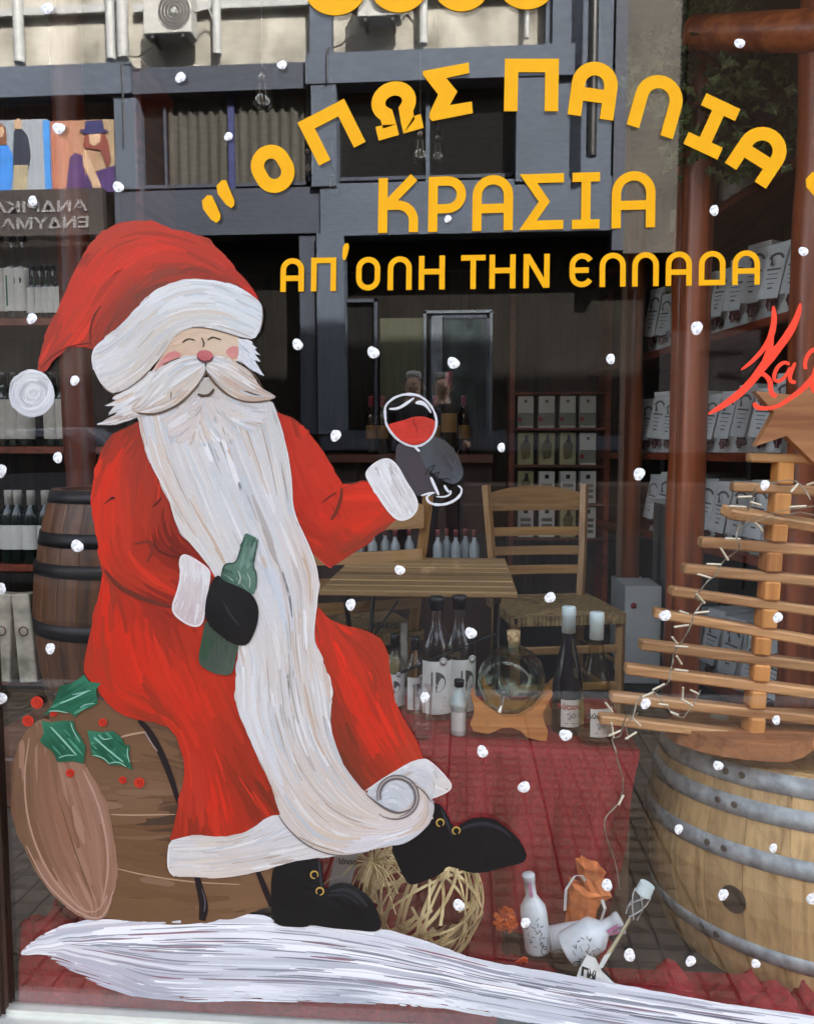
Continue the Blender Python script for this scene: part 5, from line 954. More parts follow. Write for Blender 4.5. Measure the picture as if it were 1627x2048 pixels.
# ---- big barrel, right front
pc = P(1662, 1508, 1.77); BX, BY = pc.x, pc.y; BZ = FLOORZ; BTOP = BZ + .448
H_ = BTOP - BZ
def hz(py, D): return P(1640, py, D).z - BZ
prof = [(.350, 0), (.375, H_ * .16), (.392, H_ * .36), (.396, H_ * .5), (.388, H_ * .66), (.370, H_ * .83), (.348, H_)]
hoops = [(hz(1968, 1.412), hz(1937, 1.412)), (hz(1775, 1.42), hz(1738, 1.42)), (hz(1671, 1.445), hz(1634, 1.445)), (hz(1600, 1.47), H_ - .001)]
aim = math.atan2(CAMY - BY, 0 - BX)
bq = P(1425, 1828, 1.445); ab = math.atan2(bq.y - BY, bq.x - BX)
big, brad = barrel((BX, BY, BZ), prof, hoops, 28, 'wine_barrel', 'large pale oak barrel with grey metal hoops and a bung hole, carrying the wooden tree', OAK, STEEL, .03, a_riv=ab - .14, bung=(ab, bq.z - BZ))
b = MB(); w_ = [(1366, 1536), (1372, 1529), (1388, 1537), (1400, 1540), (1411, 1545), (1410, 1558), (1396, 1556), (1380, 1553)]
lab = MB(); pts = []
for x, y in w_:
    p0 = P(x, y, 1.5); dr = (p0 - Vector(cam.location)).normalized(); o_ = Vector(cam.location); rr = brad(H_ - .02) + .0055
    ox, oy = o_.x - BX, o_.y - BY; A = dr.x ** 2 + dr.y ** 2; Bq = 2 * (ox * dr.x + oy * dr.y); Cq = ox * ox + oy * oy - rr * rr; tt = (-Bq - math.sqrt(max(0, Bq * Bq - 4 * A * Cq))) / (2 * A); pts.append(o_ + dr * tt)
lab.add(pts, [list(range(len(pts)))]); lab.build('torn_label', mat('paper_white', lin((206, 206, 198)), .8, var=.08, scale=60), big)
big.rotation_euler = (math.radians(-6.5), 0, 0); big.location.z -= .046
# board lying on the barrel
bd = thing('live_edge_board', (BX, BY, BTOP + .02), 'thick brown offcut board with rough edges lying across the top of the big barrel', 'board')
b = MB(); out = []
for x, y in ((1331, 1488), (1360, 1510), (1400, 1529), (1450, 1545), (1500, 1554), (1560, 1559), (1585, 1558), (1612, 1545), (1640, 1520), (1700, 1505), (1760, 1490), (1800, 1470), (1760, 1455), (1600, 1448), (1450, 1452), (1370, 1464), (1340, 1478)):
    v = PZ(x, y, BTOP - .010); out.append((v.x + random.uniform(-.002, .002), v.y + .022))
n = len(out); vs = [(x, y, BTOP - .010 + (y - BY) * -.10) for x, y in out] + [(BX + (x - BX) * .985, BY + (y - BY) * .985, BTOP + .026 - (y - BY) * .10) for x, y in out]
b.add(vs, [list(range(n))[::-1], list(range(n, 2 * n))] + [[i, (i + 1) % n, n + (i + 1) % n, n + i] for i in range(n)])
b.build('slab', wood('rough_board', lin((112, 64, 32)), lin((172, 112, 66)), 'x', .7, 40, .6), bd)
bd.name = 'board_offcut'
# ---- wooden slat tree
TD = 1.62
base = P(1502, 1478, TD)
tr = thing('wooden_tree', (base.x, base.y, BTOP + .04), 'Christmas tree of stacked pine slats on a post, wound with small lights', 'decoration')
SL = [((1469, 974), (1627, 982), 20), ((1437, 1020), (1627, 1052), 21), ((1402, 1085), (1627, 1100), 22), ((1369, 1139), (1627, 1161), 21), ((1340, 1182), (1627, 1221), 19), ((1312, 1230), (1627, 1280), 20), ((1281, 1291), (1627, 1330), 21), ((1254, 1344), (1627, 1382), 21), ((1221, 1396), (1627, 1435), 20), ((1198, 1438), (1627, 1487), 19)]
trunkx = lambda y: 1562 + (1500 - 1562) * (y - 950) / (1478 - 950)
SL = [((1502, 915), (1640, 920), 19)] + SL
mids = []
for i, (a, c, h) in enumerate(SL):
    A = P(a[0], a[1], TD - .018); yaw_ = .0 if i != 2 else .22
    tx = trunkx(a[1]); yt = a[1] + (c[1] - a[1]) * (tx - a[0]) / (c[0] - a[0])
    M_ = P(tx, yt, TD); mids.append((tx, yt)); d = (M_ - A); d.y = .012 * random.uniform(-1, 1) + (.06 if i == 2 else 0); L_ = d.length
    hh = h * TD / FPX * .95; q = d.normalized(); rot = Matrix.Rotation(math.atan2(q.y, q.x), 3, 'Z') @ Matrix.Rotation(-math.asin(q.z), 3, 'Y')
    if i == 2: rot = rot @ Matrix.Rotation(.35, 3, 'X')
    cen = M_ + Vector((0, .0, 0)); b = MB(); off = root_loc(tr)
    b.box(cen, (2 * L_, .034, hh), rot, bevel=.0035)
    b.build('slat', PINE, tr, loc=cen)
for i in range(len(mids)):
    y0 = mids[i][1] + SL[i][2] * .38; y1 = (mids[i + 1][1] - SL[i + 1][2] * .55) if i + 1 < len(mids) else 1478
    xm = (trunkx(y0) + trunkx(y1)) / 2 + random.uniform(-3, 3); A = P(xm + 1, y0, TD - .003); Bq = P(xm - 2, y1, TD - .003); c_ = (A + Bq) / 2; d = A - Bq
    b = MB(); b.box(c_, (.032, .040, d.length), Matrix.Rotation(math.atan2(d.x, d.z), 3, 'Y') @ Matrix.Rotation(random.uniform(-.2, .2), 3, 'Z'), bevel=.003); b.build('spacer_block', PINEZ, tr, loc=c_)
b = MB(); A = P(1572, 850, TD + .004); Bq = P(1500, 1478, TD + .004); b.cyl(A, Bq, .006, n=8); b.build('rod', STEEL, tr)
b = MB(); st = [(1505, 783), (1543, 826), (1506, 892), (1567, 872), (1632, 935), (1628, 868), (1700, 850), (1640, 815), (1642, 738), (1590, 792)]
b.prism([(P(x, y, TD - .03).x, P(x, y, TD - .03).z) for x, y in st], TD - .03 + CAMY - .012, TD - .03 + CAMY + .012); b.build('star', wood('star_board', lin((132, 80, 44)), lin((186, 130, 84)), 'x', .6, 40, .3), tr)
b = MB(); tl_ = P(1437, 1447, 1.72); b.cyl(tl_, tl_ + Vector((0, 0, .022)), .018, .02, n=16)
b.build('tea_light', mat('frosted_cup', lin((170, 176, 160)), .3), None, 'small frosted tea light cup standing behind the bottom slat of the tree', 'candle holder', loc=tuple(tl_))
# ---- string of lights
FL = mat('clear_wire', lin((150, 142, 124)), .3, .3, var=.1); FB_ = mat('lamp_capsule', lin((226, 214, 188)), .15, var=.05)
ls = thing('string_lights', P(1405, 1300, TD - .06), 'unlit string of tiny white lamps wound down the left side of the wooden tree', 'string lights')
wire = [(1620, 1000), (1590, 962), (1540, 966), (1510, 975), (1500, 1010), (1486, 1040), (1470, 1070), (1478, 1095), (1448, 1120), (1430, 1150), (1412, 1165), (1390, 1195), (1402, 1205), (1384, 1235), (1376, 1262), (1350, 1300), (1344, 1320), (1340, 1345), (1332, 1368), (1306, 1385), (1275, 1400), (1262, 1440), (1252, 1430), (1240, 1470), (1224, 1478), (1232, 1510), (1244, 1560), (1240, 1600), (1214, 1630), (1208, 1660), (1228, 1720), (1240, 1790)]
w3 = [P(x, y, TD - .055 + .02 * math.sin(i * 1.7)) for i, (x, y) in enumerate(wire)]
sm3 = []
for i in range(len(w3) - 1):
    p0 = w3[max(i - 1, 0)]; p1 = w3[i]; p2 = w3[i + 1]; p3 = w3[min(i + 2, len(w3) - 1)]
    for t in (0, .25, .5, .75): sm3.append(.5 * ((2 * p1) + (-p0 + p2) * t + (2 * p0 - 5 * p1 + 4 * p2 - p3) * t * t + (-p0 + 3 * p1 - 3 * p2 + p3) * t ** 3))
b = MB(); b.tube(sm3, .0011, 5); b.build('wire', FL, ls)
b = MB(); b.tube([v + Vector((.002 * math.sin(i * 1.1), .002 * math.cos(i * 1.1), 0)) for i, v in enumerate(sm3)], .0010, 5); b.build('wire', FL, ls)
for q in ([(1627, 1012), (1600, 1016), (1560, 1022), (1500, 1040), (1475, 1060)], [(1627, 1030), (1600, 1024), (1545, 1034), (1500, 1046)], [(1310, 1386), (1330, 1410), (1345, 1430), (1365, 1436), (1385, 1410), (1400, 1380)], [(1275, 1425), (1250, 1450), (1256, 1480)]):
    b = MB(); b.tube([P(x, y, TD - .05) for x, y in q], .0011, 5); b.build('wire', FL, ls)
cap = None
for a, c in (((1474, 994), (1502, 993)), ((1456, 1012), (1490, 1014)), ((1449, 1077), (1478, 1078)), ((1412, 1128), (1440, 1129)), ((1394, 1148), (1420, 1156)), ((1392, 1188), (1408, 1206)), ((1358, 1222), (1375, 1228)), ((1388, 1226), (1416, 1223)), ((1347, 1254), (1376, 1250)), ((1343, 1274), (1352, 1286)), ((1350, 1292), (1374, 1294)), ((1352, 1312), (1362, 1328)), ((1348, 1339), (1374, 1342)), ((1304, 1380), (1328, 1368)), ((1283, 1394), (1306, 1384)), ((1362, 1398), (1384, 1412)), ((1365, 1375), (1364, 1398)), ((1380, 1380), (1396, 1388)), ((1210, 1405), (1224, 1424)), ((1216, 1472), (1240, 1461)), ((1250, 1478), (1272, 1464)), ((1264, 1436), (1280, 1452)), ((1315, 1408), (1334, 1410)), ((1580, 984), (1594, 968)), ((1578, 1014), (1610, 1012)), ((1510, 1046), (1524, 1062)), ((1222, 1445), (1226, 1475)), ((1627, 965), (1612, 970)), ((1500, 1004), (1520, 1010)), ((1440, 1096), (1455, 1120)), ((1356, 1430), (1340, 1424)), ((1236, 1610), (1246, 1590))):
    A = P(*a, TD - .07); Bq = P(*c, TD - .06); b = MB(); b.cyl(A, Bq, .0023, n=7); b.build('lamp_capsule', FB_, ls)

# ---- glass and bottle helpers
CLEAR = glass_mat('clear_bottle_glass', (.99, .99, .99), k=.9, edge=(.84, .85, .84))
GREENG = glass_mat('green_jar_glass', (.84, .92, .82), k=1.2, edge=(.6, .72, .6), floor=.02)
DARKG = mat('dark_wine_glass', (.010, .006, .010), .06, var=.1, spec=.6)
OLIVE = mat('dark_green_glass', (.008, .016, .010), .08, var=.1)
WHITEW = glass_mat('pale_wine_glass', (.86, .82, .62), k=1.0, edge=(.66, .6, .36))
PAPER = mat('label_paper', lin((214, 212, 204)), .75, var=.05, scale=40)
PAPERD = mat('label_paper_shade', lin((178, 172, 160)), .8, var=.1, scale=30)
MILK = mat('white_ceramic_bottle', lin((218, 222, 224)), .25, var=.04)
PINK = mat('pink_strip', lin((206, 130, 168)), .5); CAPW = mat('screw_cap_white', lin((206, 222, 220)), .4, var=.03); CAPB = mat('screw_cap_black', (.015, .015, .018), .35)
TERRA = mat('brown_logo', lin((160, 118, 60)), .6); GREYLOGO = mat('grey_logo', lin((92, 88, 86)), .6)
def curved_label(b, r, z0, z1, a0, a1, n=14):
    vs = []
    for k in range(n + 1):
        a = a0 + (a1 - a0) * k / n
        for z in (z0, z1): vs.append((r * math.cos(a), r * math.sin(a), z))
    b.add(vs, [[2 * k, 2 * k + 2, 2 * k + 3, 2 * k + 1] for k in range(n)], True)
def on_cyl(o, r, up=0):      # wrap flat print (x along, z up, facing -y) on a cylinder of radius r
    for v in o.data.vertices:
        a = v.co.x / r; v.co.y, v.co.x = -(r + (-v.co.y) * .2) * math.cos(a), (r + (-v.co.y) * .2) * math.sin(a)
def bars(b, rows, w, z, dz, h=.0012):     # rows of fine print as short strips
    for k in range(rows):
        ww = w * random.uniform(.55, 1); b.box((random.uniform(-.1, .1) * w, -.0004, z - k * dz), (ww, .0004, h))
def bottle(name, prof, glass, cap=None, capm=None, label=None, labm=PAPER, lr=None, liquid=None, seg=24, loc=(0, 0, 0), lab=None, arc_=(-2.6, -.4)):
    t = thing(name, (0, 0, 0), lab or name.replace('_', ' '), 'bottle'); b = MB(); b.lathe([(0, prof[0][1])] + prof, seg); b.build('glass_body', glass, t)
    if cap:
        b = MB(); r_, z0, z1 = cap; b.lathe([(0, z0), (r_, z0), (r_ * 1.0, z0 + (z1 - z0) * .62), (r_ * 1.05, z0 + (z1 - z0) * .64), (r_ * 1.03, z1 - .002), (r_ * .9, z1), (0, z1)], 20); b.build('cap', capm, t)
    if label:
        b = MB(); curved_label(b, (lr or prof[1][0]) + .0008, label[0], label[1], arc_[0], arc_[1]); b.build('label', labm, t)
    return t
def prn(t, fn, mt, r, name='print'):
    b = MB(); fn(b); o = b.build(name, mt, t); on_cyl(o, r + .0012); return o
# tall clear spirit bottle (prototype at origin)
def spirit(name, r, h, lbl, capm, logo, lab):
    sh = h * .58; nk = r * .36
    t = bottle(name, [(r * .9, 0), (r, .006), (r, sh), (r * .93, sh + r * .45), (r * .68, sh + r * .95), (nk * 1.1, sh + r * 1.45), (nk, sh + r * 1.9), (nk, h - .002), (nk * 1.12, h - .012)], CLEAR, (nk * 1.22, h - .028, h + .004), capm, (h * .06, h * .50), lab=lab)
    lh = h * .5
    def disc(b):
        q = [(.0 + r * .62 * math.cos(a), lh * .66 + r * .62 * math.sin(a)) for a in np.linspace(-math.pi / 2, math.pi / 2, 16)]
        b.prism([(p[0] - r * .1, p[1]) for p in q], -.0006, .0)
    prn(t, disc, logo, r)
    def leg(b): b.box((r * .12, -.0012, lh * .55), (r * .12, .0004, r * .7), Matrix.Rotation(-.7, 3, 'Y'))
    prn(t, leg, PAPER, r)
    prn(t, lambda b: b.box((-r * .34, -.0006, lh * .66), (r * .09, .0004, r * 1.2)), logo, r)
    def tx(b):
        for k in range(4): b.box((0, -.0006, lh * (.40 - k * .07)), (r * (1.0, .7, .8, .6)[k], .0004, .0016 if k else .0032))
    prn(t, tx, GREYLOGO, r, 'small_print')
    b = MB(); b.lathe([(0, 0), (r * .24, 0), (r * .24, .0006), (0, .0006)], 20, (r * .35, -r * 1.0, h * .5), Matrix.Rotation(math.radians(90), 3, 'X')); s_ = b.build('seal', PAPER, t)
    b = MB(); b.lathe([(r * .17, 0), (r * .20, 0), (r * .20, .0009), (r * .17, .0009)], 20, (r * .35, -r * 1.0 - .0007, h * .5), Matrix.Rotation(math.radians(90), 3, 'X')); b.build('seal_ring', GREYLOGO, s_)
    return t
# ---- red cloth stand
STZ = .45
RCL = mat('red_cloth', lin((124, 14, 24)), .8, c2=lin((148, 20, 30)), var=.10, scale=160, bump=.35)
x0 = PZ(640, 1480, STZ).x; x1 = PZ(1258, 1470, STZ).x; yf = P(1000, 1500, 1.65).y; yb = yf + .36
stand = thing('display_stand', ((x0 + x1) / 2, (yf + yb) / 2, FLOORZ), 'low wooden crate stand hidden under the red cloth, carrying the bottles', 'stand')
b = MB(); b.box(((x0 + x1) / 2, (yf + yb) / 2, (STZ + FLOORZ) / 2 - .006), (x1 - x0 - .03, yb - yf - .03, STZ - FLOORZ - .03)); b.build('crate', mat('crate_wood', (.12, .07, .04), .8), stand)
def cloth_drape():
    nu, nv = 90, 70; vs = []; fs = []
    for j in range(nv + 1):
        v = j / nv
        for i in range(nu + 1):
            u = i / nu; x = x0 + (x1 - x0) * u
            fold = (abs(math.sin(u * 15 + 1.2 * math.sin(v * 3))) ** .6 - .6) * 1.1 + math.sin(u * 47 + 2 + 2 * v) * .22 + noise.noise(Vector((u * 9, v * 4, 2))) * .9
            if v < .36: y = yb - (yb - yf) * (v / .36); z = STZ + .004 + noise.noise(Vector((x * 7, y * 7, 1))) * .004
            elif v < .86:
                k = (v - .36) / .50; y = yf - .004 - .05 * k ** .8 - fold * .040 * min(1, k * 2.2); z = STZ - (STZ - FLOORZ - .02) * k + .002
                x += (x - (x0 + x1) / 2) * (-.20 * k - .03 * math.sin(k * 9) * (u - .5) if u > .5 else .06 * k)
            else:
                k = (v - .86) / .14; y = yf - .055 - .13 * k * (1 - .6 * max(0, u - .6) / .4) - fold * .030 * (1 - k * .5); z = FLOORZ + .014 + abs(fold) * .016 + (1 - k) * .006
                x += (x - (x0 + x1) / 2) * (-.20 + .03 * math.sin(v * 30) if u > .5 else .06)
            vs.append((x, y, z))
    for j in range(nv):
        for i in range(nu): a = j * (nu + 1) + i; fs.append([a, a + 1, a + nu + 2, a + nu + 1])
    b = MB(); b.add(vs, fs, True); return b
cloth_drape().build('red_drape', RCL, None, 'red cloth draped over the bottle stand and falling to the floor', 'cloth', loc=((x0 + x1) / 2, yf, FLOORZ))
# ---- crumpled red fabric along the foot of the window
def heap(xa, xb, ya, yb_, hgt, nx, ny, seed, name, label):
    vs = []; fs = []
    for j in range(ny + 1):
        for i in range(nx + 1):
            u = i / nx; v = j / ny; x = xa + (xb - xa) * u; y = ya + (yb_ - ya) * v
            e = min(1, 40 * u, 4 * (1 - u)) * min(1, 4 * (1 - v)) * min(1, 9 * v)
            q = Vector((x * 9, y * 9, seed)); h1 = noise.turbulence(q, 3, True) if False else abs(noise.noise(q)) + .6 * abs(noise.noise(q * 2.3)) + .35 * abs(noise.noise(q * 5))
            z = FLOORZ + .006 + e * (hgt(u, v) + .075 * h1)
            vs.append((x + noise.noise(q * 2) * .02, y + noise.noise(q * 2 + Vector((5, 5, 5))) * .02 * (0 < v < 1), z))
    for j in range(ny):
        for i in range(nx): a = j * (nx + 1) + i; fs.append([a, a + 1, a + nx + 2, a + nx + 1])
    b = MB(); b.add(vs, fs, True); b.build(name, RCL, None, label, 'cloth', loc=((xa + xb) / 2, (ya + yb_) / 2, FLOORZ))
heap(GX0 - .02, .06, .016, .30, lambda u, v: .23 * (1 - v * .75) * (.85 + .15 * math.cos(u * 5)), 150, 34, 3.1, 'red_fabric', 'crumpled red fabric bunched on the floor along the foot of the window')
heap(.30, 1.05, .03, .34, lambda u, v: .0, 70, 26, 8.4, 'red_fabric', 'flat wrinkled red cloth under the bottles in front of the big barrel')
# ---- bottles on the red stand
def place(t, px, py, rz=0): v = PZ(px, py, STZ + .005); t.location = v; t.rotation_euler = (0, 0, rz); return t
GRP = 'clear spirit bottles on the red cloth'
s1 = spirit('spirit_bottle', .040, .292, None, CAPB, GREYLOGO, 'taller-necked pair, left clear spirit bottle with white label, black cap'); place(s1, 872, 1432, .1)
s2 = dup(s1, PZ(917, 1428, STZ + .005), .5, 'right of the two tall clear spirit bottles, behind the miniature')
s3 = spirit('spirit_bottle', .026, .185, None, CAPB, GREYLOGO, 'small clear spirit bottle touching the red coat, farthest left'); place(s3, 789, 1415, .1)
s4 = dup(s3, PZ(829, 1422, STZ + .005), .35, 'small clear spirit bottle between the coat and the two tall ones')
for s_ in (s1, s2, s3, s4): s_['group'] = GRP
mn = bottle('miniature_bottle', [(.0165, 0), (.018, .004), (.018, .062), (.022, .068), (.022, .076), (.016, .088), (.009, .104), (.0085, .122)], mat('frosted_glass', lin((190, 204, 200)), .25, var=.05), (.0115, .112, .128), CAPB, (.012, .056), lab='miniature clear bottle with black cap and barcode label, frontmost on the cloth')
place(mn, 917, 1468, -.2)
def bc(b):
    for k in range(12): b.box((.009, -.0006, .018 + k * .0028), (.006, .0004, .0012))
prn(mn, bc, BLK, .018, 'barcode')
def lg(b): b.prism([(-.006 + .004 * math.cos(a), .042 + .006 * math.sin(a)) for a in np.linspace(-math.pi / 2, math.pi / 2, 10)], -.0006, 0)
prn(mn, lg, BLK, .018); prn(mn, lambda b: [b.box((-.004, -.0006, .03 - k * .004), (.010, .0004, .0010)) for k in range(4)], GREYLOGO, .018, 'small_print')
tb = thing('tumbler', PZ(844, 1474, STZ + .005), 'tall plain shot tumbler of clear glass standing before the small bottles', 'glass')
b = MB(); v0 = Vector(tb.location); b.lathe([(0, 0), (.0195, 0), (.021, .004), (.0205, .03), (.022, .118), (.0208, .118), (.0190, .03), (.018, .022), (0, .020)], 28, v0); b.build('glass_wall', CLEAR, tb)
def wine(name, glassm, lab, redname, mir=False):
    t = bottle(name, [(.034, 0), (.0365, .005), (.0365, .085), (.034, .118), (.026, .165), (.0165, .205), (.0142, .235), (.0142, .285)], glassm, (.0155, .232, .292), CAPW, (.022, .085), lab=lab, arc_=(-2.35, -.55))
    o = text_mesh('Λύαιος', .017, mat('print_' + redname, lin((170, 30, 40)) if redname == 'red' else lin((40, 60, 58)), .6), 'lettering', t, (0, 0, 0), depth=.0002, bold=.0004); 
    for v in o.data.vertices: v.co.z += .069; v.co.x += -.010
    on_cyl(o, .0375 + .0012)
    def dec(b):
        for k in range(7): b.box((-.014 + k * .004, -.0006, .052 + .003 * math.sin(k * 2.2)), (.005, .0004, .0016), Matrix.Rotation(math.sin(k * 1.7), 3, 'Y'))
        for k in range(5): b.box((-.011 + k * .0035, -.0006, .045 - .002 * math.cos(k)), (.0012, .0004, .008), Matrix.Rotation(math.sin(k * 2.3) * .9, 3, 'Y'))
        b.box((-.008, -.0006, .031), (.022, .0004, .0014)); b.box((.014, -.0006, .031), (.014, .0004, .0008))
        for k in range(5): b.box((.016, -.0006, .066 - k * .0055), (.012, .0004, .0009))
    prn(t, dec, GREYLOGO, .0372, 'vine_drawing')
    return t
w1 = place(wine('wine_bottle', DARKG, 'dark red wine bottle with white cap and red-lettered label by the glass keg', 'red'), 1133, 1462, .25)
w2_ = place(wine('wine_bottle', WHITEW, 'pale white wine bottle with white cap, its label partly behind a slat end', 'green'), 1188, 1482, .35)
b = MB(); b.lathe([(0, .006), (.033, .006), (.0345, .012), (.0345, .03), (.032, .03), (0, .028)], 24, w2_.location); b.build('wine', glass_mat('golden_wine', (.80, .62, .16), k=.6, edge=(.5, .34, .04)), w2_)
# ---- glass keg on its cradle
kc = P(1022, 1358, 1.80); kr = .072
kg = thing('glass_keg', kc, 'round green glass keg with cork stopper and small metal tap on a wooden cradle', 'keg')
ax = Vector((.25, 1, 0)).normalized(); Mk = ax.to_track_quat('Z', 'Y').to_matrix()
b = MB(); b.lathe([(0, -.066), (.035, -.066), (.052, -.064), (.060, -.060), (.061, -.054), (.066, -.050), (.068, -.044), (.072, -.034), (.074, -.012), (.074, .03), (.070, .05), (.064, .058), (.064, .064), (0, .066)], 40, kc, Mk); b.build('glass_body', GREENG, kg)
b = MB(); b.lathe([(.056, -.0665), (.059, -.0665), (.060, -.0635), (.057, -.062)], 40, kc, Mk); b.build('rim_ring', GREENG, kg)
for zz in (-.04, -.02, .0, .02): b = MB(); b.lathe([(.0735 - (zz < -.03) * .004, zz - .003), (.0760 - (zz < -.03) * .004, zz), (.0735 - (zz < -.03) * .004, zz + .003)], 40, kc, Mk); b.build('ring', GREENG, kg)
tp = kc + Vector((.004, 0, .070)); b = MB(); b.lathe([(.018, 0), (.014, .012), (.013, .022), (.0145, .024)], 20, tp); b.build('neck', GREENG, kg)
b = MB(); b.lathe([(0, .006), (.0115, .006), (.0165, .046), (0, .046)], 16, tp); b.build('cork', mat('cork', lin((176, 140, 96)), .9, c2=lin((206, 176, 132)), var=.3, scale=120, bump=.5), kg)
f0 = P(1006, 1392, 1.73); CH = mat('chrome_tap', (.7, .7, .68), .15, 1.0)
b = MB(); b.cyl(f0, f0 + Vector((-.002, -.022, -.002)), .005, n=12); b.cyl(f0 + Vector((-.002, -.022, .008)), f0 + Vector((-.005, -.026, -.014)), .0055, .004, n=12); b.cyl(f0 + Vector((-.005, -.026, -.014)), f0 + Vector((-.010, -.030, -.028)), .0035, .0052, n=12); b.lathe([(.004, -.003), (.007, 0), (.004, .003)], 14, f0 + Vector((0, -.020, .014)), Matrix.Rotation(math.radians(90), 3, 'X')); b.build('tap', CH, kg)
# cradle
CR = wood('cradle_wood', lin((168, 104, 50)), lin((206, 142, 80)), 'x', .4, 50, .1, coat=.2)
cr = thing('keg_cradle', PZ(1026, 1470, STZ + .005), 'honey coloured wooden cradle with curved feet under the round glass keg', 'stand')
pts_ = [(945, 1382), (952, 1404), (975, 1426), (1005, 1440), (1035, 1440), (1062, 1426), (1082, 1404), (1098, 1388), (1104, 1394), (1090, 1420), (1083, 1432), (1086, 1450), (1094, 1470), (1091, 1488), (1078, 1487), (1052, 1480), (1040, 1468), (1022, 1461), (1002, 1462), (985, 1470), (975, 1474), (946, 1468), (940, 1455), (947, 1438), (948, 1420), (940, 1396)]
for dd, nm in ((1.70, 'cradle_end'), (1.80, 'cradle_end')):
    b = MB(); q = [P(x, y, 1.70) for x, y in pts_]; zmin = min(v.z for v in q); sh = Vector((.025 * (dd - 1.7) / .1, 0, STZ + .006 - zmin))
    b.prism([(v.x + sh.x, v.z + sh.z) for v in q], dd + CAMY - .010, dd + CAMY + .010); b.build(nm, CR, cr)
for zz, xx in ((1428, 975), (1428, 1058)):
    p_ = P(xx, zz, 1.75); b = MB(); b.cyl(p_ - Vector((.005, .06, 0)), p_ + Vector((.01, .06, 0)), .006, n=10); b.build('rail', CR, cr)
# ---- things on the floor in front
def floorat(px, py, z=FLOORZ + .012): return PZ(px, py, z)
wr = .126; wc = P(846, 1796, 1.54)
wb = thing('wicker_ball', wc, 'straw coloured ball woven from rattan strips, in front of the red cloth', 'wicker ball')
RAT = mat('rattan', lin((190, 158, 98)), .6, c2=lin((226, 204, 150)), var=.3, scale=22, bump=.3)
for k in range(48):
    nrm = Vector((random.gauss(0, 1), random.gauss(0, 1), random.gauss(0, 1))).normalized(); q = nrm.to_track_quat('Z', 'Y').to_matrix(); off = random.uniform(-.32, .32) * wr; rr = math.sqrt(wr * wr - off * off) - random.uniform(0, .008); hw = random.uniform(.0022, .0042); a0 = random.uniform(0, 6.28); ext = random.uniform(3.6, 6.28)
    vs = []; n = 34; ux, uy = q @ Vector((1, 0, 0)), q @ Vector((0, 1, 0)); wob = random.uniform(0, 6)
    for i in range(n + 1):
        a = a0 + ext * i / n; c0 = wc + nrm * (off + .006 * math.sin(a * 2 + wob)) + (ux * math.cos(a) + uy * math.sin(a)) * (rr + .003 * math.sin(3 * a + wob)); rd = (c0 - wc).normalized()
        vs += [c0 - nrm * hw, c0 + nrm * hw, c0 + nrm * hw - rd * .0016, c0 - nrm * hw - rd * .0016]
    fs = []
    for i in range(n):
        for e in range(4): fs.append([4 * i + e, 4 * i + (e + 1) % 4, 4 * i + 4 + (e + 1) % 4, 4 * i + 4 + e])
    b = MB(); b.add(vs, fs, False); b.build('cane_strip', RAT, wb)
# raffia tuft and tag above the ball
rf = MB(); rc = P(745, 1725, 1.42)
for k in range(60):
    d = Vector((random.gauss(0, .05), random.gauss(0, .02), random.gauss(0, .028))); rf.tube([rc, rc + d * .6 + Vector((0, 0, .01)), rc + d * 1.1 - Vector((0, 0, .012))], .0013, 4)
rf.build('raffia_tuft', RAT, None, 'tuft of dry raffia straw between the two painted boots', 'raffia', kind='stuff', loc=tuple(rc))
tg = thing('paper_tag', P(690, 1735, 1.40), 'grey-white upright paper card with handwriting between the black boots', 'card')
q = [P(x, y, 1.40) for x, y in ((674, 1690), (718, 1690), (700, 1778), (656, 1778))]; b = MB(); b.add([*q, *[v + Vector((0, .002, 0)) for v in q]], [[0, 1, 2, 3], [7, 6, 5, 4], [0, 4, 5, 1], [2, 6, 7, 3], [1, 5, 6, 2], [0, 3, 7, 4]]); b.build('card', mat('card_grey', lin((158, 154, 152)), .8, var=.05), tg)
o = text_mesh('Ιόνιο', .016, BLK, 'handwriting', tg, (.006, -.0015, .012), depth=.0002, bold=.0003)
# low dark trough with white bottles
DT = wood('dark_trough', lin((38, 22, 18)), lin((70, 42, 34)), 'x', .5, 40, .2)
tq = [floorat(1008, 1912), floorat(1180, 1958)]
trg = thing('wooden_trough', floorat(1100, 1930), 'dark stained wooden trough holding the white bottles near the floor', 'box')
d = tq[1] - tq[0]; an = math.atan2(d.y, d.x); Lw = d.length
def tbx(u, v, w_, dx, dy, dz, mt=DT, nm='board'):
    c_ = tq[0] + Matrix.Rotation(an, 3, 'Z') @ Vector((u, v, w_)); b = MB(); b.box(c_, (dx, dy, dz), Matrix.Rotation(an, 3, 'Z'), bevel=.002); return b.build(nm, mt, trg, loc=c_)
tbx(Lw / 2, 0, .028, Lw, .012, .056); tbx(Lw / 2, .17, .062, Lw, .012, .13); tbx(Lw / 2, .085, .006, Lw, .17, .01); tbx(0, .085, .04, .012, .17, .08); tbx(Lw, .085, .04, .012, .17, .08)
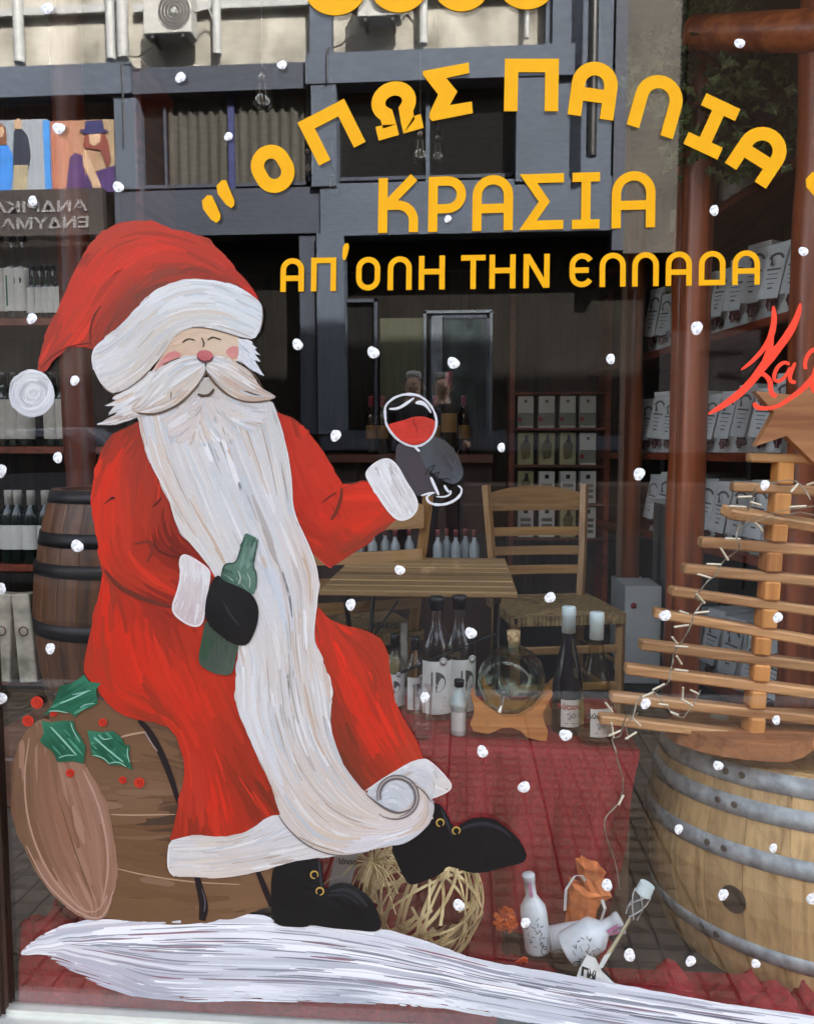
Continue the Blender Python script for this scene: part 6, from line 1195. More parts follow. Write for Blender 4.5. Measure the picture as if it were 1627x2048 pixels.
def ceramic(lab):
    t = bottle('ceramic_bottle', [(.024, 0), (.0255, .004), (.0255, .075), (.024, .086), (.015, .101), (.0105, .110), (.0105, .138), (.012, .139), (.012, .150)], MILK, (.0118, .146, .152), MILK, None, lab=lab)
    prn(t, lambda b: b.box((0, -.0006, .128), (.006, .0004, .034)), PINK, .0108, 'pink_strip')
    def sc_(b):
        for k in range(15): b.box((-.006 + .012 * math.sin(k * 1.9), -.0006, .022 + k * .0038), (.0075, .0004, .0012), Matrix.Rotation(k * 1.3, 3, 'Y'))
        for k in range(7): b.box((.010 + .003 * math.cos(k * 2), -.0006, .014 + k * .0075), (.0062, .0004, .0016), Matrix.Rotation(k * 2.1, 3, 'Y'))
        for k in range(12): a = k / 12 * 6.28; b.box((.011 + .006 * math.cos(a), -.0006, .012 + .008 * math.sin(a)), (.004, .0004, .0011), Matrix.Rotation(-a - 1.57, 3, 'Y'))
    prn(t, sc_, BLK, .0255, 'ink_drawing'); return t
def aim_rot(a, c): d = (c - a).normalized(); return d.to_track_quat('Z', 'Y').to_euler()
c1 = ceramic('upright white ceramic bottle with pink strip and ink drawing, leaning in the trough'); A = P(1076, 1898, 1.43); Bq = P(1052, 1728, 1.47); c1.location = A; c1.rotation_euler = Matrix.Rotation(-.14, 3, 'Y').to_euler()
c2 = dup(c1, P(1120, 1900, 1.40), 0, 'lower lying white bottle with pink neck strip, pointing right'); A = P(1132, 1900, 1.40); Bq = P(1222, 1848, 1.40); e = (Bq - A).normalized()
c2.location = A; c2.rotation_euler = Matrix.Rotation(math.atan2(e.x, e.z), 3, 'Y').to_euler(); c2.scale = (1.25, 1.25, .78)
c3 = dup(c1, P(1100, 1878, 1.46), 0, 'upper lying white bottle behind the other one, with a leaf drawing'); A = P(1096, 1880, 1.48); Bq = P(1200, 1850, 1.50); e = (Bq - A).normalized(); c3.location = A; c3.rotation_euler = Matrix.Rotation(math.atan2(e.x, e.z), 3, 'Y').to_euler()
# marigold
fm = thing('marigold', P(1010, 1838, 1.44), 'frilly orange marigold flower head lying left of the upright white bottle', 'flower'); MG = mat('marigold_petals', lin((214, 84, 24)), .7, c2=lin((240, 120, 44)), var=.25, scale=60)
for k in range(120):
    th = random.uniform(0, 6.28); ph_ = math.acos(random.uniform(-.2, 1)); dr = Vector((math.sin(ph_) * math.cos(th), -math.cos(ph_), math.sin(ph_) * math.sin(th))); q = dr.to_track_quat('Z', 'Y').to_matrix() @ Matrix.Rotation(random.uniform(0, 6.28), 3, 'Z')
    c_ = Vector(fm.location) + dr * random.uniform(.001, .013); w_ = .006; vs = [q @ Vector(p) + c_ for p in ((-w_ * .4, 0, 0), (w_ * .4, 0, 0), (w_, .002, .011), (w_ * .4, -.002, .014), (-w_ * .4, .002, .0135), (-w_, -.001, .011))]; b = MB(); b.add(vs, [[0, 1, 2, 3, 4, 5]]); b.build('petal', MG, fm)
b = MB(); b.tube([fm.location, Vector(fm.location) + Vector((.012, .004, -.03)), Vector(fm.location) + Vector((.028, .01, -.045))], .002); b.build('stem', mat('stem_green', (.06, .09, .03), .7), fm)
b = MB(); pp_ = P(1043, 1920, 1.36)
for k in range(7): b.tube([pp_ + Vector((-.012 + .002 * k, 0, -.006)), pp_ + Vector((-.004 + .001 * k, -.004, .003 + .001 * k)), pp_ + Vector((.010, 0, -.004 + .0012 * k))], .0014, 5)
b.build('orange_foil', mat('orange_foil', lin((236, 84, 34)), .3, .3), None, 'scrap of shiny orange foil lying before the dark trough', 'foil', loc=tuple(pp_))
# jar wrapped in orange paper inside a book-like open box
jr = thing('wrapped_jar', P(1170, 1800, 1.58), 'upright jar wrapped in crinkled orange paper, flared at the top, behind the white bottles', 'jar'); OP = mat('orange_paper', lin((196, 106, 52)), .8, c2=lin((214, 128, 70)), var=.2, scale=30, bump=.5)
ring = [[(1129, 1840), (1190, 1842)], [(1133, 1800), (1192, 1815)], [(1140, 1762), (1196, 1800)], [(1166, 1770), (1222, 1788)], [(1156, 1748), (1205, 1754)], [(1152, 1718), (1210, 1742)]]
vs = []; fs = []; n = 18
for (a, c) in ring:
    A = P(*a, 1.56); C_ = P(*c, 1.56); m_ = (A + C_) / 2; ra = (C_ - A).length / 2
    for k in range(n):
        t_ = 2 * math.pi * k / n; rr = 1 + .10 * math.sin(3 * t_ + len(vs)) + random.uniform(-.05, .05); vs.append(m_ + (C_ - A) / 2 * math.cos(t_) * rr + Vector((0, .7 * ra * math.sin(t_) * rr, random.uniform(-.003, .003))))
for i in range(len(ring) - 1): fs += [[i * n + k, i * n + (k + 1) % n, (i + 1) * n + (k + 1) % n, (i + 1) * n + k] for k in range(n)]
b = MB(); b.add(vs, fs, False); b.build('paper_wrap', OP, jr)
for (a, m_, c) in (((1126, 1822), (1128, 1780), (1146, 1752)), ((1146, 1752), (1160, 1752), (1168, 1764)), ((1198, 1842), (1206, 1818), (1200, 1800))):
    b = MB(); q = [P(*a, 1.545), P(*m_, 1.54), P(*c, 1.545)]; off_ = Vector((.006, 0, .002)); b.add(q + [v + off_ for v in q], [[0, 1, 4, 3], [1, 2, 5, 4]]); b.build('cream_ribbon', PAPER, jr)
# dark box behind
b = MB(); q = [P(1066, 1846, 1.66), P(1215, 1880, 1.66)]; c_ = (P(1068, 1700, 1.70) + P(1215, 1850, 1.66)) / 2
b.box((c_.x, c_.y + .03, FLOORZ + .09), (.17, .012, .17), Matrix.Rotation(-.18, 3, 'Z'), bevel=.002); b.build('box_board', DT, None, 'dark brown upright board of a small crate behind the orange jar', 'board', loc=(c_.x, c_.y + .03, FLOORZ + .09))
# netted vial leaning on the barrel
vl = thing('glass_vial', P(1250, 1870, 1.36), 'thin glass vial with white cap and silver netting leaning against the barrel', 'vial')
A = P(1292, 1772, 1.37); Bq = P(1262, 1832, 1.37); C_ = P(1205, 1925, 1.36); dn = (A - Bq).normalized()
b = MB(); b.cyl(A - dn * .016, A + dn * .004, .0145, .0135, n=18); b.build('cap', CAPW, vl)
b = MB(); b.cyl(Bq, A - dn * .016, .010, .014, n=14); b.build('netting_core', mat('net_dark', (.06, .06, .06), .5), vl)
NET = mat('silver_net', (.7, .7, .68), .3, .6)
for k in range(16):
    s_ = 1 if k % 2 else -1; q = dn.to_track_quat('Z', 'Y').to_matrix(); pts = []
    for i in range(8):
        t_ = i / 7; a = k * .8 + s_ * t_ * 2.2; rr = .0148 - .004 * (1 - t_) + .0005; base_ = Bq + (A - dn * .016 - Bq) * t_; pts.append(base_ + q @ Vector((rr * math.cos(a), rr * math.sin(a), 0)))
    b = MB(); b.tube(pts, .0007, 4); b.build('net_strand', NET, vl)
b = MB(); b.tube([Bq, (Bq + C_) / 2 + Vector((.002, 0, 0)), C_], [.0045, .0055, .006], 10); b.build('glass_tube', CLEAR, vl)
b = MB(); b.tube([Bq, (Bq + C_) / 2 + Vector((.001, 0, 0)), C_], [.0025, .003, .004], 8); b.build('cream_filling', mat('cream_filling', lin((190, 180, 140)), .5), vl)
b = MB(); q = [P(1208, 1910, 1.34), P(1222, 1905, 1.34), P(1205, 1935, 1.33), P(1192, 1940, 1.33)]; b.add(q, [[0, 1, 2, 3]]); b.build('tail_tag', PAPER, vl)
# folded booklet
bk = thing('booklet', P(1180, 1945, 1.33), 'pale folded booklet with big black capitals, lowest item before the barrel', 'booklet')
q = [P(x, y, dd) for x, y, dd in ((1172, 1912, 1.34), (1188, 1918, 1.345), (1202, 1946, 1.33), (1226, 1968, 1.32), (1150, 1960, 1.31), (1158, 1936, 1.325))]
b = MB(); b.add(q + [v + Vector((.002, .003, 0)) for v in q], [[0, 1, 2, 3, 4, 5], [11, 10, 9, 8, 7, 6]] + [[i, (i + 1) % 6, 6 + (i + 1) % 6, 6 + i] for i in range(6)]); b.build('page', PAPER, bk)
o = text_mesh('ΓΜ', .018, BLK, 'lettering', bk, P(1176, 1948, 1.312) - bk.location, (math.radians(75), 0, -.5), .0003, bold=.0012)
WORD = ['nearest', 'second', 'third', 'fourth', 'fifth', 'sixth', 'seventh', 'eighth', 'ninth', 'tenth', 'eleventh', 'twelfth', 'thirteenth', 'fourteenth', 'fifteenth', 'sixteenth', 'seventeenth', 'eighteenth']
# ================================================================ DEEPER IN THE SHOP
IRON = mat('black_iron', (.02, .018, .018), .5, .3)
OLDW = wood('weathered_slat', lin((118, 90, 54)), lin((160, 128, 84)), 'x', .6, 55, .3)
CHW = wood('chair_beech', lin((134, 96, 54)), lin((176, 136, 86)), 'z', .45, 45, .15, coat=.1)
CHX = wood('chair_beech_rail', lin((134, 96, 54)), lin((176, 136, 86)), 'x', .45, 45, .15, coat=.1)
RUSH = mat('rush_seat', lin((110, 88, 56)), .85, c2=lin((150, 124, 82)), var=.3, scale=30, bump=.5, stretch=(1, 6, 1))
# slatted folding table
TZ = .75; A = PZ(640, 1176, TZ); Bq = PZ(1036, 1188, TZ); C_ = PZ(1030, 1102, TZ); E_ = PZ(705, 1098, TZ)
tabx0, tabx1 = A.x, Bq.x; ty0 = (A.y + Bq.y) / 2; ty1 = ty0 + .62
tbl = thing('folding_table', ((tabx0 + tabx1) / 2, (ty0 + ty1) / 2, FLOORZ), 'small folding bistro table with weathered wooden slats and thin black legs', 'table')
ns = 8; dd = (ty1 - ty0) / ns
for k in range(ns):
    b = MB(); c_ = ((tabx0 + tabx1) / 2, ty0 + dd * (k + .5), TZ - .008 + random.uniform(-.001, .001)); b.box(c_, (tabx1 - tabx0, dd - .006, .016), bevel=.003); b.build('slat', OLDW, tbl, loc=c_)
for sx in (tabx0 + .06, tabx1 - .05):
    b = MB(); b.tube([(sx, ty0 + .05, TZ - .02), (sx, ty1 - .08, FLOORZ)], .007, 8); b.build('leg', IRON, tbl)
    b = MB(); b.tube([(sx + .02, ty1 - .05, TZ - .02), (sx + .02, ty0 + .06, FLOORZ)], .007, 8); b.build('leg', IRON, tbl)
    b = MB(); b.box((sx, (ty0 + ty1) / 2, TZ - .026), (.018, ty1 - ty0 - .04, .012)); b.build('side_bar', IRON, tbl)
b = MB(); b.tube([(tabx0 + .06, ty0 + .1, .45), (tabx1 - .05, ty0 + .1, .62)], .004, 6); b.build('brace', IRON, tbl)
b = MB(); b.tube([(tabx0 + .2, ty0 + .02, TZ - .03), (tabx0 + .02, ty0 + .05, .45)], .003, 6); b.build('brace', IRON, tbl)
# ladder-back chair with rush seat
def chair(lab):
    t = thing('chair', (0, 0, 0), lab, 'chair', 'ladder-back chairs with rush seats'); w_ = .20; dp = .19; sh = .45; H = .93
    for s_ in (-1, 1):
        b = MB(); b.tube([(s_ * (w_ - .02), dp, 0), (s_ * (w_ - .02), dp, sh), (s_ * (w_ - .005), dp + .02, sh + .2), (s_ * (w_ + .012), dp + .06, H)], [.017, .019, .018, .019], 4, smooth=False); b.build('back_post', CHW, t)
        b = MB(); b.tube([(s_ * w_, -dp, 0), (s_ * w_, -dp, sh - .01)], .019, 4, smooth=False); b.build('leg', CHW, t)
        b = MB(); b.tube([(s_ * w_, -dp, .16), (s_ * (w_ - .02), dp, .16)], .009, 8); b.build('stretcher', CHW, t)
        b = MB(); b.tube([(s_ * w_, -dp, .28), (s_ * (w_ - .02), dp, .28)], .009, 8); b.build('stretcher', CHW, t)
    for z in (.2, .34): b = MB(); b.box((0, -dp, z), (w_ * 2 - .02, .016, .03), bevel=.004); b.build('front_rail', CHX, t)
    for k, (z, h, arch) in enumerate(((.86, .075, .03), (.735, .036, .0), (.655, .036, .0), (.575, .036, 0))):
        n = 12; vs = []; yb_ = dp + .012 + (z - sh) * .10
        for i in range(n + 1):
            u = i / n * 2 - 1; x = u * (w_ - .006); cv = .018 * (1 - u * u); zt = z + h / 2 + arch * (1 - u * u)
            vs += [(x, yb_ + cv, z - h / 2), (x, yb_ + cv, zt), (x, yb_ + cv + .014, zt), (x, yb_ + cv + .014, z - h / 2)]
        fs = [[4 * i + e, 4 * i + (e + 1) % 4, 4 * i + 4 + (e + 1) % 4, 4 * i + 4 + e] for i in range(n) for e in range(4)] + [[0, 1, 2, 3], [4 * n + 3, 4 * n + 2, 4 * n + 1, 4 * n]]
        b = MB(); b.add(vs, fs); b.build('back_slat', CHX, t)
    # seat: four woven wedges
    for q in range(4):
        b = MB(); n = 16; M = Matrix.Rotation(q * math.pi / 2, 3, 'Z'); vs = []
        for i in range(n):
            f0_, f1_ = i / n, (i + .86) / n; r0, r1 = .21 * (1 - f0_), .21 * (1 - f1_); zz = sh + .018 - .016 * f0_
            for r_, dz in ((r0, 0), ((r0 + r1) / 2, .006), (r1, 0)): vs += [M @ Vector((-r_, -r_, zz + dz)), M @ Vector((r_, -r_, zz + dz))]
        fs = []
        for i in range(n): fs += [[6 * i, 6 * i + 1, 6 * i + 3, 6 * i + 2], [6 * i + 2, 6 * i + 3, 6 * i + 5, 6 * i + 4]]
        b.add(vs, fs, True)
        for i in range(26):
            x = -.20 + .40 * (i + .5) / 26; p0 = M @ Vector((x, -.212, sh + .006)); dims = (.013, .012, .036) if q % 2 == 0 else (.012, .013, .036); b.box(p0, dims)
        b.build('rush_panel', RUSH, t)
    return t
ch = chair('right ladder-back chair with rush seat behind the bistro table'); v = PZ(1100, 1222, .48); ch.location = (v.x + .01, v.y + .02, FLOORZ); ch.rotation_euler = (0, 0, .20)
v = P(800, 1200, 3.0); dup(ch, (PZ(735, 1190, .48).x, ty1 + .10, FLOORZ), -2.7, 'left ladder-back chair half hidden by the painted sleeve, behind the table')
# burlap sack
sk_ = MB(); sv = PZ(905, 1205, .45); vs = []
prof_ = [(.02, .0), (.13, .0), (.17, .06), (.18, .16), (.15, .27), (.10, .34), (.07, .38), (.10, .42)]
n = 22
for k in range(n):
    a = 2 * math.pi * k / n
    for r_, z in prof_: rr = r_ * (1 + .1 * math.sin(4 * a + z * 9) + .05 * math.sin(9 * a)); vs.append((sv.x + rr * math.cos(a), sv.y + .3 + rr * math.sin(a), FLOORZ + .002 + z * 1.02))
m_ = len(prof_); sk_.add(vs, [[k * m_ + i, ((k + 1) % n) * m_ + i, ((k + 1) % n) * m_ + i + 1, k * m_ + i + 1] for k in range(n) for i in range(m_ - 1)], True)
sk_.build('burlap_sack', mat('burlap', lin((128, 106, 74)), .95, var=.25, scale=60, bump=.6), None, 'brown burlap sack standing under the slatted table', 'sack', loc=(sv.x, sv.y + .3, FLOORZ))
# cream carton with capitals, under the table at left
kx = P(765, 1268, 2.45); kb = thing('carton', (kx.x, kx.y, FLOORZ), 'cream cardboard carton with dark capitals on the floor under the table', 'box')
b = MB(); b.box((kx.x, kx.y + .1, FLOORZ + .2), (.11, .2, .40), bevel=.003); b.build('box', mat('cream_card', lin((150, 134, 92)), .8, var=.1), kb)
o = text_mesh('ΜΕΝΙΑ', .026, BLK, 'lettering', kb, (0, -.0015, P(765, 1252, 2.45).z - FLOORZ), depth=.0003, fit=.09, bold=.0008)
b = MB(); q = P(808, 1270, 2.5); b.box((q.x, q.y, q.z - .05), (.02, .02, .18)); b.build('neck_label', PAPERD, kb)
# small white bottles behind the table, on a low crate
lc = thing('low_crate', (P(780, 1120, 3.4).x, 2.3, FLOORZ), 'low brown crate behind the table with rows of small white bottles on it', 'crate')
cz = P(780, 1128, 3.45).z; b = MB(); b.box((P(770, 1120, 3.5).x, 2.33, (cz + FLOORZ) / 2), (1.05, .26, cz - FLOORZ), bevel=.004); b.build('box', mat('crate_brown', lin((60, 40, 30)), .7), lc)
cb = None; xs = [572, 592, 612, 636, 656, 680, 700, 720, 745, 770, 790, 818, 875, 893, 911, 930, 948]
for i, px in enumerate(xs):
    q = P(px, 1120, 3.45 + .05 * (i % 2))
    if cb is None:
        cb = bottle('small_white_bottle', [(.021, 0), (.022, .003), (.022, .08), (.018, .095), (.010, .11), (.009, .15)], mat('misty_white_glass', lin((170, 178, 180)), .3, var=.05), (.011, .125, .158), mat('dull_pink_cap', lin((150, 84, 84)), .5), None, lab='small white bottle with dull pink cap in the row behind the table')
        cb['group'] = 'small white bottles behind the table'; o = cb; first_ = True
    else: o = dup(cb, (0, 0, 0))
    o.location = (q.x, q.y, cz + .001); o['label'] = '%s small white bottle from the left in the row behind the table' % (['first'] + WORD[1:])[i]
# counter with bottles behind
ctx0, ctx1 = P(520, 905, 4.3).x, P(985, 905, 4.3).x; ctz = P(800, 908, 4.45).z
cn = thing('counter', ((ctx0 + ctx1) / 2, 3.3, FLOORZ), 'reddish brown wooden counter behind the tables, half hidden by the raised arm', 'counter')
MAH = wood('mahogany', lin((62, 30, 22)), lin((104, 58, 44)), 'x', .4, 30, .15, coat=.2)
b = MB(); b.box(((ctx0 + ctx1) / 2, 3.35, ctz - .025), (ctx1 - ctx0, .7, .05), bevel=.006); b.build('counter_top', MAH, cn)
for k in range(7):
    xx = ctx0 + (ctx1 - ctx0) * (k + .5) / 7; b = MB(); b.box((xx, 3.1, (ctz - .05 + FLOORZ) / 2), ((ctx1 - ctx0) / 7 - .006, .03, ctz - .05 - FLOORZ), bevel=.003); b.build('panel', wood('dark_panel', lin((34, 20, 18)), lin((58, 36, 32)), 'z', .5), cn)
BROWNG = mat('brown_glass', (.03, .015, .006), .1)
def lib(nm, prof, gl, cap, capm, label, labm, lab, grp=None):
    t = bottle(nm, prof, gl, cap, capm, label, labm, lab=lab, seg=16)
    if grp: t['group'] = grp
    return t
BORD = [(.035, 0), (.0375, .005), (.0375, .19), (.034, .21), (.019, .235), (.0145, .25), (.0145, .30)]
cbt = lib('counter_bottle', BORD, BROWNG, (.0165, .25, .305), mat('rose_foil', lin((160, 60, 80)), .4), (.08, .15), mat('gold_label', lin((150, 110, 50)), .5), 'dark bottle with rose foil top and gold label standing on the counter'); cbt.location = P(897, 905, 4.2); cbt.location.z = ctz + .001; cbt.scale = (1.25, 1.25, 1.45)
for i, (px, lab) in enumerate(((741, 'dark bottle on the counter left of the painted wine glass'), (763, 'second dark bottle on the counter, just left of the wine glass'), (926, 'slim dark bottle on the counter right of the rose-topped one'), (870, 'dark bottle on the counter behind the painted wine'))):
    o = dup(cbt, (P(px, 905, 4.25).x, 3.08, ctz + .001), random.uniform(0, 1), lab); o.scale = (.9, .9, 1.05)
# back rack with gift cartons
RD = 4.6; rk = thing('gift_rack', (P(1105, 900, RD).x, RD + CAMY, FLOORZ), 'dark wooden rack in the middle background holding rows of gift cartons', 'shelf')
x0r, x1r = P(1022, 900, RD).x, P(1212, 900, RD).x
for py in (785, 856, 930, 1006, 1075):
    z = P(1100, py, RD).z; b = MB(); b.box(((x0r + x1r) / 2, RD + CAMY + .12, z - .006), (x1r - x0r, .3, .012)); b.build('shelf_board', SHELF, rk)
for xx in (x0r, x1r):
    b = MB(); b.box((xx, RD + CAMY + .12, 1.0), (.03, .3, 2.0)); b.build('side_panel', SHELF, rk)
b = MB(); b.box(((x0r + x1r) / 2, RD + CAMY + .28, 1.0), (x1r - x0r, .02, 2.0)); b.build('back_panel', m_dk, rk)
CW = mat('carton_white', lin((200, 200, 192)), .6, var=.05); CY = mat('carton_olive', lin((160, 156, 112)), .6, var=.15, scale=14); RS = mat('carton_red_seal', lin((150, 40, 40)), .5)
def gift(kind):
    t = thing('gift_carton', (0, 0, 0), 'x', 'box', 'gift cartons on the background rack'); b = MB(); b.box((0, 0, .093), (.092, .09, .186), bevel=.002); b.build('box', (CW, CY, CW)[kind], t)
    if kind == 0:
        b = MB(); b.cyl((0, -.0455, .155), (0, -.0475, .155), .010, n=10); b.build('emblem', GREYLOGO, t); b = MB(); b.box((0, -.046, .05), (.092, .002, .075)); b.build('lower_band', mat('carton_grey_green', lin((126, 130, 118)), .6), t); b = MB(); b.cyl((-.035, -.0472, .05), (-.035, -.049, .05), .013, n=10); b.build('seal', RS, t)
    elif kind == 1:
        b = MB(); b.prism([(-.02, .03), (.025, .04), (.03, .12), (.0, .16), (-.03, .11)], -.047, -.0455); b.build('vine_leaf_picture', mat('carton_leaf', lin((92, 84, 44)), .6, var=.3, scale=50), t)
        b = MB(); b.prism([(-.008, .13), (.016, .13), (.012, .175), (-.004, .175)], -.0485, -.0475); b.build('grape_picture', mat('carton_dark', lin((44, 34, 30)), .6), t)
    else:
        b = MB(); b.box((0, -.046, .155), (.024, .002, .024)); b.build('emblem', BLK, t)
        for k in range(3): b = MB(); b.box((0, -.046, .105 - k * .034), (.062, .002, .02)); b.build('band', mat('carton_band', lin((110, 104, 92)), .6), t)
    return t
pr = [gift(k) for k in range(3)]; used = [0, 0, 0]; rows = ['top', 'second', 'third', 'lowest']
for j, (py, kinds) in enumerate(((856, (0, 0, 0, 0)), (930, (1, 1, 1, 0)), (1006, (1, 2, 2, 2)), (1075, (2, 2, 1, 2)))):
    z = P(1100, py, RD).z
    for i, px in enumerate((1050, 1092, 1134, 1174)):
        k = kinds[i]; o = pr[k] if not used[k] else copy_tree(pr[k]); used[k] = 1
        o.location = (P(px, py, RD).x, RD + CAMY + .04, z + .001); o['label'] = '%s gift carton from the left on the %s row of the back rack' % (['first', 'second', 'third', 'last'][i], rows[j])
# log posts
def post(px, D, r_, z1, lab, py=900, mt=None):
    p_ = P(px, py, D); b = MB(); pts = []; rr = []
    for k in range(15):
        z = FLOORZ + (z1 - FLOORZ) * k / 14; pts.append((p_.x + .004 * math.sin(k * 1.3 + px), p_.y + .004 * math.cos(k * 1.7), z)); rr.append(r_ * (1 + .04 * math.sin(k * 2.1 + px)))
    b.tube(pts, rr, 18); return b.build('log_post', mt or LOG, None, lab, 'post', loc=(p_.x, p_.y, FLOORZ))
SLP = -.2
post(1608, 2.62, .062, 2.55, 'nearest reddish log post of the right-hand shelves, behind the wooden tree')
post(1362, 3.42, .056, 2.5, 'middle reddish log post of the right-hand shelves'); post(1262, 3.98, .050, 2.45, 'farthest log post of the right-hand shelves, beside the thin rail')
post(160, 2.78, .055, 3.2, 'dull red log post left of the hat, before the left shelves', mt=LOG_DIM); post(332, 4.6, .05, 3.2, 'dim log post deep in the shop above the hat', mt=LOG_DIM)
b = MB(); q = P(1245, 700, 3.9); b.box((q.x, q.y, 1.35), (.022, .03, 2.6)); b.build('thin_rail', mat('pale_rail', lin((110, 84, 70)), .5), None, 'thin pale upright rail beside the farthest log post', 'rail', loc=(q.x, q.y, .05))
A = P(1382, 66, 2.85); Bq = P(1760, 60, 2.45); b = MB(); b.tube([A, (A + Bq) / 2, Bq], [.055, .06, .062], 16); b.build('log_beam', LOGX, None, 'horizontal log beam across the top right, resting on the posts', 'beam', loc=tuple(A))
b = MB(); b.cyl(P(1404, 100, 2.98) - Vector((0, 0, 2.5)) * 0, Vector((P(1404, 100, 2.98).x, P(1404, 100, 2.98).y, FLOORZ)), .055, n=16); b.build('log_post', LOG, None, 'tall log post under the left end of the beam, among vine leaves', 'post', loc=(P(1404, 100, 2.98).x, P(1404, 100, 2.98).y, FLOORZ))
# inclined shelf wall at right
def SP(D, side=0): return Vector((1.14 + .065 + SLP * (D - 2.6) + side, D + CAMY, 0))
sa_ = math.atan2(1, SLP)
sh = thing('shelf_unit', SP(3.2), 'long dark red shelf unit receding along the right wall, full of wine cartons', 'shelf')
Mz = Matrix.Rotation(sa_, 3, 'Z'); levels = [2.18, 1.60, 1.07, .56, .12]
zl = [P(1564, 292, 2.72).z, P(1600, 604, 2.62).z, P(1400, 905, 3.1).z - .02, P(1310, 1092, 3.5).z, .10]
Ls = 3.1
for z in zl:
    c_ = SP(3.35) + Vector((0, 0, z)); c_ += Mz @ Vector((0, -.17, 0)); b = MB(); b.box(c_, (Ls, .36, .035), Mz, bevel=.004)
    o = b.build('shelf_board', SHELF, sh, loc=c_)
c_ = SP(3.35) + Mz @ Vector((0, -.37, 0)); c_.z = 1.3; b = MB(); b.box(c_, (Ls + .4, .02, 2.6), Mz); b.build('back_panel', m_dk, sh)
# bag-in-box wine carton with hanging tag and tap, prototype: front faces -y
BB = mat('carton_gloss_white', lin((196, 200, 198)), .4, var=.05); TAGP = mat('tag_paper', lin((186, 190, 190)), .7, var=.06, scale=40); TAP = mat('tap_dark', lin((70, 24, 34)), .35, var=.2); GRN = mat('carton_side_green', lin((120, 134, 74)), .5, var=.15, scale=12)
def wine_carton():
    t = thing('wine_carton', (0, 0, 0), 'x', 'box', 'bag-in-box wine cartons on the right shelves'); b = MB(); b.box((0, .09, .14), (.10, .17, .28), bevel=.003); b.build('box', BB, t)
    b = MB(); b.box((.0505, .09, .14), (.0012, .15, .24)); b.build('side_print', GRN, t)
    R_ = Matrix.Rotation(-.16, 3, 'X') @ Matrix.Rotation(.10, 3, 'Y'); c_ = Vector((0, -.018, .165)); b = MB(); b.box(c_, (.085, .0012, .20), R_); tgo = b.build('tag', TAGP, t)
    b = MB(); n = 12
    for k in range(n + 1): a = math.pi * (.12 + .76 * k / n); b.box(c_ + R_ @ Vector((.030 * math.cos(a), -.0012, .045 + .026 * math.sin(a))), (.006, .0006, .010), R_ @ Matrix.Rotation(-(a - math.pi / 2), 3, 'Y'))
    b.prism([(-.007, .19 + .0), (.007, .19), (.0, .232)], -.028, -.027)
    for k in range(5): b.box(c_ + R_ @ Vector((0, -.0012, .012 - k * .018)), ((.06, .045, .05, .03, .02)[k], .0006, (.007, .003, .003, .003, .006)[k]), R_)
    b.build('tag_print', mat('tag_ink', lin((84, 84, 84)), .7), tgo)
    b = MB(); b.cyl((0, -.002, .045), (0, -.035, .040), .013, .016, n=12); b.cyl((0, -.030, .052), (0, -.032, .018), .008, n=10); b.box((0, -.022, .06), (.04, .012, .010), bevel=.002); b.build('tap', TAP, t)
    return t
proto = wine_carton(); uc = False; fa = sa_ - math.pi    # front looks into the aisle
face = math.atan2(-1, 0)
def front_rot(extra=0): return sa_ + math.pi + extra - 0.0
for li, (nm, z, cnt, d0, step_) in enumerate((('second', zl[1], 13, 2.50, .125), ('third', zl[2], 14, 2.42, .125), ('fourth', zl[3], 13, 2.40, .13), ('lowest', zl[4], 6, 2.9, .15))):
    for k in range(cnt):
        D = d0 + k * step_; p_ = SP(D); p_ += Mz @ Vector((0, -.02, 0)); p_.z = z + .0185
        o = proto if not uc else copy_tree(proto); uc = True
        o.location = p_; o.rotation_euler = (0, 0, sa_ + math.pi + random.uniform(-.12, .12) + .25); sc_ = random.uniform(.94, 1.06) * (1.0 if li != 1 else .98); o.scale = (sc_, sc_, sc_ * random.uniform(.92, 1.08))
        o['label'] = 'white tagged wine carton, %s from the window on the %s right shelf' % (WORD[k], nm)
# clear bottles on the top shelf
cl = lib('shelf_bottle', [(.034, 0), (.036, .004), (.036, .17), (.030, .20), (.014, .225), (.013, .29)], CLEAR, (.0155, .268, .295), mat('cap_navy', lin((50, 56, 90)), .4), (.03, .13), PAPERD, 'x', 'clear bottles on the top right shelf'); f_ = True
for k in range(17):
    D = 2.48 + k * .088; p_ = SP(D) + Mz @ Vector((0, -.07, 0)); p_.z = zl[0] + .0185; o = cl if f_ else copy_tree(cl); f_ = False; o.location = p_; o.rotation_euler = (0, 0, -.6); o['label'] = '%s clear bottle from the window on the top shelf at right' % WORD[k]
# white cartons on the floor near the middle post
for i, (pl, pr_, pt, D, lab) in enumerate(((1248, 1322, 1172, 3.55, 'white carton with a red drop mark on the floor between two log posts'), (1238, 1300, 1166, 3.9, 'grey-white carton on the floor behind the one with the red mark'), (1330, 1440, 1010, 3.6, 'grey plastic bin with pale rim behind the wooden tree'))):
    a = P(pl, pt + 60, D); c = P(pr_, pt + 60, D); zt = P(pl, pt, D).z; t = thing('floor_carton', ((a.x + c.x) / 2, a.y, FLOORZ), lab, 'box')
    b = MB(); b.box(((a.x + c.x) / 2, a.y + .12, (zt + FLOORZ) / 2), (c.x - a.x, .24, zt - FLOORZ), bevel=.004); b.build('box', BB if i < 2 else mat('bin_grey', lin((96, 98, 98)), .5), t)
    if i == 0: b = MB(); b.lathe([(0, 0), (.014, 0), (.014, .002), (0, .002)], 12, (a.x + .04, a.y - .001, zt - .09), Matrix.Rotation(math.radians(90), 3, 'X')); b.build('red_mark', RS, t)
    if i == 2: b = MB(); b.box(((a.x + c.x) / 2, a.y + .11, zt + .008), (c.x - a.x + .02, .28, .016), bevel=.003); b.build('rim', BB, t)
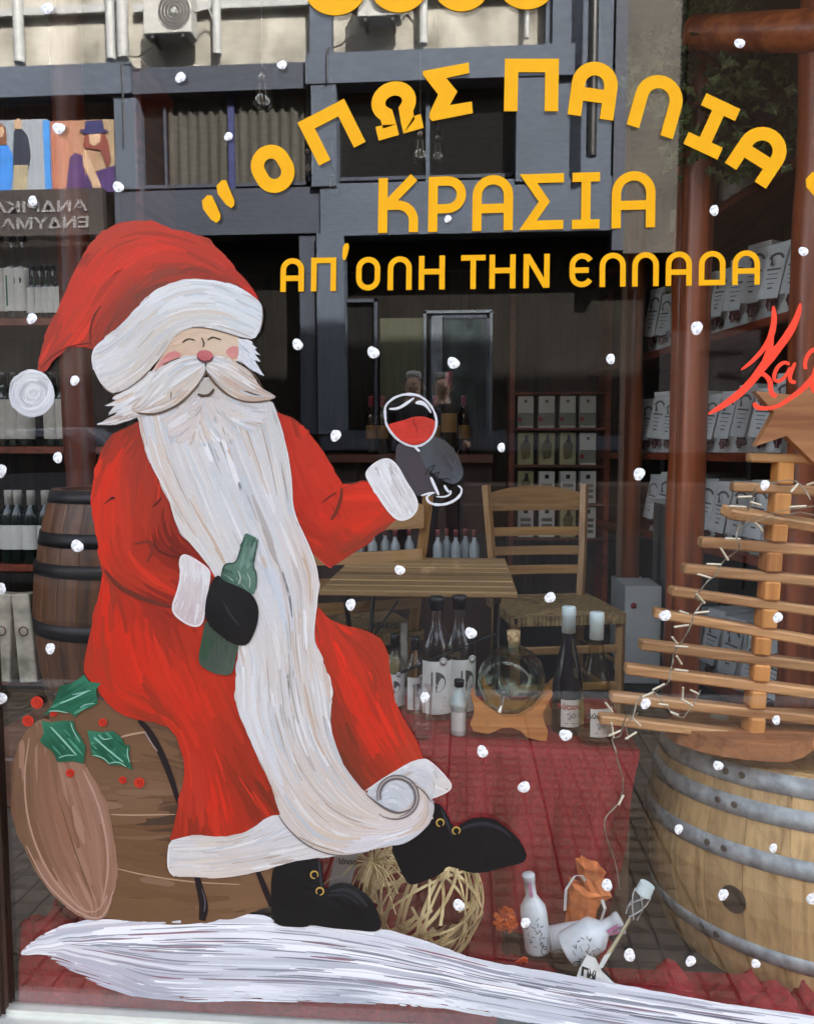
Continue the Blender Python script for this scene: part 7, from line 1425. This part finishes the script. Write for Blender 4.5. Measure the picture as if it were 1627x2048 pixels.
# ---- left shelves
LSD = 3.05; lx0, lx1 = P(-420, 800, LSD).x, P(300, 800, LSD).x
ls_ = thing('shelf_unit', ((lx0 + lx1) / 2, LSD + CAMY, FLOORZ), 'dark wine shelf at the left, four rows of bottles behind the hat and barrel', 'shelf')
lz = [P(60, 640, LSD).z, P(60, 893, LSD).z, P(60, 1126, LSD).z, .16]
for z in lz:
    b = MB(); b.box(((lx0 + lx1) / 2, LSD + CAMY + .12, z - .015), (lx1 - lx0, .34, .03), bevel=.003); b.build('shelf_board', SHELF, ls_)
b = MB(); b.box(((lx0 + lx1) / 2, LSD + CAMY + .30, 1.3), (lx1 - lx0, .02, 2.6)); b.build('back_panel', m_dk, ls_)
for xx in (lx0, lx1): b = MB(); b.box((xx, LSD + CAMY + .12, 1.3), (.03, .34, 2.6)); b.build('side_panel', SHELF, ls_)
GRNP = mat('green_print', lin((40, 110, 70)), .5)
def with_print(t, r_, m1=BLK):
    prn(t, lambda b: b.prism([(.008 + .008 * math.cos(a), .15 + .012 * math.sin(a)) for a in np.linspace(-1.57, 1.57, 10)], -.0006, 0), m1, r_); prn(t, lambda b: b.box((-.022, -.0006, .11), (.008, .0004, .12)), GRNP, r_, 'green_strip'); return t
tall = with_print(lib('shelf_bottle', [(.034, 0), (.037, .004), (.037, .20), (.030, .225), (.013, .25), (.012, .33)], CLEAR, (.0145, .305, .335), CAPB, (.03, .20), PAPER, 'x', 'clear green-printed bottles on the top left shelf'), .037)
small = with_print(lib('shelf_bottle', [(.024, 0), (.026, .004), (.026, .12), (.02, .14), (.010, .16), (.009, .205)], CLEAR, (.011, .19, .21), CAPB, (.02, .12), PAPER, 'x', 'small clear bottles at the right of the top left shelf'), .026)
small.children[0]
wineb = lib('shelf_bottle', BORD, OLIVE, (.0165, .235, .303), PAPERD, (.06, .16), PAPER, 'x', 'dark wine bottles on the left shelves')
wineb2 = lib('shelf_bottle', BORD, OLIVE, (.0165, .25, .303), CAPB, (.03, .19), PAPERD, 'x', 'long-labelled wine bottles on the second left shelf')
tallxs = [-330, -290, -250, -210, -170, -130, -95, -55, -12, 12, 37, 58]; flags = {}
def row(pt, xs, z, dy, nm, txt):
    for i, px in enumerate(xs):
        o = pt if id(pt) not in flags else copy_tree(pt); flags[id(pt)] = 1
        o.location = (P(px, 800, LSD + dy).x, LSD + CAMY + dy, z + .0005); o.rotation_euler = (0, 0, random.uniform(-.2, .5)); o['label'] = txt % WORD[len(xs) - 1 - i].replace('nearest', 'first')
row(tall, tallxs, lz[0], .0, 'a', '%s tall clear bottle from the right, top left shelf behind the hat tail')
row(small, [76, 90, 103, 116, 130], lz[0], -.02, 'b', '%s small clear bottle from the right, top left shelf beside the log post')
row(wineb2, [-300, -260, -220, -180, -140, -100, -60, -20, 8, 30, 52, 106, 128], lz[1], .0, 'c', '%s long-labelled bottle from the right, second left shelf under the pom-pom')
row(wineb, [-300, -260, -220, -180, -140, -105, -65, -25, 10, 28, 55, 84, 106], lz[2], .0, 'd', '%s dark wine bottle from the right, third left shelf beside the barrel')
# paper bags at the lower left
for i, (px, lab) in enumerate(((14, 'cream printed paper bag at the far left, bottom shelf'), (58, 'cream printed paper bag beside the dark barrel, bottom shelf'))):
    q = P(px, 1300, LSD - .1); t = thing('paper_bag', (q.x, q.y, lz[3]), lab, 'bag'); b = MB(); b.box((q.x, q.y, lz[3] + .19), (.075, .06, .36), Matrix.Rotation(.06 * (1 - 2 * i), 3, 'Y'), bevel=.004); b.build('bag', mat('printed_bag', lin((170, 160, 140)), .8, c2=lin((210, 200, 180)), var=.25, scale=14), t)
    b = MB(); b.lathe([(.016, 0), (.020, 0), (.020, .001), (.016, .001)], 18, (q.x, q.y - .032, lz[3] + .22), Matrix.Rotation(math.radians(90), 3, 'X')); b.build('ring_print', mat('red_brown_print', lin((120, 50, 40)), .7), t)
# dark barrel at left
DKO = wood('dark_stave', lin((62, 38, 22)), lin((112, 72, 44)), 'z', .5, 40, .2); DKH = mat('dark_hoop', (.018, .015, .015), .5, .4)
q = P(262, 980, 2.55); lt = P(262, 975, 2.55).z; LBH = lt - .18
barrel((q.x, q.y, .18), [(.26, 0), (.305, LBH * .3), (.315, LBH * .5), (.305, LBH * .68), (.275, LBH * .88), (.245, LBH)], [(LBH * .95, LBH - .001), (LBH * .78, LBH * .835), (LBH * .665, LBH * .715), (LBH * .42, LBH * .48), (LBH * .15, LBH * .2)], 24, 'wine_barrel', 'dark old barrel with black hoops, half hidden behind the painted coat', DKO, DKH, .03)
b = MB(); b.box((q.x, q.y, .105), (.8, .8, .15), bevel=.006); b.build('plinth', MAH, None, 'low dark red plinth under the old barrel at the left', 'plinth', loc=(q.x, q.y, .03))
# pendant bulbs
BG_ = glass_mat('bulb_glass', (.98, .97, .94), k=2.4, edge=(.5, .5, .5))
pb0 = None
for i, (px, py, D, lab) in enumerate(((525, 185, 2.6, 'largest pendant bulb, in the curtain bay reflection'), (840, 295, 3.0, 'pendant bulb between Omega and Sigma, lower centre'), (875, 300, 3.3, 'pendant bulb right beside the centre one'), (615, 325, 3.6, 'small pendant bulb under the tilted letter Pi'), (664, 366, 4.0, 'smallest pendant bulb, low on the spandrel reflection'))):
    if pb0 is None:
        pb0 = thing('pendant_bulb', (0, 0, 0), lab, 'light bulb', 'unlit pendant bulbs hanging from the ceiling')
        b = MB(); b.lathe([(.0, -.062), (.02, -.058), (.032, -.042), (.035, -.02), (.028, .005), (.016, .028), (.013, .04)], 24); b.build('globe', BG_, pb0)
        b = MB(); b.lathe([(0, .036), (.014, .036), (.015, .05), (.014, .066), (.006, .078), (0, .08)], 16); b.build('socket', mat('bulb_socket', (.25, .22, .18), .25, .9), pb0)
        b = MB(); b.cyl((0, 0, .078), (0, 0, 1.6), .0016, n=5); b.build('cord', mat('pale_cord', (.22, .2, .18), .6), pb0)
        b = MB(); b.tube([(-.008, 0, .03), (-.012, 0, -.03), (-.004, 0, -.036), (0, 0, .0), (.004, 0, -.036), (.012, 0, -.03), (.008, 0, .03)], .0012, 5); b.build('filament', FB_, pb0); o = pb0
    else: o = copy_tree(pb0); o['label'] = lab
    o.location = P(px, py, D)
# vine leaves round the beam
VL = mat('vine_leaf', (.045, .07, .022), .5, c2=(.10, .14, .04), var=.4, scale=4, bump=.3)
vt = thing('vine_plant', P(1385, 120, 2.8), 'artificial vine with dark leaves trailing over the log beam and posts, top right', 'plant')
b = MB(); random.seed(5)
cl_ = [((1290, 160), 60, 60), ((1340, 110), 60, 60), ((1330, 200), 45, 60), ((1370, 260), 22, 70), ((1345, 320), 18, 30), ((1480, 170), 80, 70), ((1560, 130), 60, 60), ((1440, 20), 90, 18), ((1300, 90), 40, 20), ((1480, 300), 70, 60), ((1600, 250), 60, 80), ((1420, 240), 40, 60)]
for (cx, cy), sx, sy in cl_:
    for k in range(int(sx * sy / 20)):
        p_ = P(random.gauss(cx, sx * .45), random.gauss(cy, sy * .45), random.uniform(2.75, 3.15)); s_ = random.uniform(.016, .032); M = Euler((random.uniform(-1.3, 1.3), random.uniform(-1, 1), random.uniform(0, 6.28))).to_matrix()
        b.add([p_ + M @ Vector(v) * s_ for v in ((0, -1, 0), (.55, -.35, .1), (1, .1, .05), (.45, .3, .1), (0, 1.1, -.1), (-.45, .3, .1), (-1, .1, .05), (-.55, -.35, .1), (0, 0, -.12))], [[0, 1, 8], [1, 2, 8], [2, 3, 8], [3, 4, 8], [4, 5, 8], [5, 6, 8], [6, 7, 8], [7, 0, 8]])
b.build('foliage', VL, vt, kind='stuff')
for q in ([(1640, 60), (1480, 150), (1380, 90), (1290, 150), (1260, 130)], [(1400, 60), (1370, 200), (1350, 320)], [(1640, 200), (1540, 250), (1440, 330)]):
    b = MB(); b.tube([P(x, y, 2.9) for x, y in q], .005, 6); b.build('stem', mat('vine_stem', (.05, .035, .02), .8), vt)
